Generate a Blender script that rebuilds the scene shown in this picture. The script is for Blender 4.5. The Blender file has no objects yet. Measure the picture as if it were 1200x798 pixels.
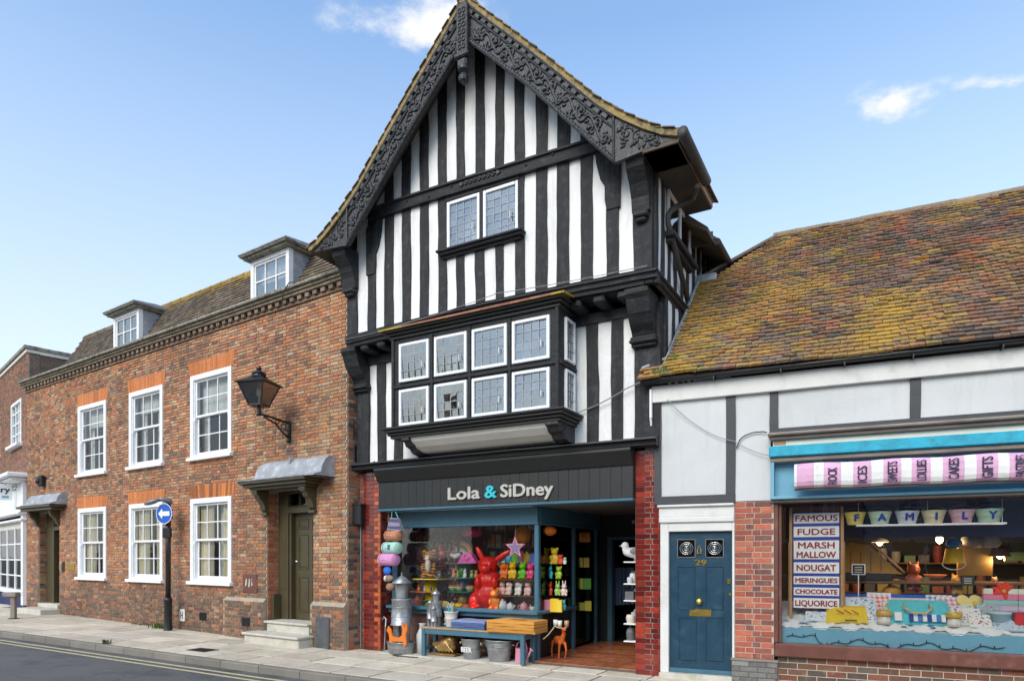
import bpy, bmesh, math, random
from mathutils import Vector, Matrix, Euler
R_ = math.radians
random.seed(7)
sc = bpy.context.scene
col = sc.collection

# ------------------------------------------------------------------ camera
FPX, CX, HY, HC = 780.0, 600.0, 652.0, 1.72      # focal length and horizon of the survey, in photo pixels; eye height
cam = bpy.data.objects.new('camera', bpy.data.cameras.new('camera'))
col.objects.link(cam)
cam.location = (0, 0, HC)
cam.rotation_euler = (R_(90), 0, 0)
cam.data.sensor_width = 36.0
cam.data.lens = FPX / 1200 * 36.0
cam.data.shift_y = (HY - 399) / 1200.0
cam.data.clip_end = 3000
sc.camera = cam

# ------------------------------------------------------------------ sky, sun, exposure
SUN_EL, SUN_AZ = 38.0, 212.0       # azimuth clockwise from +Y (the camera looks along +Y)
world = bpy.data.worlds.new('World'); sc.world = world; world.use_nodes = True
wt = world.node_tree; wt.nodes.clear()
def wn(t, **k):
    n = wt.nodes.new(t)
    for a, b in k.items(): setattr(n, a, b)
    return n
wl = wt.links.new
wout = wn('ShaderNodeOutputWorld'); wbg = wn('ShaderNodeBackground'); wbg.inputs['Strength'].default_value = 0.14
wl(wbg.outputs[0], wout.inputs[0])
sky = wn('ShaderNodeTexSky', sky_type='NISHITA', sun_disc=False)
sky.sun_elevation = R_(SUN_EL); sky.sun_rotation = R_(SUN_AZ)
sky.air_density = 1.0; sky.dust_density = 0.9; sky.ozone_density = 0.4; sky.altitude = 0
wtc = wn('ShaderNodeTexCoord'); wsep = wn('ShaderNodeSeparateXYZ'); wl(wtc.outputs['Generated'], wsep.inputs[0])
wz = wn('ShaderNodeMath', operation='MAXIMUM'); wl(wsep.outputs['Z'], wz.inputs[0]); wz.inputs[1].default_value = 0.06
wdx = wn('ShaderNodeMath', operation='DIVIDE'); wl(wsep.outputs['X'], wdx.inputs[0]); wl(wz.outputs[0], wdx.inputs[1])
wdy = wn('ShaderNodeMath', operation='DIVIDE'); wl(wsep.outputs['Y'], wdy.inputs[0]); wl(wz.outputs[0], wdy.inputs[1])
wcp = wn('ShaderNodeCombineXYZ'); wl(wdx.outputs[0], wcp.inputs[0]); wl(wdy.outputs[0], wcp.inputs[1])
wno = wn('ShaderNodeTexNoise'); wno.inputs['Scale'].default_value = 5.5; wno.inputs['Detail'].default_value = 7; wno.inputs['Roughness'].default_value = 0.62
wl(wcp.outputs[0], wno.inputs['Vector'])
# small fair-weather clouds all round the sky: centre on the cloud layer, half-widths, strength
CLOUDS = [(-0.18, 1.262, .20, .095, 1.0), (0.83, 1.475, .13, .085, .95), (1.02, 1.405, .15, .04, .75), (0.33, 1.33, .08, .04, .22),
          (1.03, 1.60, .12, .05, .22), (-1.9, 1.0, .2, .08, .9), (2.6, .6, .25, .1, .9), (.7, -1.4, .25, .1, 1.), (-1.2, -1.9, .3, .1, 1.),
          (2.2, 3.4, .3, .15, .7), (-.3, -.5, .15, .08, .7), (-2.8, -.6, .3, .12, .9), (1.7, -.7, .2, .1, .8)]
acc = None
for (px, py, sx, sy, st) in CLOUDS:
    v = wn('ShaderNodeVectorMath', operation='SUBTRACT'); wl(wcp.outputs[0], v.inputs[0]); v.inputs[1].default_value = (px, py, 0)
    m = wn('ShaderNodeVectorMath', operation='MULTIPLY'); wl(v.outputs[0], m.inputs[0]); m.inputs[1].default_value = (1/sx, 1/sy, 0)
    l = wn('ShaderNodeVectorMath', operation='LENGTH'); wl(m.outputs[0], l.inputs[0])
    r = wn('ShaderNodeMapRange'); wl(l.outputs['Value'], r.inputs['Value'])
    r.inputs['From Min'].default_value = 1.25; r.inputs['From Max'].default_value = 0.0; r.inputs['To Max'].default_value = st
    if acc is None: acc = r.outputs[0]
    else:
        a = wn('ShaderNodeMath', operation='MAXIMUM'); wl(acc, a.inputs[0]); wl(r.outputs[0], a.inputs[1]); acc = a.outputs[0]
nm = wn('ShaderNodeMath', operation='MULTIPLY_ADD'); wl(wno.outputs['Fac'], nm.inputs[0]); nm.inputs[1].default_value = 2.6; nm.inputs[2].default_value = -1.45
ad = wn('ShaderNodeMath', operation='ADD'); wl(acc, ad.inputs[0]); wl(nm.outputs[0], ad.inputs[1])
gate = wn('ShaderNodeMath', operation='MULTIPLY'); wl(acc, gate.inputs[0])
cm = wn('ShaderNodeMapRange', interpolation_type='SMOOTHSTEP'); wl(ad.outputs[0], cm.inputs['Value'])
cm.inputs['From Min'].default_value = 0.1; cm.inputs['From Max'].default_value = 0.85
g2 = wn('ShaderNodeMapRange', interpolation_type='SMOOTHSTEP'); wl(acc, g2.inputs['Value']); g2.inputs['From Max'].default_value = .5
wl(g2.outputs[0], gate.inputs[0]); wl(cm.outputs[0], gate.inputs[1])
mixc = wn('ShaderNodeMix', data_type='RGBA'); wl(gate.outputs[0], mixc.inputs['Factor'])
SKYMUL = wn('ShaderNodeMix', data_type='RGBA', blend_type='MIX')     # thin high haze over the whole sky
hzr = wn('ShaderNodeMapRange'); wl(wsep.outputs['Z'], hzr.inputs['Value']); hzr.inputs['From Min'].default_value = 0.0; hzr.inputs['From Max'].default_value = 0.62; hzr.inputs['To Min'].default_value = 0.97; hzr.inputs['To Max'].default_value = 0.07
wl(hzr.outputs[0], SKYMUL.inputs['Factor'])      # thicker towards the horizon, all the way round
tint = wn('ShaderNodeVectorMath', operation='MULTIPLY'); wl(sky.outputs[0], tint.inputs[0]); tint.inputs[1].default_value = (.86, 1.06, 1.15); wl(tint.outputs[0], SKYMUL.inputs['A']); SKYMUL.inputs['B'].default_value = (3.25, 3.3, 3.35, 1)
wl(SKYMUL.outputs['Result'], mixc.inputs['A']); mixc.inputs['B'].default_value = (3.6, 3.58, 3.6, 1)
wl(mixc.outputs['Result'], wbg.inputs['Color'])

sun = bpy.data.objects.new('sun', bpy.data.lights.new('sun', 'SUN')); col.objects.link(sun)
sun.data.energy = 1.25; sun.data.angle = R_(38); sun.data.color = (1.0, .89, .74)
az, el = R_(SUN_AZ), R_(SUN_EL)
sd = Vector((math.sin(az)*math.cos(el), math.cos(az)*math.cos(el), math.sin(el)))
sun.rotation_euler = (-sd).to_track_quat('-Z', 'Y').to_euler(); sun.location = sd*60
vs = sc.view_settings
vs.view_transform = 'Standard'; vs.look = 'None'; vs.gamma = 1; vs.use_curve_mapping = False; vs.exposure = 1.08
sc.cycles.max_bounces = 8; sc.cycles.transparent_max_bounces = 16

# ------------------------------------------------------------------ survey frames (facade coordinates)
class Frame:
    """A facade: u runs right along it, d runs into the building, z up. at() turns a surveyed photo point on it into metres."""
    def __init__(s, ox, oy, deg):
        a = R_(deg); s.a = a; s.o = (ox, oy); s.u = (math.cos(a), -math.sin(a)); s.n = (math.sin(a), math.cos(a))
    def at(s, px, py, d=0.0):
        k = (px-CX)/FPX; ox = s.o[0]+s.n[0]*d; oy = s.o[1]+s.n[1]*d
        u = (k*oy-ox)/(s.u[0]-k*s.u[1]); Y = oy+u*s.u[1]
        return u, HC+(HY-py)/FPX*Y
    def U(s, px, d=0.0): return s.at(px, 652, d)[0]
    def Z(s, px, py, d=0.0): return s.at(px, py, d)[1]
    def mpp(s, px, d=0.0):
        u = s.U(px, d); return (s.o[1]+s.n[1]*d+u*s.u[1])/FPX
    def w(s, u, d, z): return Vector((s.o[0]+s.u[0]*u+s.n[0]*d, s.o[1]+s.u[1]*u+s.n[1]*d, z))
FM = Frame(-2.76, 12.36, 29.6)      # timber-framed house
FB = Frame(-3.03, 12.20, 34.03)     # brick house
FR = Frame(2.15, 9.57, 24.65)       # sweet shop
def gz(X): return min(.16, max(0.0, -(X+3.0)*.0105))    # the pavement climbs gently to the left

# ------------------------------------------------------------------ mesh helpers
class MB:
    def __init__(s): s.v = []; s.f = []; s.c = []; s.hascol = False
    def poly(s, pts, c=None):
        i = len(s.v); s.v += [tuple(p) for p in pts]; s.f.append(tuple(range(i, i+len(pts)))); s.c.append(c)
        if c: s.hascol = True
        return s
    def quads(s, vs_, fs, c=None):
        i = len(s.v); s.v += [tuple(p) for p in vs_]
        for f in fs: s.f.append(tuple(i+k for k in f)); s.c.append(c)
        if c: s.hascol = True
        return s
    def box(s, x0, x1, y0, y1, z0, z1, c=None, M=None):
        vs_ = [(x0,y0,z0),(x1,y0,z0),(x1,y1,z0),(x0,y1,z0),(x0,y0,z1),(x1,y0,z1),(x1,y1,z1),(x0,y1,z1)]
        if M is not None: vs_ = [M @ Vector(p) for p in vs_]
        return s.quads(vs_, [(3,2,1,0),(4,5,6,7),(0,1,5,4),(1,2,6,5),(2,3,7,6),(3,0,4,7)], c)
    def bbox(s, x0, x1, y0, y1, z0, z1, b=.006, c=None, M=None):
        """box with all edges chamfered"""
        bm = bmesh.new(); bmesh.ops.create_cube(bm, size=1)
        for v in bm.verts: v.co = ((x0+x1)/2+v.co.x*(x1-x0), (y0+y1)/2+v.co.y*(y1-y0), (z0+z1)/2+v.co.z*(z1-z0))
        b = min(b, abs(x1-x0)*.45, abs(y1-y0)*.45, abs(z1-z0)*.45)
        bmesh.ops.bevel(bm, geom=bm.edges[:], offset=b, segments=1, affect='EDGES')
        s.addbm(bm, c, M); return s
    def addbm(s, bm, c=None, M=None):
        i = len(s.v); bm.verts.index_update()
        for v in bm.verts: s.v.append(tuple(M @ v.co) if M is not None else tuple(v.co))
        for f in bm.faces: s.f.append(tuple(i+v.index for v in f.verts)); s.c.append(c)
        if c: s.hascol = True
        bm.free()
    def prism(s, poly, a, b, axis='y', c=None):
        """poly: 2-D outline; extruded from a to b along axis. axis y: (x,z); x: (y,z); z: (x,y)"""
        n = len(poly)
        P = {'y': lambda p, t: (p[0], t, p[1]), 'x': lambda p, t: (t, p[0], p[1]), 'z': lambda p, t: (p[0], p[1], t)}[axis]
        vs_ = [P(p, a) for p in poly]+[P(p, b) for p in poly]
        fs = [tuple(range(n)), tuple(range(2*n-1, n-1, -1))]+[(i, i+n, (i+1) % n+n, (i+1) % n) for i in range(n)]
        return s.quads(vs_, fs, c)
    def lathe(s, prof, x=0, y=0, z=0, n=16, c=None, sx=1, sy=1, M=None, caps=True):
        vs_ = []; fs = []
        for (r, h) in prof:
            for k in range(n):
                t = 2*math.pi*k/n; p = Vector((x+r*math.cos(t)*sx, y+r*math.sin(t)*sy, z+h)); vs_.append(M @ p if M is not None else p)
        for i in range(len(prof)-1):
            for k in range(n): fs.append((i*n+k, i*n+(k+1) % n, (i+1)*n+(k+1) % n, (i+1)*n+k))
        if caps: fs.append(tuple(range(n-1, -1, -1))); L = (len(prof)-1)*n; fs.append(tuple(L+k for k in range(n)))
        return s.quads(vs_, fs, c)
    def tube(s, pts, r, n=8, c=None, closed=False):
        pts = [Vector(p) for p in pts]; rs = r if isinstance(r, (list, tuple)) else [r]*len(pts)
        vs_ = []; fs = []; m = len(pts); up = None
        for i, p in enumerate(pts):
            t = (pts[min(i+1, m-1)]-pts[max(i-1, 0)])
            if closed: t = pts[(i+1) % m]-pts[i-1]
            t = t.normalized() if t.length > 1e-9 else Vector((0, 0, 1))
            if up is None: up = Vector((0, 0, 1)) if abs(t.z) < .9 else Vector((1, 0, 0))
            a = t.cross(up).normalized(); b = a.cross(t).normalized(); up = b
            for k in range(n):
                q = 2*math.pi*k/n; vs_.append(p+a*(rs[i]*math.cos(q))+b*(rs[i]*math.sin(q)))
        for i in range(m if closed else m-1):
            j = (i+1) % m
            for k in range(n): fs.append((i*n+k, i*n+(k+1) % n, j*n+(k+1) % n, j*n+k))
        if not closed: fs.append(tuple(range(n-1, -1, -1))); fs.append(tuple((m-1)*n+k for k in range(n)))
        return s.quads(vs_, fs, c)
    def ell(s, cx, cy, cz, rx, ry, rz, n=12, m=8, c=None, M=None):
        vs_ = [(cx, cy, cz-rz)]; fs = []
        for i in range(1, m):
            p = math.pi*i/m
            for k in range(n):
                t = 2*math.pi*k/n; vs_.append((cx+rx*math.sin(p)*math.cos(t), cy+ry*math.sin(p)*math.sin(t), cz-rz*math.cos(p)))
        vs_.append((cx, cy, cz+rz)); L = len(vs_)-1
        for k in range(n): fs.append((0, 1+(k+1) % n, 1+k)); fs.append((L, L-n+k, L-n+(k+1) % n))
        for i in range(m-2):
            for k in range(n): fs.append((1+i*n+k, 1+i*n+(k+1) % n, 1+(i+1)*n+(k+1) % n, 1+(i+1)*n+k))
        if M is not None: vs_ = [M @ Vector(p) for p in vs_]
        return s.quads(vs_, fs, c)
    def mesh(s, name, mat, smooth=False):
        me = bpy.data.meshes.new(name); me.from_pydata(s.v, [], s.f)
        if s.hascol:
            at = me.attributes.new('Col', 'FLOAT_COLOR', 'CORNER'); buf = []
            for f, c in zip(s.f, s.c): buf += [x for _ in f for x in (*(c or (.5, .5, .5))[:3], 1.0)]
            at.data.foreach_set('color', buf)
        if mat: me.materials.append(MAT[mat] if isinstance(mat, str) else mat)
        if smooth: me.polygons.foreach_set('use_smooth', [True]*len(me.polygons))
        me.update(); return me
    def build(s, name, mat, parent=None, smooth=False, loc=None, rot=None, color=None, kind=None):
        return link(name, s.mesh(name, mat, smooth), parent, loc, rot, color, kind)
def link(name, me, parent=None, loc=None, rot=None, color=None, kind=None):
    o = bpy.data.objects.new(name, me); col.objects.link(o)
    if parent: o.parent = parent
    if loc is not None: o.location = loc
    if rot is not None: o.rotation_euler = rot
    if color is not None: o.color = (*color[:3], 1)
    if kind: o['kind'] = kind
    return o
def tag(o, label=None, cat=None, group=None, kind=None):
    for k, v in (('label', label), ('category', cat), ('group', group), ('kind', kind)):
        if v: o[k] = v
    return o
def thing(name, label, cat, group=None, loc=(0, 0, 0), rz=0.0):
    o = bpy.data.objects.new(name, None); col.objects.link(o); o.empty_display_size = .1
    o.location = loc; o.rotation_euler = (0, 0, rz); return tag(o, label, cat, group)
def house(name, fr, label):
    return thing(name, label, 'building', None, (fr.o[0], fr.o[1], 0), -fr.a)
def fthing(fr, name, label, cat, u, d, z, group=None, rz=0.0):
    return thing(name, label, cat, group, fr.w(u, d, z), -fr.a+rz)
def place(o, fr, u, d, z, rz=0.0):
    o.location = fr.w(u, d, z); o.rotation_euler = (0, 0, -fr.a+rz); return o
def copy_tree(o, parent=None):
    c = o.copy(); col.objects.link(c); c.parent = parent
    for ch in o.children: copy_tree(ch, c)
    return c
def remesh(o, vox):
    m = o.modifiers.new('r', 'REMESH'); m.mode = 'VOXEL'; m.voxel_size = vox; m.use_smooth_shade = True
    s = o.modifiers.new('s', 'SMOOTH'); s.iterations = 3; s.factor = .5; return o
def text_mesh(name, body, h, mat, ext=.006, bold=0.0, sx=1.0, width=None, space=1.0):
    """flat raised lettering standing in the x-z plane, facing -y, starting at x=0, baseline z=0"""
    cu = bpy.data.curves.new('t', 'FONT'); cu.body = body; cu.size = h/.72; cu.extrude = ext; cu.space_character = space; cu.resolution_u = 3
    o = bpy.data.objects.new('t', cu); col.objects.link(o)
    dg = bpy.context.evaluated_depsgraph_get(); me = bpy.data.meshes.new_from_object(o.evaluated_get(dg))
    bpy.data.objects.remove(o); bpy.data.curves.remove(cu); me.name = name
    xs = [v.co.x for v in me.vertices]; x0 = min(xs); w = max(xs)-x0
    if width: sx = width/w
    for v in me.vertices: v.co = ((v.co.x-x0)*sx, -v.co.z, v.co.y)
    if bold:      # heavier strokes: the outline repeated a hair to each side
        V = [v.co.copy() for v in me.vertices]; P = [tuple(p.vertices) for p in me.polygons]; nv = []; nf = []
        for k, (dx, dz) in enumerate(((0, 0), (1, 0), (-1, 0), (0, .7), (0, -.7))):
            nf += [tuple(i+len(nv) for i in p) for p in P]; nv += [(v.x+dx*bold, v.y-k*.0004, v.z+dz*bold) for v in V]
        bpy.data.meshes.remove(me); me = bpy.data.meshes.new(name); me.from_pydata(nv, [], nf)
    me.materials.clear(); me.materials.append(MAT[mat]); me.update(); return me
def rng(a, b): return random.uniform(a, b)
def lerp(a, b, t): return a+(b-a)*t
def interp(tab, x):
    for (x0, y0), (x1, y1) in zip(tab, tab[1:]):
        if x <= x1: return lerp(y0, y1, (x-x0)/(x1-x0))
    return tab[-1][1]

# ------------------------------------------------------------------ materials
MAT = {}
def pm(name, c, rough=.6, var=.12, scale=3.0, bump=.15, bscale=60.0, metal=0.0, src=None, stretch=(1, 1, 1), c2=None, c2scale=2.0, c2lo=.5, c2hi=.62,
       spec=.5, coat=0.0, c2map=None, grime=0.0, emit=None, estr=0.0, trans=0.0, bdist=.01):
    m = bpy.data.materials.new(name); m.use_nodes = True; t = m.node_tree; N = t.nodes; L = t.links.new
    b = N['Principled BSDF']; b.inputs['Roughness'].default_value = rough; b.inputs['Metallic'].default_value = metal
    b.inputs['Specular IOR Level'].default_value = spec
    if coat: b.inputs['Coat Weight'].default_value = coat; b.inputs['Coat Roughness'].default_value = .08
    g = N.new('ShaderNodeNewGeometry'); mp = N.new('ShaderNodeMapping'); mp.inputs['Scale'].default_value = stretch; L(g.outputs['Position'], mp.inputs['Vector'])
    if src == 'attr': s = N.new('ShaderNodeAttribute'); s.attribute_name = 'Col'; base = s.outputs['Color']
    elif src == 'obj': s = N.new('ShaderNodeObjectInfo'); base = s.outputs['Color']
    else: s = N.new('ShaderNodeRGB'); s.outputs[0].default_value = (*c, 1); base = s.outputs[0]
    if c2 is not None:
        n2 = N.new('ShaderNodeTexNoise'); n2.inputs['Scale'].default_value = c2scale; n2.inputs['Detail'].default_value = 6; n2.inputs['Roughness'].default_value = .65
        if c2map: mq = N.new('ShaderNodeMapping'); mq.inputs['Scale'].default_value = c2map; L(g.outputs['Position'], mq.inputs['Vector']); L(mq.outputs[0], n2.inputs['Vector'])
        else: L(g.outputs['Position'], n2.inputs['Vector'])
        r2 = N.new('ShaderNodeMapRange'); r2.inputs['From Min'].default_value = c2lo; r2.inputs['From Max'].default_value = c2hi; L(n2.outputs['Fac'], r2.inputs['Value'])
        x2 = N.new('ShaderNodeMix'); x2.data_type = 'RGBA'; L(r2.outputs[0], x2.inputs['Factor']); L(base, x2.inputs['A']); x2.inputs['B'].default_value = (*c2, 1); base = x2.outputs['Result']
    if var:
        n = N.new('ShaderNodeTexNoise'); n.inputs['Scale'].default_value = scale; n.inputs['Detail'].default_value = 8; n.inputs['Roughness'].default_value = .6
        L(mp.outputs[0], n.inputs['Vector'])
        r = N.new('ShaderNodeMapRange'); r.inputs['From Min'].default_value = .25; r.inputs['From Max'].default_value = .75
        r.inputs['To Min'].default_value = 1-var; r.inputs['To Max'].default_value = 1+var; L(n.outputs['Fac'], r.inputs['Value'])
        x = N.new('ShaderNodeVectorMath'); x.operation = 'SCALE'; L(base, x.inputs[0]); L(r.outputs[0], x.inputs['Scale']); base = x.outputs[0]
        rr = N.new('ShaderNodeMapRange'); rr.inputs['To Min'].default_value = max(.02, rough-.12); rr.inputs['To Max'].default_value = min(1, rough+.12); L(n.outputs['Fac'], rr.inputs['Value']); L(rr.outputs[0], b.inputs['Roughness'])
    if grime:      # broad, slow weathering over the whole surface
        ng = N.new('ShaderNodeTexNoise'); ng.inputs['Scale'].default_value = .9; ng.inputs['Detail'].default_value = 5; ng.inputs['Roughness'].default_value = .6; mg = N.new('ShaderNodeMapping'); mg.inputs['Scale'].default_value = (1, 1, .55); L(g.outputs['Position'], mg.inputs['Vector']); L(mg.outputs[0], ng.inputs['Vector'])
        rg_ = N.new('ShaderNodeMapRange'); rg_.inputs['From Min'].default_value = .3; rg_.inputs['From Max'].default_value = .7; rg_.inputs['To Min'].default_value = 1-grime; rg_.inputs['To Max'].default_value = 1+grime*.7; L(ng.outputs['Fac'], rg_.inputs['Value'])
        xg = N.new('ShaderNodeVectorMath'); xg.operation = 'SCALE'; L(base, xg.inputs[0]); L(rg_.outputs[0], xg.inputs['Scale']); base = xg.outputs[0]
    L(base, b.inputs['Base Color'])
    if bump:
        nb = N.new('ShaderNodeTexNoise'); nb.inputs['Scale'].default_value = bscale; nb.inputs['Detail'].default_value = 6; L(mp.outputs[0], nb.inputs['Vector'])
        bp = N.new('ShaderNodeBump'); bp.inputs['Strength'].default_value = bump; bp.inputs['Distance'].default_value = bdist; L(nb.outputs['Fac'], bp.inputs['Height']); L(bp.outputs[0], b.inputs['Normal'])
    if emit: b.inputs['Emission Color'].default_value = (*emit, 1); b.inputs['Emission Strength'].default_value = estr
    MAT[name] = m; return m
def glass(name, tint=(1, 1, 1), ior=1.5, rough=.01, boost=0.0, wav=.0):
    m = bpy.data.materials.new(name); m.use_nodes = True; t = m.node_tree; N = t.nodes; L = t.links.new; N.clear()
    o = N.new('ShaderNodeOutputMaterial'); mx = N.new('ShaderNodeMixShader'); tr = N.new('ShaderNodeBsdfTransparent'); gl = N.new('ShaderNodeBsdfGlossy'); fr = N.new('ShaderNodeFresnel')
    tr.inputs[0].default_value = (*tint, 1); gl.inputs['Roughness'].default_value = rough; fr.inputs['IOR'].default_value = ior
    a = N.new('ShaderNodeMath'); a.operation = 'ADD'; a.use_clamp = True; a.inputs[1].default_value = boost; L(fr.outputs[0], a.inputs[0])
    if wav:
        nb = N.new('ShaderNodeTexNoise'); nb.inputs['Scale'].default_value = 5.0; nb.inputs['Detail'].default_value = 2; g = N.new('ShaderNodeNewGeometry'); L(g.outputs['Position'], nb.inputs['Vector'])
        bp = N.new('ShaderNodeBump'); bp.inputs['Strength'].default_value = wav; bp.inputs['Distance'].default_value = .02; L(nb.outputs['Fac'], bp.inputs['Height']); L(bp.outputs[0], gl.inputs['Normal'])
    L(a.outputs[0], mx.inputs[0]); L(tr.outputs[0], mx.inputs[1]); L(gl.outputs[0], mx.inputs[2]); L(mx.outputs[0], o.inputs[0]); MAT[name] = m
pm('plaster', (.79, .79, .78), .8, .07, 1.6, .5, 9, bdist=.02, c2=(.50, .49, .46), c2scale=2.2, c2map=(3.5, 3.5, .45), c2lo=.52, c2hi=.95, grime=.07)
pm('render', (.57, .58, .58), .8, .06, 1.2, .25, 25, c2=(.42, .41, .38), c2scale=1.6, c2map=(3, 3, .5), c2lo=.53, c2hi=1.0, grime=.06)
pm('timber', (.026, .0265, .029), .72, .45, 9, 1.0, 30, stretch=(1, 1, .10), c2=(.075, .075, .078), c2scale=9, c2lo=.5, c2hi=.82, spec=.3, bdist=.02)
pm('timber_beam', (.020, .0205, .023), .65, .4, 8, .8, 26, stretch=(.2, .2, 1), c2=(.065, .065, .068), c2scale=8, c2lo=.54, c2hi=.85, spec=.35, bdist=.015)
pm('carved', (.022, .0225, .025), .5, .35, 14, .7, 40, c2=(.085, .085, .09), c2scale=20, c2lo=.5, c2hi=.75)
pm('charcoal', (.015, .0155, .0155), .5, .15, 5, .15, 30)
pm('brown_black', (.018, .017, .0155), .45, .2, 5, .15, 40)
pm('white_paint', (.80, .81, .82), .45, .05, 6, .08, 40)
pm('old_white', (.64, .635, .61), .6, .08, 4, .15, 40, c2=(.48, .46, .42), c2scale=3, c2lo=.56, c2hi=.8)
pm('cream_paint', (.70, .67, .58), .5, .06, 4, .08, 30)
pm('cove', (.76, .73, .66), .7, .06, 3, .1, 20)
pm('teal', (.05, .135, .19), .42, .14, 5, .12, 40)
pm('blue_door', (.011, .046, .080), .34, .16, 7, .15, 30, c2=(.03, .075, .11), c2scale=5, c2lo=.56, c2hi=.75)
pm('olive', (.070, .056, .028), .38, .1, 5, .06, 40)
BW = dict(c2=(.34, .27, .20), c2scale=7.0, c2lo=.54, c2hi=1.0)
pm('brick_attr', None, .85, .25, 26, .8, 90, src='attr', grime=.18, **BW)
pm('brick_obj', None, .85, .25, 26, .8, 90, src='obj', grime=.18, **BW)
pm('glaze_obj', None, .13, .28, 18, .25, 40, src='obj', coat=.6)
pm('mortar', (.36, .31, .24), .95, .2, 8, .6, 80)
pm('mortar_pale', (.48, .43, .36), .95, .15, 8, .5, 80)
pm('mortar_red', (.20, .10, .075), .9, .2, 8, .3, 80)
LICH = dict(c2=(.50, .33, .03), c2scale=3.2, c2lo=.545, c2hi=.60)
pm('tile_attr', None, .9, .35, 26, .9, 70, src='attr', grime=.18, c2=(.30, .27, .22), c2scale=24, c2lo=.60, c2hi=.72)
pm('tile_obj', None, .9, .35, 26, .9, 70, src='obj', grime=.18, c2=(.30, .27, .22), c2scale=24, c2lo=.60, c2hi=.72)
pm('ochre', (.30, .215, .085), .9, .4, 12, .8, 40, c2=(.13, .115, .075), c2scale=11, c2lo=.46, c2hi=.62)
pm('lead', (.31, .325, .35), .75, .2, 5, .35, 14, metal=.08, c2=(.44, .455, .475), c2scale=5, c2lo=.5, c2hi=.7)
pm('lead_came', (.30, .31, .31), .55, .2, 10, .1, 40, metal=.3)
pm('iron', (.014, .014, .015), .38, .2, 12, .2, 60)
pm('grey_metal', (.20, .21, .22), .45, .15, 10, .1, 60, metal=.4)
pm('gutter_brown', (.055, .050, .046), .6, .25, 7, .3, 40)
pm('soffit', (.10, .075, .055), .75, .3, 5, .3, 30)
pm('bare_wood', (.42, .24, .12), .7, .2, 8, .3, 30)
pm('stone', (.52, .49, .42), .8, .14, 5, .35, 60, c2=(.36, .34, .28), c2scale=3.5, c2lo=.52, c2hi=.7)
pm('coping', (.27, .25, .21), .9, .3, 7, .7, 40, c2=(.13, .12, .08), c2scale=6, c2lo=.5, c2hi=.62)
pm('slab_obj', None, .88, .13, 3.5, .35, 120, src='obj', c2=(.20, .185, .16), c2scale=11, c2lo=.60, c2hi=.70, grime=.14)
pm('asphalt', (.125, .122, .118), .9, .38, 55, .9, 260, c2=(.06, .06, .06), c2scale=1.2, c2lo=.5, c2hi=.7, grime=.12)
pm('slate', (.075, .08, .085), .7, .3, 9, .5, 30, c2=(.2, .2, .2), c2scale=12, c2lo=.6, c2hi=.72)
pm('ground_soil', (.09, .085, .075), .95, .2, 2, .3, 40)
pm('joint', (.10, .09, .075), .95, .2, 8, .4, 90)
pm('yellow_line', (.52, .45, .26), .8, .25, 10, .3, 80, c2=(.22, .2, .16), c2scale=9, c2lo=.6, c2hi=.7)
pm('curtain', (.78, .71, .55), .9, .1, 6, .2, 120)
pm('blind', (.66, .66, .64), .9, .05, 6, .1, 60)
pm('interior', (.16, .14, .12), .9, .2, 2, 0)
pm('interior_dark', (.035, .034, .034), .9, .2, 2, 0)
pm('lobby_grey', (.10, .105, .11), .7, .15, 3, .1, 30)
pm('interior_blue', (.02, .03, .10), .8, .2, 2, 0)
pm('floor_tile', None, .28, .22, 8, .2, 30, src='obj')
pm('plastic_obj', None, .3, .05, 6, .05, 30, src='obj')
pm('paint_obj', None, .5, .08, 6, .08, 40, src='obj')
pm('fabric_obj', None, .9, .12, 14, .5, 160, src='obj')
pm('plastic_attr', None, .32, .05, 6, .05, 30, src='attr')
pm('cloth_attr', None, .85, .08, 14, .3, 160, src='attr')
pm('galv', (.34, .35, .36), .42, .25, 9, .2, 30, metal=.7, c2=(.20, .20, .20), c2scale=7, c2lo=.5, c2hi=.7)
pm('brass', (.62, .42, .10), .25, .15, 10, .1, 60, metal=.9)
pm('gold_paint', (.36, .22, .08), .3, .35, 9, .3, 30, metal=.6)
pm('rope', (.55, .42, .22), .9, .2, 30, .5, 120)
pm('black_rubber', (.012, .012, .012), .5, .1, 10, .1, 60)
pm('moss', (.075, .11, .02), .95, .4, 30, 1.0, 120)
pm('letter_grey', (.46, .44, .395), .5, .05, 10, .05, 40)
pm('letter_cyan', (.03, .48, .56), .4, .05, 10, .05, 40)
pm('letter_red', (.30, .012, .02), .5, .05, 10, .05, 40)
pm('letter_blue', (.02, .045, .33), .5, .05, 10, .05, 40)
pm('letter_navy', (.012, .010, .05), .6, .05, 10, .05, 40)
pm('letter_white', (.82, .82, .82), .5, .03, 10, .05, 40)
pm('sign_blue', (.01, .10, .48), .35, .04, 6, .02, 40)
pm('shop_blue', (.15, .37, .50), .6, .12, 3, .15, 30)
pm('turquoise', (.012, .33, .46), .55, .3, 6, .5, 30, c2=(.08, .17, .19), c2scale=9, c2lo=.62, c2hi=.68)
pm('brown_paint', (.13, .045, .032), .45, .2, 5, .2, 30, c2=(.22, .11, .08), c2scale=4, c2lo=.55, c2hi=.75)
pm('weathered', (.24, .20, .17), .85, .35, 8, .6, 30, stretch=(.3, .3, 1))
pm('lamp_warm', (.9, .7, .4), .5, 0, 1, 0, emit=(1.0, .62, .25), estr=14)
pm('lamp_soft', (.9, .8, .6), .5, 0, 1, 0, emit=(1.0, .72, .35), estr=5)
pm('chrome', (.7, .7, .7), .12, .05, 5, 0, metal=1)
glass('pane', (.93, .96, .95), 1.52, .004, .03, .12)
glass('pane_old', (.90, .93, .92), 1.6, .008, .30, .15)
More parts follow.
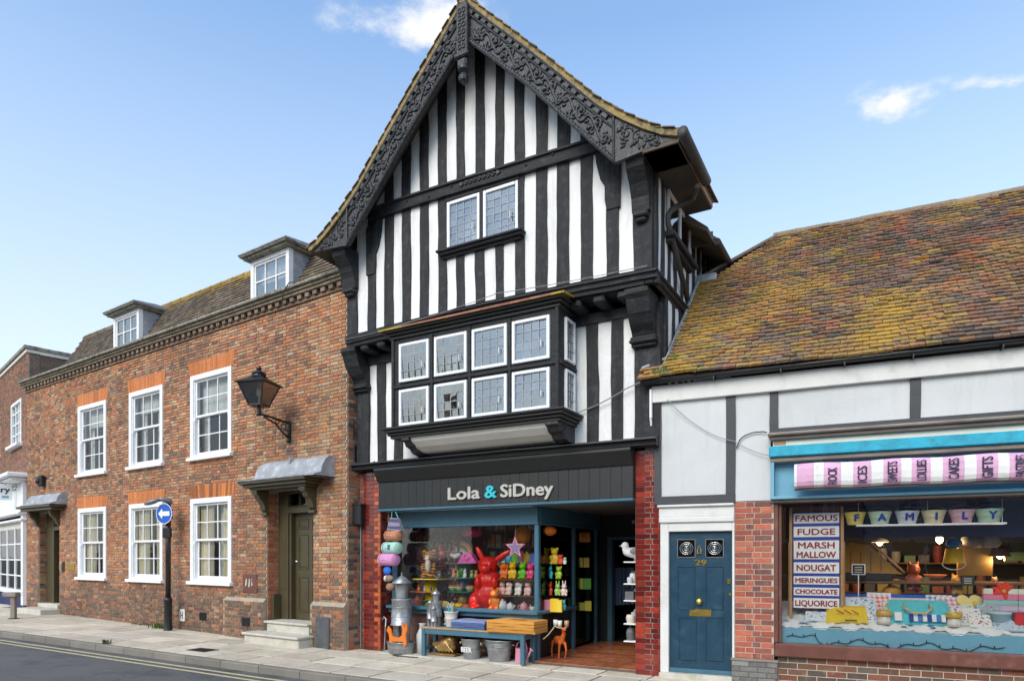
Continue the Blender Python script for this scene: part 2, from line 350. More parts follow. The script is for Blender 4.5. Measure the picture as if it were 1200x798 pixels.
glass('shop_glass', (.97, .98, .98), 1.45, .004, .0, .03)
glass('lamp_glass', (.92, .90, .86), 1.5, .22, .22, .2)
# lichen on the clay tiles: growth in patches and streaks, thickest low down by the abutment
def lichen(mname, thick):
    t = MAT[mname].node_tree; N = t.nodes; L = t.links.new; b = N['Principled BSDF']; old = b.inputs['Base Color'].links[0].from_socket
    g = N.new('ShaderNodeNewGeometry')
    a = N.new('ShaderNodeTexNoise'); a.inputs['Scale'].default_value = .75; a.inputs['Detail'].default_value = 3; L(g.outputs['Position'], a.inputs['Vector'])
    f = N.new('ShaderNodeTexNoise'); f.inputs['Scale'].default_value = 21; f.inputs['Detail'].default_value = 8; f.inputs['Roughness'].default_value = .8; L(g.outputs['Position'], f.inputs['Vector'])
    s = N.new('ShaderNodeMath'); s.operation = 'MULTIPLY_ADD'; L(a.outputs['Fac'], s.inputs[0]); s.inputs[1].default_value = .8; L(f.outputs['Fac'], s.inputs[2])
    r = N.new('ShaderNodeMapRange'); L(s.outputs[0], r.inputs['Value']); r.inputs['From Min'].default_value = thick; r.inputs['From Max'].default_value = thick+.13; r.inputs['To Max'].default_value = .76
    cr = N.new('ShaderNodeMix'); cr.data_type = 'RGBA'; cr.inputs['A'].default_value = (.52, .27, .02, 1); cr.inputs['B'].default_value = (.42, .30, .05, 1)
    h = N.new('ShaderNodeTexNoise'); h.inputs['Scale'].default_value = 2.2; L(g.outputs['Position'], h.inputs['Vector']); L(h.outputs['Fac'], cr.inputs['Factor'])
    m = N.new('ShaderNodeMix'); m.data_type = 'RGBA'; L(r.outputs[0], m.inputs['Factor']); L(old, m.inputs['A']); L(cr.outputs['Result'], m.inputs['B']); L(m.outputs['Result'], b.inputs['Base Color'])
lichen('tile_attr', .925); lichen('tile_obj', .925)

def wall(openings, u0, u1, z0, z1, y0, y1, mb=None):
    """wall slab between y0 (front) and y1 (back) with rectangular openings (ua, ub, za, zb)"""
    mb = mb or MB()
    us = sorted({u0, u1, *[min(max(o[i], u0), u1) for o in openings for i in (0, 1)]}); zs = sorted({z0, z1, *[min(max(o[i], z0), z1) for o in openings for i in (2, 3)]})
    nu, nz = len(us)-1, len(zs)-1
    full = [[not any(o[0] < (us[i]+us[i+1])/2 < o[1] and o[2] < (zs[k]+zs[k+1])/2 < o[3] for o in openings) for k in range(nz)] for i in range(nu)]
    F = lambda i, k: 0 <= i < nu and 0 <= k < nz and full[i][k]
    for i in range(nu):
        for k in range(nz):
            if not full[i][k]: continue
            a, b, c, d = us[i], us[i+1], zs[k], zs[k+1]
            mb.poly([(a, y0, c), (b, y0, c), (b, y0, d), (a, y0, d)]); mb.poly([(b, y1, c), (a, y1, c), (a, y1, d), (b, y1, d)])
            if not F(i-1, k): mb.poly([(a, y1, c), (a, y0, c), (a, y0, d), (a, y1, d)])
            if not F(i+1, k): mb.poly([(b, y0, c), (b, y1, c), (b, y1, d), (b, y0, d)])
            if not F(i, k-1): mb.poly([(a, y1, c), (b, y1, c), (b, y0, c), (a, y0, c)])
            if not F(i, k+1): mb.poly([(a, y0, d), (b, y0, d), (b, y1, d), (a, y1, d)])
    return mb
def brick_shape(mb, u0, u1, z0, z1, y, proud, c=None, ch=.004, M=None):
    a, b = y-proud+ch, y-proud
    vs_ = [(u0, y+.004, z0), (u1, y+.004, z0), (u1, y+.004, z1), (u0, y+.004, z1), (u0, a, z0), (u1, a, z0), (u1, a, z1), (u0, a, z1), (u0+ch, b, z0+ch), (u1-ch, b, z0+ch), (u1-ch, b, z1-ch), (u0+ch, b, z1-ch)]
    if M is not None: vs_ = [M @ Vector(p) for p in vs_]
    fs = [(8, 9, 10, 11)]
    for i in range(4): j = (i+1) % 4; fs += [(i, j, 4+j, 4+i), (4+i, 4+j, 8+j, 8+i)]
    mb.quads(vs_, fs, c)
_bcache = {}
def brick_part(parent, u0, u1, z0, z1, y, proud, color, mat, M=None, name='brick'):
    k = (round(u1-u0, 3), round(z1-z0, 3), round(proud, 3), mat)
    if k not in _bcache:
        m = MB(); w, h = k[0]/2, k[1]/2; brick_shape(m, -w, w, -h, h, 0, k[2]); _bcache[k] = m.mesh(name, mat)
    o = link(name, _bcache[k], parent, color=color)
    p = Vector(((u0+u1)/2, y, (z0+z1)/2))
    if M is not None: o.matrix_local = M @ Matrix.Translation(p)
    else: o.location = p
    return o
def bond(u0, u1, z0, z1, openings=(), course=.075, joint=.010, L=.225, Hd=.1125, style='flemish', off=0.0):
    """list of bricks (u0,u1,z0,z1) filling a rectangle, cut at the openings"""
    out = []; nr = int(round((z1-z0)/course)); course = (z1-z0)/nr
    for r in range(nr):
        za, zb = z0+r*course+joint/2, z0+(r+1)*course-joint/2; zm = (za+zb)/2
        u = u0+off-(0 if r % 2 == 0 else (L*.5 if style == 'stretcher' else (L+Hd)*.5+ .03)); k = r
        segs = [(u0, u1)]
        for o in openings:
            if o[2] < zm < o[3]:
                ns = []
                for a, b in segs:
                    if o[1] <= a or o[0] >= b: ns.append((a, b)); continue
                    if o[0] > a: ns.append((a, o[0]))
                    if o[1] < b: ns.append((o[1], b))
                segs = ns
        while u < u1:
            l = (L if style == 'stretcher' else (L if k % 2 == 0 else Hd)); k += 1
            for a, b in segs:
                x0, x1 = max(u, a)+joint/2, min(u+l, b)-joint/2
                if x1-x0 > .022: out.append((x0, x1, za, zb))
            u += l
    return out

# ================================================================== ground, road, pavement
KD = -2.27                                    # front face of the kerb, in the timber house's frame
g = MB(); g.poly([(-900, -700, -.5), (900, -700, -.5), (900, 1200, -.5), (-900, 1200, -.5)]); tag(g.build('ground', 'ground_soil'), kind='structure')
def strip(d0, d1, dz, u0=-60.0, u1=45.0, step=1.5):
    m = MB(); n = int((u1-u0)/step)
    for i in range(n):
        a, b = u0+i*step, u0+(i+1)*step; P = []
        for (u, d) in ((a, d0), (b, d0), (b, d1), (a, d1)):
            w = FM.w(u, d, 0); P.append((w.x, w.y, gz(w.x)+dz))
        m.poly(P)
    return m
tag(strip(-16.0, KD+.05, -.115).build('road', 'asphalt'), kind='structure')
yl = strip(KD-.30, KD-.225, -.111); o = yl.build('yellow_line', 'yellow_line'); tag(o, kind='structure')
yl = strip(KD-.50, KD-.425, -.111); o = yl.build('yellow_line', 'yellow_line'); tag(o, kind='structure')
pave = strip(KD+.04, 9.0, -.028, step=1.0).build('pavement', 'joint'); tag(pave, kind='structure')
def bline(u):      # depth of the house fronts along the street, in the timber house's frame
    if u < -.2: return -.27+(-u-.2)*.0772
    if u < 5.6: return .45
    return .0+(u-5.6)*.086
slab_mesh = {}
def flat_piece(store, name, lx, ly, th, mat, ch=.008):
    k = (name, round(lx, 2), round(ly, 2))
    if k not in store:
        m = MB(); a, b = lx/2, ly/2
        vs_ = [(-a, -b, -th), (a, -b, -th), (a, b, -th), (-a, b, -th), (-a, -b, -ch*.7), (a, -b, -ch*.7), (a, b, -ch*.7), (-a, b, -ch*.7), (-a+ch, -b+ch, 0), (a-ch, -b+ch, 0), (a-ch, b-ch, 0), (-a+ch, b-ch, 0)]
        fs = [(8, 9, 10, 11)]
        for i in range(4): j = (i+1) % 4; fs += [(i, j, 4+j, 4+i), (4+i, 4+j, 8+j, 8+i)]
        m.quads(vs_, fs); store[k] = m.mesh(name, mat)
    return store[k]
rs = random.Random(3)
for r in range(6):
    d0 = KD+.155+r*.60; u = -17.5+.31*r % .7
    while u < 9.5:
        ln = rs.choice((.6, .75, .75, .9)); c = u+ln/2
        if d0+.3 < bline(c)+.25 and not (c > 2.5 and c < 5.4 and d0+.3 > .35):
            w = FM.w(c, d0+.3, 0); v = rs.uniform(.80, 1.10)*(1.05 if r % 2 else 1); t = rs.uniform(-.008, .008)
            link('paving_slab', flat_piece(slab_mesh, 'paving_slab', ln-.03, .57, .05, 'slab_obj'), pave, (w.x, w.y, gz(w.x)+rs.uniform(-.003, .003)),
                 (rs.uniform(-.003, .003), rs.uniform(-.003, .003)+ (.0105 if w.x < -3 else 0)*.85, -FM.a), (.57*v+t, .495*v, .385*v-t))
        u += ln
u = -22.0
while u < 6.5:
    w = FM.w(u+.455, KD+.075, 0); v = rs.uniform(.85, 1.1)
    m = flat_piece(slab_mesh, 'kerb_stone', .90, .15, .25, 'slab_obj', .018)
    link('kerb_stone', m, pave, (w.x, w.y, gz(w.x)+.001), (0, .009 if w.x < -3 else 0, -FM.a), (.215*v, .195*v, .165*v)); u += .912
# inspection covers let into the slabs
for (px, py, a) in ((237, 763, .5), (480, 768, .45)):
    Y = (HC)*FPX/(py-HY); X = (px-CX)/FPX*Y
    m = MB(); m.bbox(-.26, .26, -.16, .16, -.02, .004, .004)
    for k in range(-5, 6): m.box(k*.045-.006, k*.045+.006, -.13, .13, .004, .007)
    o = m.build('drain_cover', 'iron'); o.location = (X, Y, gz(X)+.002); o.rotation_euler = (0, 0, -FM.a)
    tag(o, 'small dark iron cover set in the pavement before the brick house door' if px < 300 else 'small dark iron cover set in the pavement before the shop window', 'drain cover')

# ================================================================== brick house
bh = house('brick_house', FB, 'long two-storey brown and orange brick house with white sash windows and dormers')
UL = -13.9; ZC = 6.62
WX = [(-5.10, -3.545), (-7.835, -6.28), (-10.575, -9.02)]
ops = []
for a, b in WX: ops += [(a, b, 3.93, 5.78), (a, b, 1.165, 3.01)]
D1 = (-2.37, -.93, -.1, 3.06); D2 = (-13.12, -11.76, -.1, 3.0); ops += [D1, D2]
wall(ops, UL, -.002, -.1, ZC, .012, .34).build('wall', 'mortar', bh)
# side return facing the timber house, back wall, room inside
m = MB(); m.box(-.24, -.004, .342, 7.0, -.1, 6.9); m.box(UL, UL+.24, .342, 7.0, -.1, 6.9); m.box(UL+.24, -.24, 6.8, 7.0, -.1, 6.9); m.build('side_wall', 'mortar', bh)
m = MB(); m.box(UL+.25, -.25, 2.2, 2.25, 0, 6.6); m.box(UL+.25, -.25, .36, 2.2, 3.25, 3.45); m.box(UL+.25, -.25, .36, 2.2, 6.62, 6.7); m.box(UL+.25, -.25, .36, 2.2, -.05, .1)
for u in (-11.3, -8.4, -5.8, -2.7): m.box(u-.05, u+.05, .36, 2.2, .1, 6.6)
m.build('room_wall', 'interior', bh)
rb = random.Random(11)
PAL = [(.34, .125, .062), (.42, .155, .065), (.30, .17, .10), (.40, .24, .13), (.21, .125, .085), (.10, .075, .062), (.46, .32, .21), (.27, .105, .065), (.47, .20, .085)]
def brick_col(u, z):
    n = math.sin(u*1.7+z*2.3)+math.sin(u*.6-z*1.1+2)+.6*math.sin(u*4.1+z*3.7)
    if z < .95: w = [1.6, .8, 1.2, .3, 5, 9, .2, 1.8, .3]
    elif z < 1.35: w = [3, 2.2, 2, .8, 3, 2.5, .4, 2.5, 1]
    elif u > -1.0: w = [1, 2, 2, 6, .8, .3, 4, .4, 4]
    elif z > 3.3: w = [2.4, 2.3, 3, 2.6, 2.4, 1.7, 1.9, 1.4, 1.8]
    else: w = [3, 3, 2, 1.6, 2, 1.2, .8, 2, 2.2]
    if n > .8: w[1] *= 2.2; w[8] *= 2.2
    if n < -.8: w[4] *= 1.8; w[2] *= 1.6; w[5] *= 1.5
    c = rb.choices(PAL, w)[0]; v = rb.uniform(.84, 1.18)*(.78 if z < .62 else 1); a = (.345, .18, .095); v *= 1+.10*math.sin(u*.8+z*.5)*math.sin(z*1.3+u*.3); v *= .84 if any(p-.05 < u < q and (zs-.55 < z < zs) for p, q in WX for zs in (3.9, 1.13)) else 1
    return tuple(min(.62, lerp(x, y, .27)*v*rb.uniform(.95, 1.05)*1.06) for x, y in zip(c, a))
blist = []
arch_ops = [(a-.06, b+.06, 5.78, 6.10) for a, b in WX]+[(a-.06, b+.06, 3.01, 3.31) for a, b in WX]
for (a, b, c, d) in bond(UL, -.002, -.03, ZC, ops+arch_ops, course=.0672, L=.215, Hd=.1075):
    wob = .006*math.sin(a*.9)+.004*math.sin(a*2.3+1)
    blist.append((a, b, c+wob, d+wob, .012, rb.uniform(.010, .019), brick_col(a, c)))
# plinth beside the near door, a step proud of the wall
for (a, b) in ((-3.75, -2.372), (-.928, -.002)):
    m = MB(); m.box(a, b, -.07, .0, -.1, .80); m.prism([(-.07, .80), (.0, .87), (.0, .80)], a, b, 'x'); m.build('plinth', 'mortar', bh)
    for (p, q, c, d) in bond(a, b, -.02, .80, course=.0745, style='flemish', off=.05): blist.append((p, q, c, d, -.07, rb.uniform(.008, .015), brick_col(p, c*.9)))
blist.sort(key=lambda t: (FB.w(t[1], 0, t[3])-Vector((0, 0, HC))).length)
big = [t for t in blist if t[1]-t[0] > .08]
near = set(id(t) for t in big[:300])
mb = MB()
for t in blist:
    if id(t) in near: brick_part(bh, t[0], t[1], t[2], t[3], t[4], round(t[5]*500)/500, t[6], 'brick_obj')
    else: brick_shape(mb, *t[:6], c=t[6])
# door reveals and the corner return in brick
def reveal_bricks(mb, u, y0, y1, z0, z1, face, pal):
    for (a, b, c, d) in bond(y0, y1, z0, z1, course=.0739, L=.225):
        c_ = rb.choice(pal); v = rb.uniform(.8, 1.15); M = Matrix(((0, face, 0, u), (1, 0, 0, 0), (0, 0, 1, 0), (0, 0, 0, 1)))
        # brick face normal: -y in brick space maps to the face side
        M = Matrix(((0, -face, 0, u), (1, 0, 0, 0), (0, 0, 1, 0), (0, 0, 0, 1)))
        brick_shape(mb, a, b, c, d, 0, .010, tuple(x*v for x in c_), M=M)
reveal_bricks(mb, -2.37, .03, .285, .35, 3.0, 1, [(.42, .13, .055), (.36, .11, .05), (.48, .18, .07)])
reveal_bricks(mb, -13.12, .03, .34, .2, 2.9, 1, PAL[:6])
reveal_bricks(mb, -.003, .03, 1.2, 3.0, 6.6, 1, PAL[:6]); reveal_bricks(mb, -.003, .03, .45, 0, 3.0, 1, PAL[:6])
mb.build('brick', 'brick_attr', bh, kind='stuff')
# rubbed brick flat arches
for (a, b) in WX:
    for z0 in (5.78, 3.01):
        m = MB(); h = .315; n = 24; u0, u1 = a-.05, b+.05
        m.box(u0-.02, u1+.02, .0, .012, z0+.004, z0+h-.004, c=(.40, .22, .13))
        for k in range(n):
            p, q = u0+(u1-u0)*k/n, u0+(u1-u0)*(k+1)/n; s0 = (k/n-.5)*.10; s1 = ((k+1)/n-.5)*.10
            v = rb.uniform(.82, 1.15); dk = .55 if (z0 < 4 and a > -6 and rb.random() < .35) else 1; c = (.56*v*dk, .185*v*dk, .055*v*dk)
            P = [(p+.003, z0+.004), (q-.003, z0+.004), (q+s1-.003, z0+h-.004), (p+s0+.003, z0+h-.004)]
            m.prism(P, -.006-rb.uniform(0, .003), .006, 'y', c)
        m.build('arch', 'brick_attr', bh)
# cornice: string, dentils, projecting courses, coping
m = MB()
def crs(z0, z1, out, c, L=.225):
    u = UL-.02-out
    while u < .0:
        l = min(L, .02+out*.3-u); v = rb.uniform(.75, 1.2); m.bbox(u+.003, u+l-.003, -out, .03, z0+.003, z1-.003, .004, tuple(x*v for x in c)); u += L
crs(6.62, 6.675, .035, (.22, .14, .095)); crs(6.765, 6.825, .115, (.185, .145, .10)); crs(6.825, 6.885, .145, (.165, .14, .095))
m.box(UL, 0, -.012, .03, 6.675, 6.765, (.15, .10, .07))
u = UL
while u < -.05: v = rb.uniform(.7, 1.3); m.bbox(u, u+.112, -.085, .0, 6.68, 6.762, .004, (.215*v, .155*v, .11*v)); u += .225
m.build('dentil_cornice', 'brick_attr', bh)
m = MB(); u = UL-.15
while u < .05: m.bbox(u+.003, min(.06, u+.6)-.003, -.20+rb.uniform(-.004, .004), .30, 6.887, 6.95, .012); u += .6
m.build('coping', 'coping', bh); MB().box(UL, -.001, .30, .34, 6.63, 6.88).build('parapet', 'mortar', bh)

# sash windows
def sash_mesh(w, h):
    m = MB(); fw = .115
    m.bbox(0, fw, -.03, .13, 0, h, .008); m.bbox(w-fw, w, -.03, .13, 0, h, .008); m.bbox(fw, w-fw, -.03, .13, h-fw, h, .008); m.bbox(fw, w-fw, -.01, .13, 0, .05, .006)
    m.box(fw, fw+.022, .0, .13, .05, h-fw); m.box(w-fw-.022, w-fw, .0, .13, .05, h-fw)
    mid = h*.5; x0, x1 = fw+.022, w-fw-.022
    for (za, zb, y) in ((mid-.02, h-fw, .028), (.05, mid+.02, .072)):
        m.bbox(x0, x0+.045, y, y+.036, za, zb, .004); m.bbox(x1-.045, x1, y, y+.036, za, zb, .004); m.bbox(x0+.045, x1-.045, y, y+.036, zb-.045, zb, .004); m.bbox(x0+.045, x1-.045, y, y+.036, za, za+(.05 if y < .05 else .075), .004)
        gx0, gx1 = x0+.045, x1-.045; g0, g1 = za+(.05 if y < .05 else .075), zb-.045
        for k in (1, 2): x = lerp(gx0, gx1, k/3); m.box(x-.011, x+.011, y+.004, y+.030, g0, g1)
        z = (g0+g1)/2; m.box(gx0, gx1, y+.006, y+.028, z-.011, z+.011)
    for x in (fw-.02, w-fw-.04): m.bbox(x, x+.055, -.012, .06, mid-.11, mid-.02, .012)      # horns
    return m
def sash_panes(w, h):
    fw = .115; mid = h*.5; x0, x1 = fw+.067, w-fw-.067; out = []
    for (za, zb, y) in ((mid+.03, h-fw-.045, .046), (.125, mid-.025, .090)):
        for i in range(3):
            for k in range(2): out.append((lerp(x0, x1, i/3), lerp(x0, x1, (i+1)/3), lerp(za, zb, k/2), lerp(za, zb, (k+1)/2), y))
    return out
def tilt_pane(parent, a, b, c, d, y, mat, rnd, t=.006):
    m = MB(); s, q = rnd.uniform(-t, t), rnd.uniform(-t, t)
    m.poly([(a, y-s-q, c), (b, y+s-q, c), (b, y+s+q, d), (a, y-s+q, d)]); return m.build('pane', mat, parent)
def curtain(parent, x0, x1, z0, z1, y, mat='curtain', waves=5, amp=.03, name='curtain'):
    m = MB(); n = waves*6
    P = [(lerp(x0, x1, i/n), y+amp*math.sin(i/6*2*math.pi)+.01*math.sin(i*1.3)) for i in range(n+1)]
    for i in range(n): (a, p), (b, q) = P[i], P[i+1]; m.poly([(a, p, z0), (b, q, z0), (b, q*1.0, z1), (a, p, z1)])
    return m.build(name, mat, parent, True)
W_, H_ = 1.555, 1.85
sm = sash_mesh(W_, H_).mesh('window', 'white_paint'); rp = random.Random(5)
si = MB(); si.bbox(-.07, W_+.05, -.09, .02, -.075, .0, .008); simesh = si.mesh('sill', 'white_paint')
for i, (a, b) in enumerate(WX):
    for z0, up in ((3.93, True), (1.165, False)):
        wdw = link('window', sm, bh, (a, 0, z0)); link('sill', simesh, wdw, (0, 0, .004))
        for p in sash_panes(W_, H_): tilt_pane(wdw, *p, 'pane', rp)
        if not up:
            curtain(wdw, .10, .62, .05, H_-.1, .17, waves=5); curtain(wdw, .98, W_-.1, .05, H_-.1, .17, waves=5)
            curtain(wdw, .62, .99, .05, H_-.1, .34, 'blind', 3, .012, 'net_curtain')
        else:
            MB().box(.12, W_-.12, .20, .21, H_*(.52 if i == 0 else .72 if i == 1 else .68), H_-.1).build('blind', 'blind', wdw)
            curtain(wdw, .10, .36, .05, H_-.1, .26, 'blind', 3, .02)
            if i > 0: curtain(wdw, .85, W_-.1, .05, H_-.1, .26, 'blind', 4, .02)

# near door: canopy, frame, fanlight, panelled door, steps
def door_leaf(parent, x0, x1, z0, z1, y, mat, rows, st=.11, name='door'):
    m = MB(); m.box(x0, x1, y, y+.045, z0, z1); n = 2; w = (x1-x0-st*3)/2
    o = m.build(name, mat, parent)
    for c in range(n):
        for (a, b) in rows:
            p0 = x0+st+c*(w+st); za, zb = lerp(z0, z1, a), lerp(z0, z1, b)
            k = MB()
            # recessed-and-raised panel: moulded rim plus fielded centre
            for (q0, q1, q2, q3) in ((p0, p0+w, za, za+.02), (p0, p0+w, zb-.02, zb), (p0, p0+.02, za+.02, zb-.02), (p0+w-.02, p0+w, za+.02, zb-.02)): k.bbox(q0, q1, y-.014, y+.002, q2, q3, .006)
            k.quads([(p0+.035, y, za+.035), (p0+w-.035, y, za+.035), (p0+w-.035, y, zb-.035), (p0+.035, y, zb-.035), (p0+.075, y-.012, za+.075), (p0+w-.075, y-.012, za+.075), (p0+w-.075, y-.012, zb-.075), (p0+.075, y-.012, zb-.075)],
                    [(4, 5, 6, 7), (0, 1, 5, 4), (1, 2, 6, 5), (2, 3, 7, 6), (3, 0, 4, 7)])
            k.build('door_panel', mat, o)
    return o
f = MB(); ZD0, ZD1 = .44, 2.60
f.bbox(-2.366, -2.06, .285, .46, ZD0, 3.05, .01); f.bbox(-1.06, -.94, .285, .46, ZD0, 3.05, .01); f.bbox(-2.06, -1.06, .285, .46, ZD1, ZD1+.13, .01); f.bbox(-2.06, -1.06, .285, .46, 3.0, 3.05, .01)
f.bbox(-2.366, -2.27, .10, .285, ZD0, .96, .01); f.bbox(-2.06, -2.0, .32, .46, ZD0, ZD1, .006); f.bbox(-2.30, -2.12, .275, .29, ZD0+.6, 2.9, .006)
for x in (-1.74, -1.40): f.bbox(x-.015, x+.015, .33, .37, ZD1+.13, 3.0, .004)
f.bbox(-2.06, -1.06, .33, .37, ZD1+.13, ZD1+.16, .004)
df = f.build('door_frame', 'olive', bh)
for (a, b) in ((-2.06, -1.75), (-1.73, -1.41), (-1.39, -1.06)): MB().box(a, b, .345, .35, ZD1+.13, 3.0).build('fanlight', 'pane', df)
dl = door_leaf(bh, -2.0, -1.06, ZD0, ZD1, .43, 'olive', [(.07, .40), (.47, .80), (.85, .95)], .11)
m = MB(); m.lathe([(.0, 0), (.03, .0), (.034, .02), (.02, .03), (.012, .05)], n=12, M=Matrix.Translation((-1.93, .43, 1.62)) @ Matrix.Rotation(R_(90), 4, 'X')); m.build('door_knob', 'chrome', dl, True)
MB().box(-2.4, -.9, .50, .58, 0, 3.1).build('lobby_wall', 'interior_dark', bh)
# hood on carved brackets with a dressed lead roof
m = MB(); m.bbox(-2.66, -.62, -.46, .0, 3.15, 3.21, .012); m.bbox(-2.60, -.68, -.39, .0, 3.09, 3.15, .012); m.bbox(-2.50, -.78, -.30, .0, 3.04, 3.09, .01)
for u in (-2.44, -.98):
    pr = [(.0, 3.04), (-.28, 3.04), (-.28, 2.96), (-.23, 2.93), (-.20, 2.86), (-.14, 2.82), (-.10, 2.74), (-.08, 2.66), (-.03, 2.62), (.0, 2.60)]
    m.prism(pr, u, u+.15, 'x'); m.bbox(u-.02, u+.17, -.30, .0, 2.99, 3.02, .006); m.bbox(u-.015, u+.165, -.07, .0, 2.55, 2.61, .008)
m.build('door_hood', 'olive', bh)
rl = random.Random(2); m = MB(); n = 22
for k in range(n):
    a, b = -2.30+k*(1.98/n)*1.0, -2.30+(k+1)*(1.98/n)
    def prof(u): 
        j = .007*math.sin(u*9)+.006*math.sin(u*23+1)
        return [(.005, 3.605+j*.5), (-.13, 3.585+j), (-.22, 3.52+j), (-.29, 3.40+j), (-.32, 3.28+j), (-.40, 3.245), (-.475, 3.225+j*.4), (-.48, 3.20+j*.3)]
    A, B_ = prof(a), prof(b)
    for i in range(len(A)-1): m.poly([(a, *A[i]), (b, *B_[i]), (b, *B_[i+1]), (a, *A[i+1])][::-1])
for u in (-2.30, -.32):
    A = prof(u); m.poly([(u, *p) for p in A]+[(u, .0, 3.2)])
m.bbox(-1.33, -1.29, -.26, .0, 3.50, 3.61, .01); m.bbox(-2.70, -.60, -.49, .0, 3.208, 3.228, .006)
m.build('lead_roof', 'lead', bh, False)
m = MB(); m.bbox(-2.50, -.84, -.42, .30, -.02, .175, .02); m.bbox(-2.54, -.82, -.46, .0, .175, .225, .014); m.build('step', 'stone', bh)
m = MB(); m.bbox(-2.22, -.94, -.10, .40, .22, .395, .012); m.bbox(-2.27, -.94, -.14, .40, .395, .44, .012); m.build('step', 'stone', bh)
# stone guard, plaque, vents, pale hydrant plate, alarm box
m = MB(); m.bbox(-.74, -.36, -.11, -.075, -.02, .60, .02); m.build('corner_guard', 'slate', bh)
pq = MB().bbox(-3.14, -2.66, -.02, .012, .97, 1.36, .006).build('plaque', 'brown_paint', bh)
m = MB()
for (x, z, s) in ((-3.01, 1.17, 1), (-2.90, 1.15, .8), (-2.80, 1.18, -1)): m.prism([(x-.035, z-.07), (x+.01, z-.05), (x+.03*s, z+.08), (x-.01, z+.09), (x-.03, z)], -.026, -.018, 'y')
m.ell(-2.905, -.022, 1.245, .018, .006, .02, 8, 6); m.build('emblem', 'letter_grey', pq)
for (px, py) in ((238, 722), (292, 728)):
    u, z = FB.at(px, py); pv = MB().box(u-.14, u+.14, -.006 if px < 280 else -.085, .02 if px < 280 else -.06, z-.09, z+.09).build('air_vent', 'brown_black', bh)
    m = MB()
    for k in range(-4, 5): m.box(u+k*.03-.005, u+k*.03+.005, -.012 if px < 280 else -.09, .0 if px < 280 else -.07, z-.08, z+.08)
    m.build('grille', 'iron', pv)
u, z = FB.at(214.5, 721); hp = MB().bbox(u-.10, u+.10, -.03, .0, z-.13, z+.15, .01).build('hydrant_plate', 'cream_paint', bh)
m = MB(); m.prism([(u-.05, z-.07), (u-.03, z-.07), (u-.03, z+.09), (u-.05, z+.09)], -.034, -.028, 'y'); m.prism([(u+.03, z-.07), (u+.05, z-.07), (u+.05, z+.09), (u+.03, z+.09)], -.034, -.028, 'y'); m.box(u-.03, u+.03, -.034, -.028, z, z+.02); m.build('emblem', 'letter_navy', hp)
u, z = FB.at(52, 564); m = MB(); m.bbox(u-.11, u+.13, -.16, .0, z-.15, z+.17, .04); m.ell(u-.02, -.17, z, .09, .05, .09); m.build('flood_light', 'iron', bh)
u0 = FB.U(90); m = MB(); u, z = FB.at(83, 664); m.bbox(u-.22, u+.22, -.01, .012, z-.11, z+.11, .006); m.build('name_plate', 'brass', bh); u, z = FB.at(74.5, 664); MB().bbox(u-.07, u+.07, -.03, .012, z-.14, z+.14, .01).build('door_bell', 'brown_black', bh)

# far door, hood and step
f = MB(); Z0 = .36
f.bbox(-13.1, -12.62, .20, .36, Z0, 2.98, .01); f.bbox(-11.90, -11.78, .20, .36, Z0, 2.98, .01); f.bbox(-12.62, -11.90, .20, .36, 2.48, 2.60, .01)
for u in (-12.4, -12.15): f.box(u-.015, u+.015, .24, .28, 2.6, 2.98)
df = f.build('door_frame', 'olive', bh); MB().box(-12.62, -11.9, .26, .265, 2.6, 2.98).build('fanlight', 'pane', df)
door_leaf(bh, -12.62, -11.90, Z0, 2.48, .36, 'olive', [(.07, .40), (.47, .80), (.85, .95)], .09)
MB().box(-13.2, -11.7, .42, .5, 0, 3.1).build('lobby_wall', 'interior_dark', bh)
m = MB(); m.bbox(-13.55, -11.32, -.42, .0, 3.10, 3.17, .012); m.bbox(-13.45, -11.42, -.34, .0, 3.02, 3.10, .012)
for u in (-13.2, -11.85): m.prism([(.0, 3.02), (-.26, 3.02), (-.22, 2.88), (-.11, 2.78), (-.06, 2.64), (.0, 2.58)], u, u+.14, 'x')
m.build('door_hood', 'olive', bh)
m = MB(); m.prism([(.004, 3.52), (-.14, 3.49), (-.24, 3.38), (-.28, 3.25), (-.43, 3.185), (-.43, 3.172), (.004, 3.172)], -13.25, -11.25, 'x'); m.build('lead_roof', 'lead', bh)
m = MB(); m.bbox(-13.3, -11.70, -.5, .3, .06, .25, .02); m.build('step', 'stone', bh); MB().bbox(-13.05, -11.78, -.05, .3, .25, .37, .015).build('step', 'stone', bh)

# steep tiled roof behind the parapet, two lead-cheeked dormers
ru, rz0, rd0, rd1, rz1 = -12.8, 6.93, .33, 1.12, 8.38
rf = MB(); rf.poly([(ru, rd0, rz0-.02), (0.05, rd0, rz0-.02), (0.05, rd1, rz1-.02), (ru, rd1, rz1-.02)]); rf.poly([(ru, rd1, rz1-.02), (0.05, rd1, rz1-.02), (0.05, 5.6, rz1+.35), (ru, 5.6, rz1+.35)])
rf.poly([(ru, 5.6, rz1+.35), (.05, 5.6, rz1+.35), (.05, 6.9, 6.9), (ru, 6.9, 6.9)]); rf.poly([(ru, rd0, rz0), (ru, rd1, rz1-.02), (ru, 5.6, rz1+.35), (ru, 6.9, 6.9)]); rf.poly([(.05, rd0, rz0), (.05, 6.9, 6.9), (.05, 5.6, rz1+.35), (.05, rd1, rz1-.02)])
roof = rf.build('roof', 'soffit', bh)
m = MB(); sl = Vector((0, rd1-rd0, rz1-rz0)); Ls = sl.length; sl.normalize(); nn = Vector((0, -sl.z, sl.y)); rt = random.Random(8); nr = int(Ls/.10)
DORM = [(-3.42, -2.13), (-9.44, -8.13)]
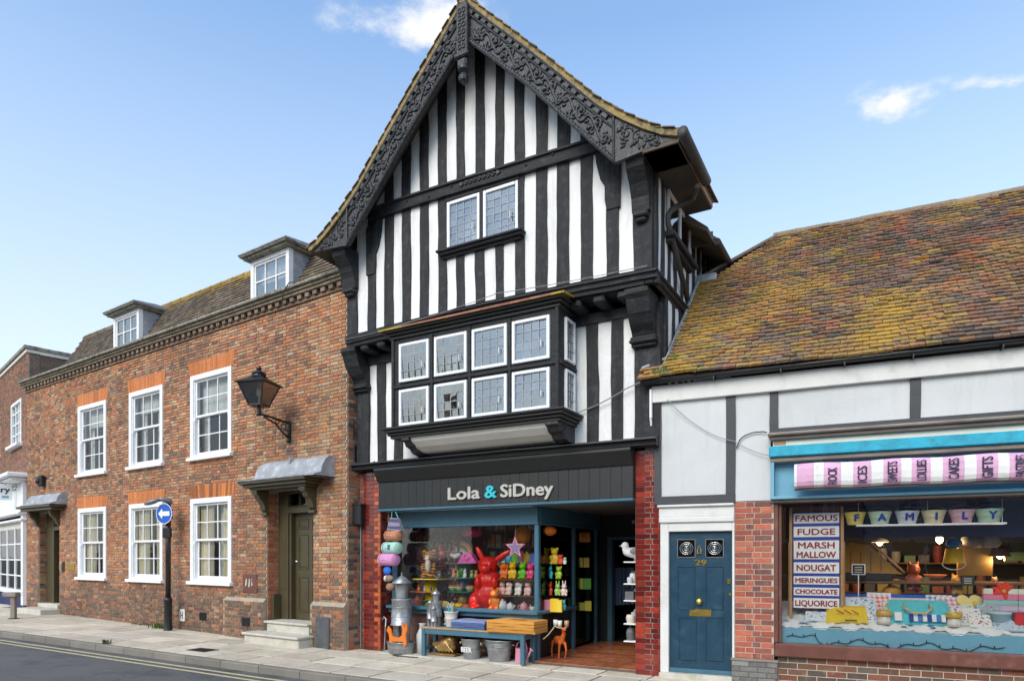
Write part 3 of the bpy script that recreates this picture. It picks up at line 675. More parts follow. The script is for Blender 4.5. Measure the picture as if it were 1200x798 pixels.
for r in range(nr+1):
    u = ru+(.08 if r % 2 else 0)-.03
    while u < .02:
        c0 = Vector((u, rd0, rz0))+sl*(r*.10); w = .158
        if not any(a < u+.08 < b and c0.z < 8.05 for a, b in DORM):
            lift = .044+rt.uniform(0, .010); v = rt.uniform(.7, 1.2); mossy = rt.random() < max(0, (r-nr+3.5)/4)*max(0, min(1, (u+9.5)/2))
            cc = (.30*v, .19*v, .04*v) if mossy else tuple(x*v for x in rt.choice([(.17, .13, .095), (.14, .115, .09), (.20, .14, .10), (.22, .18, .12)]))
            p = [c0-sl*.015, c0-sl*.015+Vector((w, 0, 0)), c0+sl*.13+Vector((w, 0, 0)), c0+sl*.13]
            b = [q+nn*.012 for q in p[:2]]+[q-nn*.0 for q in p[2:]]; t = [q+nn*lift for q in p[:2]]+[q+nn*.010 for q in p[2:]]
            m.quads([*b, *t], [(4, 5, 6, 7), (0, 1, 5, 4), (0, 4, 7, 3), (1, 2, 6, 5)], cc)
        u += .165
m.build('roof_tile', 'brick_attr', roof, kind='stuff')
m = MB(); u = ru
while u < .0:
    v = rt.uniform(.7, 1.2); y = u > -10.5
    m.lathe([(.10, 0), (.105, .43)], n=10, c=((.31*v, .20*v, .04*v) if y else (.2*v, .15*v, .1*v)), M=Matrix.Translation((u, rd1+.03, rz1-.03)) @ Matrix.Rotation(R_(90), 4, 'Y')); u += .45
m.build('ridge_tile', 'brick_attr', roof, kind='stuff')
for i, (a, b) in enumerate(DORM):
    ztop = 8.09; yf = .36
    dm = MB(); w = b-a
    dm.bbox(a, a+.10, yf, yf+.12, 6.95, ztop, .006); dm.bbox(b-.10, b, yf, yf+.12, 6.95, ztop, .006); dm.bbox(a+.1, b-.1, yf, yf+.12, ztop-.09, ztop, .006); dm.bbox(a+.1, b-.1, yf-.03, yf+.12, 7.16, 7.24, .006)
    x0, x1, z0, z1 = a+.10, b-.10, 7.24, ztop-.09
    dm.bbox(x0, x0+.04, yf+.03, yf+.08, z0, z1, .004); dm.bbox(x1-.04, x1, yf+.03, yf+.08, z0, z1, .004); dm.bbox(x0, x1, yf+.03, yf+.08, z0, z0+.05, .004); dm.bbox(x0, x1, yf+.03, yf+.08, z1-.04, z1, .004)
    for k in (1, 2): x = lerp(x0, x1, k/3); dm.box(x-.013, x+.013, yf+.035, yf+.075, z0+.05, z1-.04)
    zm = (z0+z1)/2; dm.box(x0+.04, x1-.04, yf+.037, yf+.073, zm-.013, zm+.013)
    d = dm.build('dormer', 'white_paint', bh)
    for p in range(3):
        for q in range(2): tilt_pane(d, lerp(x0, x1, p/3), lerp(x0, x1, (p+1)/3), (z0+.05, zm)[q], (zm, z1-.04)[q], yf+.055, 'pane_old', rp)
    c = MB()
    for u in (a+.004, b-.024): MB().prism([(yf+.12, 6.9), (yf+.12, ztop-.01), (1.02, ztop-.01), (rd0+.03, 6.95)], u, u+.02, 'x').build('lead_cheek', 'lead', d)
    c = MB(); c.bbox(a-.09, b+.09, yf-.13, 1.10, ztop, ztop+.045, .008); c.bbox(a-.14, b+.14, yf-.19, 1.12, ztop+.045, ztop+.085, .01); c.build('dormer_cornice', 'coping', d)
    c = MB(); c.prism([(yf-.21, ztop+.085), (yf-.21, ztop+.11), (.75, ztop+.17), (1.14, ztop+.14), (1.14, ztop+.085)], a-.16, b+.16, 'x'); c.build('lead_roof', 'lead', d)
    c = MB(); c.box(a+.05, b-.05, .9, .95, 6.95, 8.08); c.build('dormer_back', 'interior', d)
    if i == 0: c = MB(); c.box(a+.1, b-.1, yf+.2, yf+.21, 7.62, 7.98); c.build('blind', 'blind', d)
m = MB(); m.tube([(-1.55, -.24, 6.60), (-1.5, -.25, 6.8), (-1.35, -.23, 6.97), (-1.1, -.1, 6.98)], .012, 6); m.build('cable', 'iron', bh)

# ================================================================== library building at the left edge
oL = FB.w(UL-.02, 0.02, 0); FL = Frame(oL.x, oL.y, 43.7)
lb = house('library_building', FL, 'brown brick building with white shopfront and library sign beside the brick house')
lops = [(-2.35, -.85, 5.25, 6.62), (-6.4, -4.4, 5.25, 6.62), (-6.6, -.28, -.1, 4.2)]
wall(lops, -9, 0, -.1, 7.85, .012, .3).build('wall', 'mortar', lb)
m = MB(); m.box(-.25, -.003, .302, 8, -.1, 7.84); m.box(-9, -8.8, .302, 8, -.1, 7.84); m.box(-8.8, -.25, 7.8, 8, -.1, 7.84); m.box(-8.8, -.25, .302, 7.8, 7.5, 7.6); m.build('side_wall', 'mortar', lb)
m = MB(); m.box(-8.8, -.26, 1.6, 1.65, 0, 7.5); m.box(-8.8, -.26, .31, 1.6, 4.4, 4.5); m.build('room_wall', 'interior_dark', lb)
mb = MB()
LP = [(.25, .115, .07), (.30, .14, .08), (.22, .12, .08), (.33, .16, .085), (.17, .10, .07)]
for (a, b, c, d) in bond(-9, -.002, .0, 7.85, lops, course=.0755):
    v = rb.uniform(.85, 1.15); k = rb.choice(LP); brick_shape(mb, a, b, c, d, .012, rb.uniform(.010, .015), tuple(x*v for x in k))
reveal_bricks(mb, -.002, .03, 4.5, 6.0, 7.85, 1, [(.16, .11, .085), (.19, .12, .09), (.13, .10, .08)])
mb.build('brick', 'brick_attr', lb, kind='stuff')
m = MB(); m.bbox(-9.1, .06, -.10, .34, 7.95, 8.06, .01); m.bbox(-.29, .06, .34, 8, 7.95, 8.05, .01); m.build('coping', 'coping', lb)
m = MB(); m.bbox(-9, .03, -.05, .3, 7.85, 7.95, .01); m.box(-.26, .03, .3, 8, 7.84, 7.95); m.build('band', 'cream_paint', lb)
for (a, b, z0, z1) in lops[:2]:
    wdw = MB(); fw = .09
    wdw.bbox(a, a+fw, -.03, .1, z0, z1, .006); wdw.bbox(b-fw, b, -.03, .1, z0, z1, .006); wdw.bbox(a+fw, b-fw, -.03, .1, z1-fw, z1, .006); wdw.bbox(a-.1, b+.1, -.16, .1, z0-.10, z0, .01); wdw.bbox(a+fw, b-fw, 0, .1, z0, z0+.06, .006)
    for k in (1, 2): x = lerp(a+fw, b-fw, k/3); wdw.box(x-.03, x+.03, .0, .08, z0+.06, z1-fw)
    for k in (1, 2, 3): z = lerp(z0, z1, k/4); wdw.box(a+fw, b-fw, .01, .07, z-.02, z+.02)
    o = wdw.build('window', 'white_paint', lb); MB().box(a+fw, b-fw, .04, .045, z0+.06, z1-fw).build('pane', 'pane', o)
sf = MB()          # white shopfront: pilaster, cornice, fascia, window grid
sf.bbox(-.42, -.18, -.10, .1, .25, 4.25, .01); sf.bbox(-6.8, -.02, -.52, .1, 4.10, 4.24, .03); sf.bbox(-6.75, -.10, -.40, .1, 4.0, 4.10, .03); sf.bbox(-6.7, -.42, -.04, .1, 3.05, 4.0, .01)
sf.bbox(-6.7, -.14, -.22, .1, 3.0, 3.09, .02); sf.bbox(-6.7, -.14, -.16, .1, 2.80, 2.88, .02); sf.bbox(-6.7, -.20, -.14, .1, .55, .68, .02)
for x in (-5.7, -4.5, -3.2, -1.95, -.9): sf.bbox(x-.03, x+.03, .0, .08, .68, 2.8, .006)
for z in (1.12, 1.62, 2.12, 2.62): sf.box(-6.7, -.42, .01, .07, z-.02, z+.02)
so = sf.build('shopfront', 'white_paint', lb); MB().box(-6.7, -.42, .035, .04, .68, 2.8).build('pane', 'pane', so); MB().box(-6.7, -.2, -.05, .1, -.1, .55).build('stall_riser', 'interior_blue', so)
MB().bbox(-6.7, -.44, .0, .08, 2.62, 2.80, .006).build('panel', 'cream_paint', so)
m = MB(); m.box(-1.55, -1.0, .2, .21, 1.25, 1.6); m.build('notice', 'letter_white', so); MB().box(-3.6, -2.4, .3, .5, .7, 1.3).build('display_board', 'interior_blue', so)
# hanging sign with iron scroll
hs = fthing(FL, 'hanging_sign', 'white hanging board reading Library under the white cornice', 'sign', -1.35, -.72, 3.78, None, R_(90))
hb = MB().bbox(-.62, .56, -.02, .02, -.30, .16, .004).build('board', 'white_paint', hs)
t = text_mesh('lettering', 'Library', .17, 'letter_navy', .004, .006, width=.80); link('lettering', t, hb, (-.30, -.026, -.06))
m = MB(); m.bbox(.30, .48, -.025, -.02, -.24, -.17, .002); m.build('blue_mark', 'shop_blue', hb)
m = MB(); m.tube([(-.66, 0, .22), (.72, 0, .22)], .015, 6); m.tube([(.62+.10*math.cos(t)*(1-t/9), 0, .06+.10*math.sin(t)*(1-t/9)) for t in [k*.5 for k in range(14)]], .012, 5)
for x in (-.5, .4): m.tube([(x, 0, .15), (x, 0, .23)], .01, 5)
m.build('bracket', 'iron', hs)

# ================================================================== timber-framed house with the gift shop
def atu(fr, px, py, u):
    k = (px-CX)/FPX; ox = fr.o[0]+fr.u[0]*u; oy = fr.o[1]+fr.u[1]*u
    d = (k*oy-ox)/(fr.n[0]-k*fr.n[1]); return d, HC+(HY-py)/FPX*(oy+d*fr.n[1])
th = house('timber_house', FM, 'tall black and white timber-framed gabled house over a gift shop')
rm = random.Random(21)
MID = 2.795
RP = [(0, 10.36), (1.0, 9.33), (1.6, 8.69), (2.2, 8.03), (2.6, 7.68), (2.9, 7.46), (3.14, 7.31), (3.34, 7.23)]
def roofz(u): return interp(RP, abs(u-MID))
def plank(mp, a0, a1, y0, y1, z0, z1t, jit=.007, n=None, rnd=rm):
    """upright timber with hand-hewn, slightly wandering edges; z1t gives the top (a function of a) or a number"""
    zt = z1t if callable(z1t) else (lambda a: z1t)
    H = max(zt(a0), zt(a1))-z0; n = n or max(2, int(H/.28)); m = MB(); vs_ = []
    ph = rnd.uniform(0, 6)
    for i in range(n+1):
        t = i/n; j0 = rnd.uniform(-jit, jit)+jit*.8*math.sin(ph+t*4); j1 = rnd.uniform(-jit, jit)+jit*.8*math.sin(ph+1+t*3.3); jy = rnd.uniform(-.004, .004)
        for (a, y) in ((a0+j0, y0+jy), (a1+j1, y0+jy), (a1+j1, y1), (a0+j0, y1)): vs_.append(mp(a, y, lerp(z0, zt(a0 if a < (a0+a1)/2 else a1), t)))
    fs = [(3, 2, 1, 0), tuple(n*4+k for k in range(4))]
    for i in range(n):
        for k in range(4): fs.append((i*4+k, i*4+(k+1) % 4, i*4+4+(k+1) % 4, i*4+4+k))
    return m.quads(vs_, fs)
def infill(mp, a0, a1, y0, y1, z0, z1t, rnd=rm):
    """plaster panel, a little bellied and uneven"""
    zt = z1t if callable(z1t) else (lambda a: z1t); nu = 3; nz = max(3, int((max(zt(a0), zt(a1))-z0)/.22)); m = MB(); vs_ = []; ph = rnd.uniform(0, 9); bl = rnd.uniform(.004, .012)
    for k in range(nz+1):
        for i in range(nu+1):
            a = lerp(a0-.012, a1+.012, i/nu); z = lerp(z0, zt(min(max(a, a0), a1)), k/nz)
            y = y0-bl*math.sin(math.pi*i/nu)+.006*math.sin(ph+z*3.1)+rnd.uniform(-.003, .003); vs_.append(mp(a, y, z))
    fs = [(k*(nu+1)+i, k*(nu+1)+i+1, (k+1)*(nu+1)+i+1, (k+1)*(nu+1)+i) for k in range(nz) for i in range(nu)]
    m.quads(vs_, fs)
    b = [mp(a0-.012, y1, z0), mp(a1+.012, y1, z0), mp(a1+.012, y1, zt(a1)), mp(a0-.012, y1, zt(a0))]; m.poly(b[::-1])
    return m
idm = lambda a, y, z: (a, y, z)
Y2 = -.35; ZJ = 5.66
SPX = [(409.5, 419.3), (432, 441), (451.5, 461.5), (472, 482), (492.8, 502.5), (514.3, 524), (535.6, 545), (557.7, 568.4), (581.4, 591), (604.2, 615.2), (628.4, 641.5), (653.5, 667.5), (681, 695), (711.2, 725.8), (743.3, 765.3)]
ST = [(FM.U(a, Y2), FM.U(b, Y2)) for a, b in SPX]
top2 = lambda u: roofz(u)-.12
GW = (FM.U(524.5, Y2), FM.U(608, Y2)); GZ0 = FM.Z(566, 285, Y2); GZ1 = FM.Z(566, 225, Y2)
for i, (a, b) in enumerate(ST):
    if i in (6, 7, 8):
        plank(idm, a, b, Y2-.025, Y2+.1, ZJ, GZ0-.06).build('stud', 'timber', th); plank(idm, a, b, Y2-.025, Y2+.1, 7.7, top2).build('stud', 'timber', th)
    elif i in (0, 14): plank(idm, a, b, Y2-.04, Y2+.12, ZJ, 7.25).build('corner_post', 'timber', th)
    else: plank(idm, a, b, Y2-.025, Y2+.1, ZJ, top2).build('stud', 'timber', th)
for i in range(len(ST)-1):
    a, b = ST[i][1], ST[i+1][0]
    if i in (5, 6, 7, 8):
        infill(idm, a, b, Y2, Y2+.09, ZJ, GZ0-.05).build('plaster_panel', 'plaster', th); infill(idm, a, b, Y2, Y2+.09, 7.72, top2).build('plaster_panel', 'plaster', th)
    else: infill(idm, a, b, Y2, Y2+.09, ZJ, top2).build('plaster_panel', 'plaster', th)
# shaped brace tops under the bargeboard feet
for (u0, u1, s) in ((ST[1][0]-.02, ST[1][1]+.16, 1), (ST[13][0]-.17, ST[13][1]+.02, -1)):
    P = [(0, 6.75), (1, 6.75), (1, 7.75), (.0, 7.6)] if s > 0 else None
    a, b = (u0, u1) if s > 0 else (u1, u0)
    prof = [(a, 6.70), (lerp(a, b, .52), 6.70), (lerp(a, b, .60), 6.85), (lerp(a, b, .60), 7.05), (lerp(a, b, .78), 7.16), (lerp(a, b, .95), 7.42), (lerp(a, b, 1.0), 7.62), (a, 7.55)]
    if s < 0: prof = prof[::-1]
    MB().prism(prof, Y2-.045, Y2, 'y').build('knee_brace', 'timber', th)
def sweep(path, prof, close=True):
    """profile points (out, dz) carried along path points (u, z); out is towards the street"""
    m = MB(); n = len(prof); vs_ = [(u, -o, z+dz) for (u, z) in path for (o, dz) in prof]; fs = []
    for i in range(len(path)-1):
        for k in range(n): fs.append((i*n+k, (i+1)*n+k, (i+1)*n+(k+1) % n, i*n+(k+1) % n))
    fs.append(tuple(range(n))); fs.append(tuple((len(path)-1)*n+k for k in range(n-1, -1, -1)))
    return m.quads(vs_, fs)
def refine(path, step=.3, jit=.006, rnd=rm):
    out = []
    for (p, q) in zip(path, path[1:]):
        n = max(1, int(abs(q[0]-p[0])/step))
        for i in range(n): out.append((lerp(p[0], q[0], i/n), lerp(p[1], q[1], i/n)+rnd.uniform(-jit, jit)))
    return out+[path[-1]]
# tie beam with carved motif
tie = sweep(refine([(.52, 7.835), (1.7, 7.845), (4.1, 7.79), (4.86, 7.77)], jit=.004), [(.34, 0), (.455, 0), (.46, -.035), (.425, -.045), (.42, -.16), (.44, -.17), (.435, -.20), (.34, -.20)]).build('tie_beam', 'timber_beam', th)
m = MB(); uc = FM.U(562, -.42)
for k in range(-3, 4):
    c = uc+k*.085; m.tube([(c+.038*math.cos(t)*(1-t/11), -.435, 7.73+.036*math.sin(t)*(1-t/11)) for t in [q*.6 for q in range(13)]], .011, 5)
for s in (-1, 1): m.prism([(uc+s*.30, 7.73), (uc+s*.34, 7.765), (uc+s*.40, 7.73), (uc+s*.34, 7.695)], -.445, -.42, 'y')
m.build('carved_scroll', 'carved', tie)
for k in range(9): o = MB().lathe([(.016, 0), (.016, .012), (.008, .018)], n=8, M=Matrix.Translation((.9+k*.46, -.43, 7.73+rm.uniform(-.03, .03))) @ Matrix.Rotation(R_(90), 4, 'X')).build('peg', 'timber', tie)
# jetty bressummer
JP = refine([(.0, 5.665), (1.5, 5.705), (2.965, 5.735), (4.301, 5.722), (5.72, 5.69)], jit=.004)
JPROF = [(.30, 0), (.40, .0), (.485, -.012), (.49, -.045), (.455, -.06), (.45, -.085), (.47, -.095), (.468, -.125), (.43, -.14), (.425, -.19), (.30, -.19)]
jt = sweep(JP, JPROF).build('jetty_beam', 'timber_beam', th)
sweep(refine([(.0, 5.668), (1.5, 5.708), (2.965, 5.738), (4.301, 5.725), (5.72, 5.693)], jit=.003), [(.34, .0), (.34, .012), (.45, .006), (.487, -.004), (.45, .001)]).build('lead_drip', 'lead', th)
m = MB(); m.quads([(5.5+o, y, 5.69+dz) for y in (-.47, 2.2) for (o, dz) in JPROF], []) if False else None
n = len(JPROF); sv = [(5.24+o, y, 5.69+dz-.0) for y in (-.46, .6, 2.4) for (o, dz) in JPROF]; m = MB(); m.quads(sv, [(i*n+k, i*n+(k+1) % n, (i+1)*n+(k+1) % n, (i+1)*n+k) for i in range(2) for k in range(n)]); m.build('side_jetty_beam', 'timber_beam', th)
MB().box(.0, 5.64, -.36, .1, 5.50, 5.53).build('jetty_soffit', 'timber_beam', th)
for u in (.36, .74, 4.46, 4.83, 5.2): m = MB(); m.bbox(u-.09, u+.09, -.40, .0, 5.385, 5.50, .03); m.build('joist_end', 'timber_beam', th)
# first-floor wall
Z1 = 3.44
P1 = [(419.3, 434), (443.2, 452.8), (463, 472.5)]; P2 = [(688, 701.8), (717, 730.7), (745, 774.5)]
L1 = [(FM.U(a), FM.U(b)) for a, b in P1]; L2 = [(FM.U(a), FM.U(b)) for a, b in P2]; BE = FM.U(675.8)
zt1 = 5.24
for k, (a, b) in enumerate(L1+L2): plank(idm, a, b, -.03 if k not in (0, 5) else -.045, .1, Z1, 5.38 if k in (0, 5) else zt1).build('stud' if k not in (0, 5) else 'corner_post', 'timber', th)
for (a, b) in ((L1[0][1], L1[1][0]), (L1[1][1], L1[2][0]), (L1[2][1], L1[2][1]+.32), (BE-.25, L2[0][0]), (L2[0][1], L2[1][0]), (L2[1][1], L2[2][0])): infill(idm, a, b, 0, .09, Z1, zt1).build('plaster_panel', 'plaster', th)
sweep(refine([(L1[0][1], 5.385), (3, 5.40), (L2[2][0], 5.385)], .4, .004), [(-.08, 0), (.05, 0), (.05, -.15), (-.08, -.15)]).build('wall_plate', 'timber_beam', th)
MB().box(1.3, 4.3, .01, .12, Z1-.05, 3.92).build('wall_panel', 'charcoal', th)
# big jetty brackets at the corners
for (a, b) in ((L1[0][0]-.03, L1[0][1]-.0), (L2[2][0]-.02, L2[2][1]-.06)):
    m = MB(); m.prism([(.05, 5.49), (-.42, 5.49), (-.42, 5.42), (-.37, 5.36), (-.30, 5.18), (-.20, 5.04), (-.12, 4.96), (-.09, 4.90), (.05, 4.90)], a, b, 'x')
    m.bbox(a-.02, b+.02, -.13, .05, 4.86, 4.90, .01); m.bbox(a-.035, b+.035, -.16, .05, 4.80, 4.86, .02); m.bbox(a-.015, b+.015, -.11, .05, 4.75, 4.80, .015); m.build('jetty_bracket', 'timber_beam', th)
# brackets under the bargeboard feet
for (a, b) in ((ST[0][0]-.07, ST[0][1]+.03), (ST[14][0]+.0, ST[14][1]-.02)):
    m = MB(); m.prism([(-.30, 7.16), (-.74, 7.16), (-.70, 7.02), (-.56, 6.86), (-.48, 6.70), (-.45, 6.52), (-.30, 6.52)], a, b, 'x'); m.bbox(a+.02, b-.02, -.50, -.3, 6.44, 6.52, .02); m.bbox(a+.05, b-.05, -.47, -.3, 6.38, 6.44, .02)
    m.build('eaves_bracket', 'timber_beam', th)
# ---------------- side wall facing the sweet shop roof
US = 5.64
sidem = lambda a, y, z: (US-y, a, z)
ds = [-.31, -.02, .30, .62, .98, 1.34, 1.70, 2.05, 2.4, 2.75, 3.1, 3.45, 3.8]
for i, d in enumerate(ds):
    plank(sidem, d, d+.13, -.02, .1, 5.66, 7.2).build('stud', 'timber', th)
    if i+1 < len(ds): infill(sidem, d+.13, ds[i+1], 0, .09, 5.66, 7.2).build('plaster_panel', 'plaster', th)
for i, d in enumerate([.12, .48, .85, 1.2, 1.55]):
    plank(lambda a, y, z: (5.65-y, a, z), d, d+.14, -.02, .1, 3.4, 5.6).build('stud', 'timber', th); infill(lambda a, y, z: (5.65-y, a, z), d+.14, d+.38, 0, .09, 3.4, 5.6).build('plaster_panel', 'plaster', th)
MB().box(5.50, 5.628, 1.9, 6.5, 0, 5.6).build('side_wall', 'render', th); MB().box(5.40, 5.54, 0, 6.5, 0, 7.2).build('side_core', 'interior', th); MB().box(0, .12, .1, 6.5, 0, 7.3).build('side_core', 'interior', th); MB().box(0, 5.6, 6.4, 6.5, 0, 7.6).build('back_wall', 'interior', th)
(d0, z0), (d1, z1) = atu(FM, 789, 270, 5.78), atu(FM, 817, 313, 5.78)
sw = MB(); sw.bbox(5.62, 5.80, d0, d1, z0-.06, z0+.02, .012); sw.bbox(5.62, 5.74, d0+.05, d1-.05, z0-.12, z0-.06, .012); s_ = sw.build('side_window_sill', 'timber_beam', th)
sw = MB(); zt = z0+.62
for y in (d0+.08, (d0+d1)/2, d1-.12): sw.bbox(5.66, 5.70, y, y+.05, z0+.02, zt, .006)
sw.bbox(5.66, 5.70, d0+.08, d1-.07, zt, zt+.05, .006); o = sw.build('side_window', 'white_paint', th); MB().box(5.675, 5.68, d0+.1, d1-.1, z0+.02, zt).build('pane', 'pane_old', o)
# ---------------- roof
RD0, RD1 = -.83, 1.12
def rprofile(off):   # roof profile points shifted outwards by off
    pts = [(MID-s, z) for s, z in RP[::-1]]+[(MID+s, z) for s, z in RP[1:]]; out = []
    for i, (u, z) in enumerate(pts):
        p, q = pts[max(i-1, 0)], pts[min(i+1, len(pts)-1)]; t = Vector((q[0]-p[0], q[1]-p[1])).normalized(); out.append((u-t.y*off, z+t.x*off))
    return out
a_, b_ = rprofile(-.01), rprofile(-.09)
def rslab(d0, d1, top, bot):
    m = MB(); n = len(top); vs_ = [(u, d, z) for d in (d0, d1) for (u, z) in top+bot[::-1]]; k = 2*n
    return m.quads(vs_, [tuple(range(k)), tuple(range(2*k-1, k-1, -1))]+[(i, i+k, (i+1) % k+k, (i+1) % k) for i in range(k)])
roof = rslab(RD0+.03, RD1, a_, b_).build('roof', 'soffit', th)
m = MB(); rt = random.Random(4)
for side in (-1, 1):
    pts = [Vector((MID+side*s, 0, z)) for s, z in RP[::-1]]; segs = []
    for p, q in zip(pts, pts[1:]): segs.append((p, q, (q-p).length))
    tot = sum(s[2] for s in segs); r = 0; pos = -.02
    while pos < tot-.03:
        x = max(pos, 0); 
        for p, q, l in segs:
            if x <= l: break
            x -= l
        t = (q-p).normalized(); c = p+t*x if pos >= 0 else p+t*pos; n = Vector((-t.z, 0, t.x)) if side < 0 else Vector((t.z, 0, -t.x))
        if n.z < 0: n = -n
        y = RD0-.02-(.022 if r % 2 else .0)+rt.uniform(-.008, .008)
        ymax = RD1 if side > 0 else RD1
        while y < ymax:
            w = .16; lift = .022+rt.uniform(0, .008); v = rt.uniform(.75, 1.25); cc = tuple(k*v for k in rt.choice([(.20, .13, .08), (.26, .15, .08), (.16, .12, .08), (.30, .21, .09)]))
            A = [c-t*.02, c+t*.14]; P = [A[0]+n*.012, A[0]+n*.012, A[1], A[1], A[0]+n*lift, A[0]+n*lift, A[1]+n*.014, A[1]+n*.014]; yy = (y, y+w-.006, y+w-.006, y)*2
            m.quads([(p_.x, yv, p_.z) for p_, yv in zip(P, yy)], [(4, 5, 6, 7), (0, 1, 5, 4), (1, 2, 6, 5), (3, 0, 4, 7), (2, 3, 7, 6)], cc); y += w
        pos += .105; r += 1
m.build('roof_tile', 'brick_attr', roof, kind='stuff')
m = MB()
for k in range(5): m.lathe([(.11, 0), (.115, .36)], n=10, M=Matrix.Translation((MID, RD0-.03+k*.37, 10.34)) @ Matrix.Rotation(R_(-90), 4, 'X'), c=(.28, .17, .09))
m.build('ridge_tile', 'brick_attr', roof)
n = len(a_); top, bot = rprofile(.012), rprofile(-.075)
m = MB(); j = [rt.uniform(-.004, .004) for _ in top]
m.quads([(u, RD0-.012+jj, z) for (u, z), jj in zip(top, j)]+[(u, RD0-.012+jj, z) for (u, z), jj in zip(bot, j)]+[(u, RD0+.05, z) for u, z in top]+[(u, RD0+.05, z) for u, z in bot],
        [(n+i, n+i+1, i+1, i) for i in range(n-1)]+[(i, i+1, 2*n+i+1, 2*n+i) for i in range(n-1)]+[(3*n+i, 3*n+i+1, n+i+1, n+i) for i in range(n-1)])
m.build('verge_mortar', 'ochre', roof)
# lower rear roof over the back range
RR = [(-.1, 7.3), (MID, 9.6), (5.55, 7.25), (6.05, 6.82), (6.05, 6.74), (5.5, 7.12), (MID, 9.45), (-.1, 7.15)]
MB().prism(RR, RD1-.05, 6.6, 'y').build('rear_roof', 'soffit', th)
m = MB(); rt = random.Random(6)
for r in range(30):
    t = r*.105; p = Vector((6.06, 0, 6.83))+Vector((-.76, 0, .65))*t; y = RD1+.44
    while y < 4.4:
        v = rt.uniform(.75, 1.25); m.box(-.02, .14, 0, .154, .004, .03, tuple(k*v for k in (.24, .16, .09)), Matrix.Translation((p.x, y, p.z)) @ Matrix.Rotation(R_(40), 4, 'Y') @ Matrix.Scale(-1, 4, (1, 0, 0))); y += .16
m.build('roof_tile', 'brick_attr', th, kind='stuff')
m = MB(); m.tube([(6.09, RD1+.42, 6.78), (6.09, 4.5, 6.80)], .055, 10); m.build('rear_gutter', 'gutter_brown', th)
MB().box(5.6, 6.0, RD1+.5, RD1+.53, 6.80, 7.0).build('rear_barge', 'soffit', th)
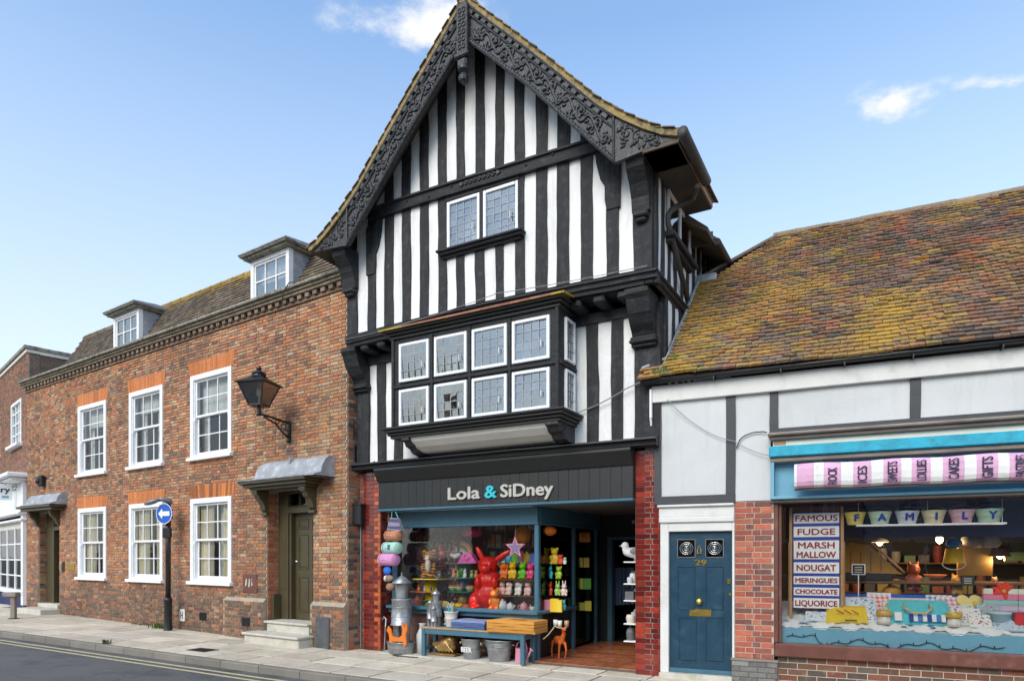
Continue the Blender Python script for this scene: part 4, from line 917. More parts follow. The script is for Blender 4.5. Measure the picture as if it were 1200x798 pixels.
# ---------------- bargeboards
INN = [(0, 9.70), (1.1, 8.60), (1.8, 7.80), (2.43, 7.09)]
def innz(s): return interp(INN, s)
YB = -.80
for side in (-1, 1):
    U = lambda s: MID+side*s
    outer = [(s, interp(RP, s)-(.075 if s < 2.5 else .06)) for s in [k*.1675 for k in range(0, 20)]]
    outer = [(s, z) for s, z in outer if s < 3.19]
    foot = [(3.14, 7.16), (2.85, 7.14)]
    m = MB(); prof = []
    cols = [k/24*2.43 for k in range(25)]
    vs_ = []; fs = []
    for s in cols:
        zo, zi = interp(RP, s)-.075, innz(s)
        for y in (YB, YB+.07): vs_ += [(U(s), y, zo), (U(s), y, zi)]
    for i in range(24):
        a = i*4; b = a+4
        fs += [(a, a+1, b+1, b), (a+2, b+2, b+3, a+3), (a, b, b+2, a+2), (a+1, a+3, b+3, b+1)]
    m.quads(vs_, fs)
    ft = [(2.43, 7.09), (2.43, interp(RP, 2.43)-.075), (2.6, 7.605), (2.9, 7.385), (3.14, 7.24), (3.27, 7.185), (3.24, 7.15), (2.85, 7.125)]
    pl = [(U(s), z) for s, z in ft]; m.prism(pl if side < 0 else pl[::-1], YB, YB+.07, 'y')
    bb = m.build('bargeboard', 'carved', th)
    # carving: edge mouldings, billet row, running vine
    def along(f, y, s0, s1, n=26): return [(U(lerp(s0, s1, k/n)), y, f(lerp(s0, s1, k/n))) for k in range(n+1)]
    mix = lambda q: (lambda s: lerp(interp(RP, s)-.075, innz(s), q))
    m = MB(); m.tube(along(mix(.05), YB-.02, .03, 3.0 if False else 2.43), .026, 6); m.tube(along(mix(.27), YB-.012, .06, 2.43), .016, 6); m.tube(along(mix(.97), YB-.018, .05, 2.43), .026, 6); m.tube(along(mix(.88), YB-.008, .05, 2.43), .012, 6)
    m.tube([(U(2.43), YB-.018, innz(2.43)), (U(2.43), YB-.018, interp(RP, 2.43)-.10)], .018, 6)
    m.build('moulding', 'carved', bb)
    m = MB(); s = .12
    while s < 2.40:
        z = mix(.16)(s); t = Matrix.Translation((U(s), YB-.012, z)) @ Matrix.Rotation(side*R_(47), 4, 'Y'); m.bbox(-.055, .055, -.022, .02, -.034, .034, .01, M=t); s += .115
    m.build('billet', 'carved', bb, kind='stuff')
    m = MB(); N = 130; pth = []
    for k in range(N+1):
        s = lerp(.16, 2.34, k/N); q = .57+.16*math.sin(k/N*2*math.pi*6.5); pth.append((U(s), YB-.006, mix(q)(s)))
    m.tube(pth, .021, 6)
    for k in range(19):
        s = lerp(.22, 2.30, k/18.0); up = k % 2; q = .45 if up else .69; c = (U(s), mix(q)(s)); r0 = .085
        m.tube([(c[0]+r0*(1-t/9.5)*math.cos(t*1.0+k), YB-.006, c[1]+r0*(1-t/9.5)*math.sin(t*1.0+k)) for t in [w*.55 for w in range(15)]], .018, 5)
        m.ell(c[0], YB-.010, c[1], .032, .022, .032, 8, 6)
        for a in range(4):
            an = k*1.3+a*1.6; m.ell(c[0]+.10*math.cos(an), YB-.004, c[1]+.10*math.sin(an), .040, .020, .024, 7, 5)
    m.build('vine_carving', 'carved', bb, True)
    m = MB(); s = .1
    while s < 2.38: m.bbox(-.012, .012, -.02, .01, -.02, .02, .004, M=Matrix.Translation((U(s), YB-.018, mix(.925)(s)))); s += .045
    m.build('bead_row', 'carved', bb, kind='stuff')
    m = MB()
    for k in range(4): 
        c = (U(2.62+k*.14), 7.43-k*.075-(.03 if k == 3 else 0)); r0 = .085-.014*k
        m.tube([(c[0]+r0*(1-t/9.5)*math.cos(t+k), YB-.006, c[1]+r0*(1-t/9.5)*math.sin(t+k)) for t in [w*.55 for w in range(14)]], .012, 5)
    rf_ = random.Random(14)
    for k in range(26):
        s = rf_.uniform(2.5, 3.05); zt_ = interp(RP, s)-.12; zl = lerp(7.14, 7.15, .5); z = rf_.uniform(zl+.03, zt_); m.ell(0, 0, 0, .045, .018, .02, 7, 5, M=Matrix.Translation((U(s), YB-.004, z)) @ Matrix.Rotation(rf_.uniform(0, 3), 4, 'Y'))
    m.build('foot_carving', 'carved', bb, True)
# apex post and pendant
m = MB(); m.bbox(MID-.10, MID+.10, YB-.10, YB, 9.44, 10.20, .012); m.bbox(MID-.13, MID+.13, YB-.13, YB+.02, 9.36, 9.44, .02); m.bbox(MID-.09, MID+.09, YB-.11, YB, 9.22, 9.36, .03)
m.lathe([(.02, -.24), (.075, -.19), (.085, -.13), (.04, -.07), (.09, -.03), (.09, .02)], MID, YB-.04, 9.22, 12)
pe = m.build('apex_pendant', 'carved', th)
m = MB()
for k in range(6):
    z = 9.53+k*.11
    for s in (-1, 1): m.tube([(MID+s*.035+.03*math.cos(t), YB-.105, z+.04*math.sin(t)) for t in [w*.9 for w in range(8)]], .010, 5)
m.build('carved_scroll', 'carved', pe, True)
# ---------------- eaves on the right: soffit, gutter, downpipe
e = MB(); e.prism([(5.62, 7.18), (6.10, 7.13), (6.10, 7.10), (5.62, 7.10)], RD0+.06, RD1, 'y'); e.build('soffit_board', 'gutter_brown', th)
MB().box(6.09, 6.115, RD0+.5, RD1, 7.12, 7.20).build('fascia_strip', 'bare_wood', th)
e = MB(); e.prism([(-.25, 7.16), (-.80, 7.16), (-.80, 7.10), (-.25, 7.10)], ST[14][1], 6.12, 'x'); e.build('front_soffit', 'soffit', th)
g = MB(); g.tube([(6.20, RD0-.10, 7.14), (6.20, -.2, 7.13), (6.20, .35, 7.12)], .072, 12); g.build('gutter', 'gutter_brown', th, True)
pts = []
for (px, py, u) in ((817, 219, 6.18), (812, 232, 6.0), (787, 246, 5.76), (783, 252, 5.72), (783, 262, 5.72), (806, 352, 5.74)): d, z = atu(FM, px, py, u); pts.append((u, d, z))
MB().tube(pts, .042, 10).build('downpipe', 'gutter_brown', th, True)
# ---------------- gable window
def casement(parent, w, h, loc, rot, cols, rows, rnd, fw=.055, lean=0.0, mat='pane_old', tl=.010):
    m = MB(); m.bbox(0, fw, -.03, .03, 0, h, .008); m.bbox(w-fw, w, -.03, .03, 0, h, .008); m.bbox(fw, w-fw, -.03, .03, 0, fw, .008); m.bbox(fw, w-fw, -.03, .03, h-fw, h, .008)
    c = m.build('casement', 'white_paint', parent, loc=loc, rot=rot)
    x0, x1, z0, z1 = fw, w-fw, fw, h-fw; gl = MB(); cm_ = MB()
    for i in range(cols):
        for k in range(rows):
            a, b, p, q = lerp(x0, x1, i/cols), lerp(x0, x1, (i+1)/cols), lerp(z0, z1, k/rows), lerp(z0, z1, (k+1)/rows); s, t = rnd.uniform(-tl, tl)*.25, rnd.uniform(-tl, tl)*.25
            e0, e1 = -lean*(p-h/2), -lean*(q-h/2); gl.poly([(a, -s-t+e0, p), (b, s-t+e0, p), (b, s+t+e1, q), (a, -s+t+e1, q)])
    for i in range(1, cols): x = lerp(x0, x1, i/cols); cm_.box(x-.006, x+.006, -.008, .008, z0, z1)
    for k in range(1, rows): z = lerp(z0, z1, k/rows); cm_.box(x0, x1, -.0075, .0075, z-.006, z+.006)
    gl2 = gl.mesh('pane', mat); o1 = link('pane', gl2, parent, loc, rot, kind='stuff'); o2 = link('lead_came', cm_.mesh('lead_came', 'lead_came'), parent, loc, rot)
    MB().bbox(w*.78, w*.80, -.05, -.03, h*.30, h*.45, .004).build('stay', 'white_paint', parent, loc=loc, rot=rot)
    return c
wn_ = MB(); hw = GZ1-GZ0; w = GW[1]-GW[0]; half = w/2-.03
wn_.bbox(GW[0]-.02, GW[0], Y2-.03, Y2+.05, GZ0, GZ1, .004); wn_.bbox(GW[0]+w/2-.035, GW[0]+w/2+.035, Y2-.035, Y2+.06, GZ0, GZ1+.04, .008); wn_.bbox(GW[0]-.03, GW[1]+.03, Y2-.04, Y2+.06, GZ1, GZ1+.10, .01)
gw = wn_.build('gable_window', 'timber_beam', th)
s_ = MB(); s_.bbox(GW[0]-.13, GW[1]+.13, Y2-.17, Y2+.05, GZ0-.035, GZ0, .008); s_.bbox(GW[0]-.11, GW[1]+.11, Y2-.13, Y2+.05, GZ0-.075, GZ0-.035, .01); s_.bbox(GW[0]-.07, GW[1]+.07, Y2-.07, Y2+.05, GZ0-.12, GZ0-.075, .01); s_.build('sill', 'timber_beam', gw)
rc = random.Random(9)
casement(gw, half, hw, (GW[0], Y2, GZ0), None, 4, 6, rc); casement(gw, half, hw, (GW[0]+w/2+.03, Y2, GZ0), None, 4, 6, rc)
curtain(gw, GW[0]+.1, GW[0]+.42, GZ0, GZ1, Y2+.35, 'blind', 3, .03)
MB().prism([(.12, 3.4), (5.4, 3.4), (5.4, 7.2), (5.05, 7.75), (MID, 10.1), (.55, 7.75), (.12, 7.2)], 1.0, 1.06, 'y').build('room_wall', 'interior', th); MB().box(.12, 5.4, -.24, 6.3, 5.54, 5.62).build('room_floor', 'interior', th); MB().box(.12, 5.4, .14, 6.3, 3.32, 3.42).build('room_floor', 'interior', th)
# ---------------- bay window
BD = -.60; bu0, bu1 = FM.U(459.5, BD), FM.U(655.5, BD); BZ = [(3.895, 4.50), (4.625, 5.268)]
BC = [(FM.U(a, BD), FM.U(b, BD)) for a, b in ((468.8, 503.6), (510, 548), (554, 595), (601, 645))]
bo = [(a, b, p, q) for (a, b) in BC for (p, q) in BZ]
m = wall(bo, bu0, bu1, 3.87, 5.42, BD, BD+.10)
sideo = [(.17, .50, p, q) for p, q in BZ]
for side in (0, 1):
    t = wall(sideo, .10, .60, 3.87, 5.42, 0, .08)
    for f in t.f: m.poly([((bu1-t.v[i][1]) if side else (bu0+t.v[i][1]), BD+t.v[i][0], t.v[i][2]) for i in (f if side else f[::-1])])
for (a, b) in zip(BC, BC[1:]): x = (a[1]+b[0])/2; m.bbox(x-.022, x+.022, BD-.03, BD+.01, 3.88, 5.34, .008)
for x in (bu0+.03, bu1-.03): m.bbox(x-.03, x+.03, BD-.03, BD+.01, 3.88, 5.40, .01)
m.bbox(bu0, bu1, BD-.035, BD+.0, 4.535, 4.585, .012); m.bbox(bu1-.01, bu1+.03, BD, -.02, 4.535, 4.585, .012)
bay = m.build('bay_window', 'timber_beam', th)
for i, (a, b) in enumerate(BC):
    for (p, q) in BZ: casement(bay, b-a, q-p, (a, BD-.012, p), None, 4, 4, rc, .05, lean=(.075, .085, .0, -.02)[i], tl=.009)
for (p, q) in BZ: casement(bay, .33, q-p, (bu1+.010, BD+.17, p), (0, 0, R_(90)), 3, 4, rc, .04); casement(bay, .33, q-p, (bu0-.010, BD+.50, p), (0, 0, R_(-90)), 3, 4, rc, .04)
m = MB(); m.bbox(bu0-.13, bu1+.13, BD-.16, .0, 3.835, 3.875, .012); m.bbox(bu0-.10, bu1+.10, BD-.12, .0, 3.79, 3.835, .012); m.bbox(bu0-.06, bu1+.06, BD-.07, .0, 3.745, 3.79, .014); m.bbox(bu0-.02, bu1+.02, BD-.03, .0, 3.70, 3.745, .01); m.build('sill_moulding', 'brown_black', bay)
m = MB(); pr = [(BD+.02, 3.70), (BD+.06, 3.64), (BD+.17, 3.56), (BD+.32, 3.505), (-.03, 3.475), (.0, 3.475), (.0, 3.70)]; m.prism(pr, bu0+.36, bu1-.22, 'x'); m.build('cove', 'cove', bay)
for (a, b) in ((bu0+.22, bu0+.37), (bu1-.23, bu1-.02)):
    m = MB(); m.prism([(.0, 3.70), (BD-.02, 3.70), (BD-.02, 3.66), (BD+.05, 3.635), (BD+.09, 3.57), (BD+.2, 3.54), (BD+.26, 3.48), (BD+.4, 3.45), (.0, 3.45)], a, b, 'x')
    m.tube([(b+.006, BD+.17+.08*(1-t/12)*math.cos(t), 3.61+.06*(1-t/12)*math.sin(t)) for t in [w*.55 for w in range(18)]], .012, 5); m.build('bay_bracket', 'carved', bay)
m = MB(); m.bbox(bu0-.03, bu1+.03, BD-.04, .0, 5.36, 5.41, .012); m.bbox(bu0-.08, bu1+.08, BD-.09, .0, 5.41, 5.45, .014); m.bbox(bu0-.13, bu1+.13, BD-.14, .0, 5.45, 5.485, .012); m.build('bay_cornice', 'brown_black', bay)
m = MB(); u = bu0-.16; rt = random.Random(12)
while u < bu1+.15:
    l = min(.17, bu1+.16-u); v = rt.uniform(.8, 1.2); c = (.40*v, .28*v, .04*v) if u < bu0+.25 or u > bu1-.12 else (.36*v, .16*v, .09*v)
    m.quads([(u+.002, BD-.18, 5.485), (u+l-.002, BD-.18, 5.485), (u+l-.002, -.40, 5.53), (u+.002, -.40, 5.53), (u+.002, BD-.18, 5.51), (u+l-.002, BD-.18, 5.51), (u+l-.002, -.40, 5.55), (u+.002, -.40, 5.55)], [(4, 5, 6, 7), (0, 1, 5, 4), (1, 2, 6, 5), (3, 0, 4, 7), (3, 2, 1, 0)], c); u += .17
m.build('bay_roof', 'brick_attr', bay)
m = MB(); m.quads([(bu1+.10, -.45, 5.485), (bu1+.18, -.72, 5.485), (bu1+.18, -.05, 5.485), (bu1, -.05, 5.56), (bu1+.12, -.45, 5.53)], [(1, 2, 3, 4)], (.42, .30, .05)); m.build('bay_roof_hip', 'brick_attr', bay)
MB().box(bu0+.09, bu1-.09, BD+.1, .05, 3.78, 3.86).build('window_board', 'cream_paint', bay)
curtain(bay, BC[0][0], BC[0][0]+.30, 3.9, 5.3, -.1, 'blind', 3, .03); curtain(bay, BC[0][1]-.18, BC[0][1]+.1, 3.9, 5.3, -.05, 'curtain', 3, .03)
MB().box(BC[1][0]+.05, BC[1][0]+.25, -.30, -.26, 4.62, 5.02).build('picture_card', 'white_paint', bay)
# thin service cable draped across the front
def wire(name, label, pts, r=.008, mat='iron', sag=.0):
    out = []
    for p, q in zip(pts, pts[1:]):
        p, q = Vector(p), Vector(q)
        for k in range(8): t = k/8; out.append(p.lerp(q, t)+Vector((0, 0, -sag*4*t*(1-t))))
    out.append(Vector(pts[-1])); o = MB().tube(out, r, 5).build(name, mat); return tag(o, label, 'cable')
wire('overhead_cable', 'thin grey cable slung from the bay window up over the lichened roof', [FM.w(FM.U(676, -.05), -.06, FM.Z(676, 484, -.05)), FM.w(FM.U(735, -.08), -.09, FM.Z(735, 455, -.08)), FM.w(5.66, -.10, FM.Z(760, 433, -.1)), FM.w(5.72, .1, 4.68), FM.w(5.70, 2.2, 6.70)], .009, 'lead_came', .03)
wire('overhead_cable', 'thin wire sagging along the jetty of the timber-framed house', [FM.w(.02, -.50, 5.60), FM.w(1.6, -.52, 5.66), FM.w(3.2, -.52, 5.80), FM.w(5.6, -.50, 5.72)], .006, 'lead_came', .02)

# ================================================================== sweet shop on the right
rh = house('sweet_shop', FR, 'low white rendered shop with lichened tile roof and turquoise fascia')
UE = 5.6; rq = random.Random(31)
def rect_panel(a, b, c, d, mat='render', y=0.0): infill(idm, a, b, y, y+.09, c, d, rq).build('plaster_panel', mat, rh)
rect_panel(0, .89, 2.58, 3.95); rect_panel(1.015, 1.453, 2.478, 3.95); rect_panel(1.56, 3.08, 3.435, 3.98); rect_panel(3.2, UE, 3.435, 3.98)
pm('grey_timber', (.045, .048, .054), .6, .2, 5, .3, 30)
for (a, b, c, d) in ((-.10, .0, 2.46, 3.95), (.89, 1.015, 2.58, 3.95), (1.453, 1.56, 3.36, 3.95), (3.08, 3.2, 3.435, 3.98)): plank(idm, a, b, -.018, .1, c, d, .003, 4, rq).build('stud', 'grey_timber', rh)
MB().bbox(-.10, 1.015, -.022, .1, 2.458, 2.58, .006).build('rail', 'grey_timber', rh); MB().bbox(1.56, UE, -.022, .1, 3.36, 3.435, .006).build('rail', 'grey_timber', rh)
MB().bbox(-.13, UE, -.065, .1, 3.925, 4.165, .008).build('fascia_board', 'old_white', rh); m = MB(); m.bbox(-.155, -.12, -.10, .1, 3.70, 4.12, .01); m.prism([(.1, 3.70), (-.10, 3.70), (-.06, 3.60), (.1, 3.55)], -.15, -.125, 'x'); m.build('corbel', 'white_paint', rh)
m = MB(); m.tube([(-.26, -.16, 4.205), (2.5, -.16, 4.215), (UE, -.16, 4.225)], .042, 10); m.build('gutter', 'iron', rh, True)
for u in (.75, 1.6, 2.35, 3.1, 4.0): m = MB(); m.bbox(u-.010, u+.010, -.20, -.06, 4.14, 4.19, .004); m.build('gutter_bracket', 'iron', rh)
# closed shell behind the front
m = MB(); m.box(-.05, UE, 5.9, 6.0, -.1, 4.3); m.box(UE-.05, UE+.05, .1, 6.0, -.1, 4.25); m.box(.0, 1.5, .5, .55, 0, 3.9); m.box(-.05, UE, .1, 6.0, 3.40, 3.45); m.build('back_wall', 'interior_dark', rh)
# roof
E0 = Vector((0, -.20, 4.245)); SL = Vector((0, 3.17, 3.08)); LS = SL.length; SL.normalize(); NR = Vector((0, -SL.z, SL.y)); RIDGE = E0.y+3.17
def inv_main(u, d):
    w = FR.w(u, d, 0); x, y = w.x-FM.o[0], w.y-FM.o[1]; return x*FM.u[0]+y*FM.u[1], x*FM.n[0]+y*FM.n[1]
def left_edge(y):
    # where the slope meets the timber house, then the hip
    a = -.30
    for k in range(400):
        um, dm = inv_main(a, y)
        if um > 5.665 or dm > 3.0 or dm < -.02: break
        a += .01
    if y > 2.05: a = max(a, .50+(y-2.05)*.94)
    return a
hz = E0.z+SL.z*LS
rf = MB(); ys = [E0.y+(RIDGE-E0.y)*k/12 for k in range(13)]
for y0, y1 in zip(ys, ys[1:]):
    a0, a1 = left_edge(y0), left_edge(y1); z0, z1 = E0.z+(y0-E0.y)*.9716-.02, E0.z+(y1-E0.y)*.9716-.02; rf.poly([(a0, y0, z0), (UE+1.2, y0, z0), (UE+1.2, y1, z1), (a1, y1, z1)])
rf.poly([(left_edge(RIDGE), RIDGE, hz-.02), (UE+1.2, RIDGE, hz-.02), (UE+1.2, 6.1, 4.2), (-.5, 6.1, 4.2)]); rf.poly([(left_edge(2.05), 2.05, E0.z+2.25*.9716-.02), (left_edge(RIDGE), RIDGE, hz-.02), (-.5, 6.1, 4.2)])
roof = rf.build('roof', 'soffit', rh)
TP = [(.24, .115, .07), (.20, .11, .075), (.165, .105, .075), (.125, .10, .08), (.09, .078, .066), (.225, .14, .10), (.19, .125, .095), (.27, .12, .07), (.15, .11, .085), (.175, .12, .09)]
def tile_col(u, t):     # t: 0 at the eaves, 1 at the ridge
    n = math.sin(u*2.1+t*5)+math.sin(u*5.3-t*9+1)+.7*math.sin(u*.9+t*3)
    p = .20+.40*max(0, 1-(u+.2)/2.4)*(1-.3*t)+.22*max(0, t-.45)-.18*max(0, (u-2.5)/2.5)*(1-t)+.13*n
    c = list(rq.choice(TP)); v = rq.uniform(.78, 1.2); c = [x*v for x in c]
    if rq.random() < p:
        f = rq.uniform(.25, .7); l = rq.choice([(.44, .28, .03), (.40, .29, .05), (.46, .23, .02), (.32, .26, .08)]); c = [lerp(x, y, f) for x, y in zip(c, l)]
    elif n < -.9 and rq.random() < .16: c = [.33*v, .12*v, .07*v]
    return tuple(c)
tl = []; nrow = int(LS/.098)
for r in range(nrow):
    s = r*.098; y = E0.y+SL.y*s; le = left_edge(y+.05); u = -.3+(.083 if r % 2 else 0)+rq.uniform(-.01, .01)
    while u < UE+.6:
        w = .163+rq.uniform(-.004, .003)
        if u+w > le+.02: tl.append((max(u, le), u+w, s, s/LS, rq.uniform(0, .016)+(.012 if rq.random() < .07 else 0), rq.uniform(-.012, .014)*(1 if rq.random() < .75 else 2), tile_col(u, s/LS)))
        u += .168
def tile_pts(w, lift, skew):
    P = []; 
    for (x, s, h) in ((-w/2, -.018+skew, .014), (w/2, -.018-skew*.3, .014), (w/2, .15, .0), (-w/2, .15, .0)): P.append((x, s, h))
    lift += .010
    b = [Vector((x, 0, 0))+SL*s+NR*h for x, s, h in P]; t = [Vector((x, 0, 0))+SL*s+NR*(.032+lift if s < .1 else .013) for x, s, h in P]
    mid = [Vector((0, 0, 0))+SL*(-.022+skew*.4)+NR*(.036+lift)]
    return b+t+mid
TF = [(4, 8, 7), (8, 5, 6, 7), (0, 1, 5, 8, 4), (3, 0, 4, 7), (1, 2, 6, 5)]
vis = sorted((t for t in tl if t[1]-t[0] > .14), key=lambda t: -1.0/((FR.w(t[0], E0.y+SL.y*t[2], E0.z+SL.z*t[2])-Vector((0, 0, HC))).length)+ (5 if FR.w(t[0], E0.y, 0).x/FR.w(t[0], E0.y, 0).y > .80 else 0))
near = set(id(t) for t in vis[:300]); m = MB()
shared = []
for k in range(10): mm = MB(); mm.quads(tile_pts(.162, rq.uniform(0, .018), rq.uniform(-.01, .012)), TF); shared.append(mm.mesh('roof_tile', 'tile_obj'))
for t in tl:
    um = (t[0]+t[1])/2; c = Vector((um, E0.y, E0.z))+SL*(t[2]+.007*math.sin(um*2.7+t[2]*3)+.005*math.sin(um*7+t[2]*9))+NR*(.012*math.sin(um*1.9+t[2]*2.3)+.009*math.sin(um*4.3-t[2]*3.1)+.006)
    if id(t) in near: link('roof_tile', rq.choice(shared), roof, c, None, t[6])
    else: m.quads([c+p for p in tile_pts(t[1]-t[0]-.002, t[4], t[5])], TF, t[6])
m.build('roof_tile', 'tile_attr', roof, kind='stuff')
u = left_edge(RIDGE)-.03
rmesh = MB().lathe([(.115, 0), (.12, .445)], n=10, M=Matrix.Rotation(R_(90), 4, 'Y')).mesh('ridge_tile', 'tile_obj')
while u < UE+.6: link('ridge_tile', rmesh, roof, (u, RIDGE+.02, hz-.035+rq.uniform(-.006, .006)), None, tuple(x*v_ for v_ in (rq.uniform(.8, 1.1),) for x in (.23, .17, .11))); u += .45
m = MB(); A = Vector((left_edge(2.05), 2.05, E0.z+2.25*.9716)); B_ = Vector((left_edge(RIDGE), RIDGE, hz))
for k in range(9):
    c = A.lerp(B_, k/9)+Vector((0, 0, .012)); v = rq.uniform(.8, 1.2); m.bbox(-.09, .09, -.02, .20, -.02, .03, .008, (.17*v, .12*v, .09*v), Matrix.Translation(c) @ (B_-A).to_track_quat('Y', 'Z').to_matrix().to_4x4())
m.build('hip_tile', 'brick_attr', roof)
m = MB(); y = -.1
fl = []
for k in range(14): y = -.05+k*.16; fl.append(Vector((left_edge(y)+.03, y, E0.z+(y+.2)*.9716+.045)))
m.tube(fl, .03, 6); m.build('abutment_mortar', 'lead', roof); m = MB(); m.bbox(left_edge(1.95)-.1, left_edge(1.95)+.32, 1.88, 2.12, E0.z+2.12*.9716+.0, E0.z+2.2*.9716+.07, .02); m.build('lead_flashing', 'lead', roof)
for (u, s, sx, sy) in ((.06, .10, .16, .05), (.42, .06, .20, .05), (-.08, .42, .10, .08)):
    o = MB(); rr = random.Random(int(u*100)+50)
    c = Vector((max(u, left_edge(E0.y+SL.y*s)+.12), E0.y, E0.z))+SL*s
    for k in range(70):
        a, b = rr.gauss(0, sx*.45), rr.gauss(0, sy*.6); q = c+Vector((a, 0, 0))+SL*b+NR*.04; h = rr.uniform(.02, .05); dx = rr.uniform(-.02, .02)
        o.poly([q, q+Vector((.012, 0, 0)), q+Vector((dx, -.01, h))]); o.ell(q.x, q.y, q.z, .022, .018, .014, 6, 4)
    o.build('moss_clump', 'moss', roof, kind='stuff')
# brick pier, plinth and stall riser
def brick_panel(parent, name, u0, u1, z0, z1, y, depth, pal, mortar, style, course, mat, proud=.008, L=.225):
    core = MB().box(u0, u1, y, y+depth, z0, z1).build(name, mortar, parent)
    for (a, b, c, d) in bond(u0, u1, z0, z1, course=course, style=style, L=L):
        v = rq.uniform(.78, 1.2); cc = pal(a, c) if callable(pal) else rq.choice(pal); brick_part(core, a, b, c, d, y, round(rq.uniform(proud*.7, proud*1.3)*500)/500, tuple(min(.7, x*v) for x in cc), mat)
    return core
brick_panel(rh, 'pier', 1.004, 1.505, .335, 2.468, 0, .12, lambda u, z: rq.choice([(.42, .115, .065), (.36, .09, .055), (.45, .14, .08), (.28, .085, .06), (.20, .08, .065)]), 'mortar_pale', 'flemish', .0765, 'brick_obj')
brick_panel(rh, 'plinth', .965, 1.555, -.06, .30, -.035, .15, [(.20, .19, .18), (.17, .165, .16), (.23, .22, .205)], 'joint', 'stretcher', .072, 'brick_obj', .004); MB().bbox(.955, 1.565, -.05, .0, .30, .338, .008).build('plinth_cap', 'weathered', rh)
brick_panel(rh, 'stall_riser', 1.56, UE-.1, -.10, .392, .02, .1, [(.13, .065, .042), (.16, .075, .045), (.20, .07, .042), (.11, .07, .055), (.10, .08, .065)], 'mortar_pale', 'stretcher', .0762, 'brick_obj', .006, .235)
# shop window
m = MB(); m.bbox(1.515, UE, -.075, .12, .392, .565, .014); m.build('window_sill', 'brown_paint', rh)
m = MB(); m.bbox(1.507, 1.562, -.02, .10, .565, 2.49, .01); m.bbox(1.562, UE, -.02, .10, 2.43, 2.49, .01); m.bbox(1.562, 1.60, .02, .10, .565, 2.43, .006); sw = m.build('window_frame', 'brown_paint', rh)
MB().box(1.60, UE-.06, .058, .064, .565, 2.43).build('shop_pane', 'shop_glass', sw)
# shop fascia
m = MB(); m.bbox(1.44, UE, -.25, .1, 3.305, 3.345, .012); m.bbox(1.47, UE, -.19, .1, 3.255, 3.305, .01); m.build('cornice', 'weathered', rh)
MB().bbox(1.50, UE, -.13, .1, 3.175, 3.255, .006).build('frieze', 'cream_paint', rh); MB().bbox(1.51, 1.66, -.136, -.12, 3.19, 3.24, .004).build('bare_patch', 'bare_wood', rh)
MB().bbox(1.455, UE, -.20, .1, 3.03, 3.172, .012).build('turquoise_board', 'turquoise', rh); MB().bbox(1.47, UE, -.155, .1, 2.965, 3.03, .012).build('trim', 'weathered', rh)
m = MB(); m.box(1.515, UE, .0, .1, 2.49, 2.965); m.box(1.475, 1.515, -.15, .1, 2.49, 2.965); m.bbox(1.475, UE, -.16, .1, 2.475, 2.515, .008); m.build('blind_box', 'shop_blue', rh)
MB().bbox(1.47, UE, -.10, .1, 2.44, 2.473, .006).build('trim', 'weathered', rh)
# furled awning: alternate white and pink lengths of canvas with upright lettering
STR = [(934, 953.5, ''), (965.5, 985.5, 'ROCK'), (1000, 1021, 'ICES'), (1035.5, 1056, 'SWEETS'), (1068.5, 1090.5, 'LOLLIES'), (1105, 1130, 'CAKES'), (1144.5, 1169.5, 'GIFTS'), (1183, 1208, 'PASTRIES')]
YA, ZA = -.30, 2.745
aw = fthing(FR, 'furled_awning', 'furled white and pink striped canvas awning lettered with sweets', 'awning', 0, 0, 0)
pm('canvas_white', (.74, .73, .71), .85, .1, 5, .4, 40, c2=(.50, .47, .44), c2scale=7, c2lo=.58, c2hi=.75); pm('canvas_pink', (.66, .38, .54), .85, .12, 5, .4, 40, c2=(.50, .26, .36), c2scale=7, c2lo=.58, c2hi=.75)
def roll(u0, u1, name, mat):
    m = MB(); n = 14; pr = []
    for k in range(n):
        t = 2*math.pi*k/n; c, s = math.cos(t), math.sin(t); r = .158
        y = YA+r*.72*math.copysign(abs(c)**.55, c); z = ZA+r*math.copysign(abs(s)**.8, s); pr.append((y, z))
    vs_ = []; st = 4
    for i in range(st+1):
        u = lerp(u0, u1, i/st)
        for (y, z) in pr: vs_.append((u, y+.004*math.sin(u*17+z*9), z+.007*math.sin(u*7)))
    m.quads(vs_, [(i*n+k, (i+1)*n+k, (i+1)*n+(k+1) % n, i*n+(k+1) % n) for i in range(st) for k in range(n)]+[tuple(range(n)), tuple(st*n+k for k in range(n-1, -1, -1))]); return m.build(name, mat, aw)
uu = FR.U(931, YA); yf = YA-.158*.72-.008
for (a, b, wd) in STR:
    ua, ub = FR.U(a, YA-.1), FR.U(b, YA-.1)
    if ua > uu: roll(uu, ua-.001, 'white_stripe', 'canvas_white')
    o = roll(ua, ub, 'pink_stripe', 'canvas_pink'); uu = ub+.001
    if wd:
        me = text_mesh('lettering', wd, .105 if len(wd) < 7 else .10, 'letter_navy', .002, .003); L = max(v.co.x for v in me.vertices); sc_ = .245/L*(1.0 if len(wd) > 4 else .85)
        for v in me.vertices: x, y, z = v.co; v.co = (-z*1.0, y, x*sc_)
        link('lettering', me, o, ((ua+ub)/2+.05, yf, ZA-.125))
roll(uu, UE, 'white_stripe', 'canvas_white')
m = MB(); m.tube([(FR.U(931, YA), YA, ZA-.165), (UE, YA, ZA-.165)], .018, 8)
for u in (2.0, 3.9): m.bbox(u-.02, u+.02, YA, .0, ZA+.10, ZA+.13, .006)
m.build('awning_rail', 'grey_metal', aw)
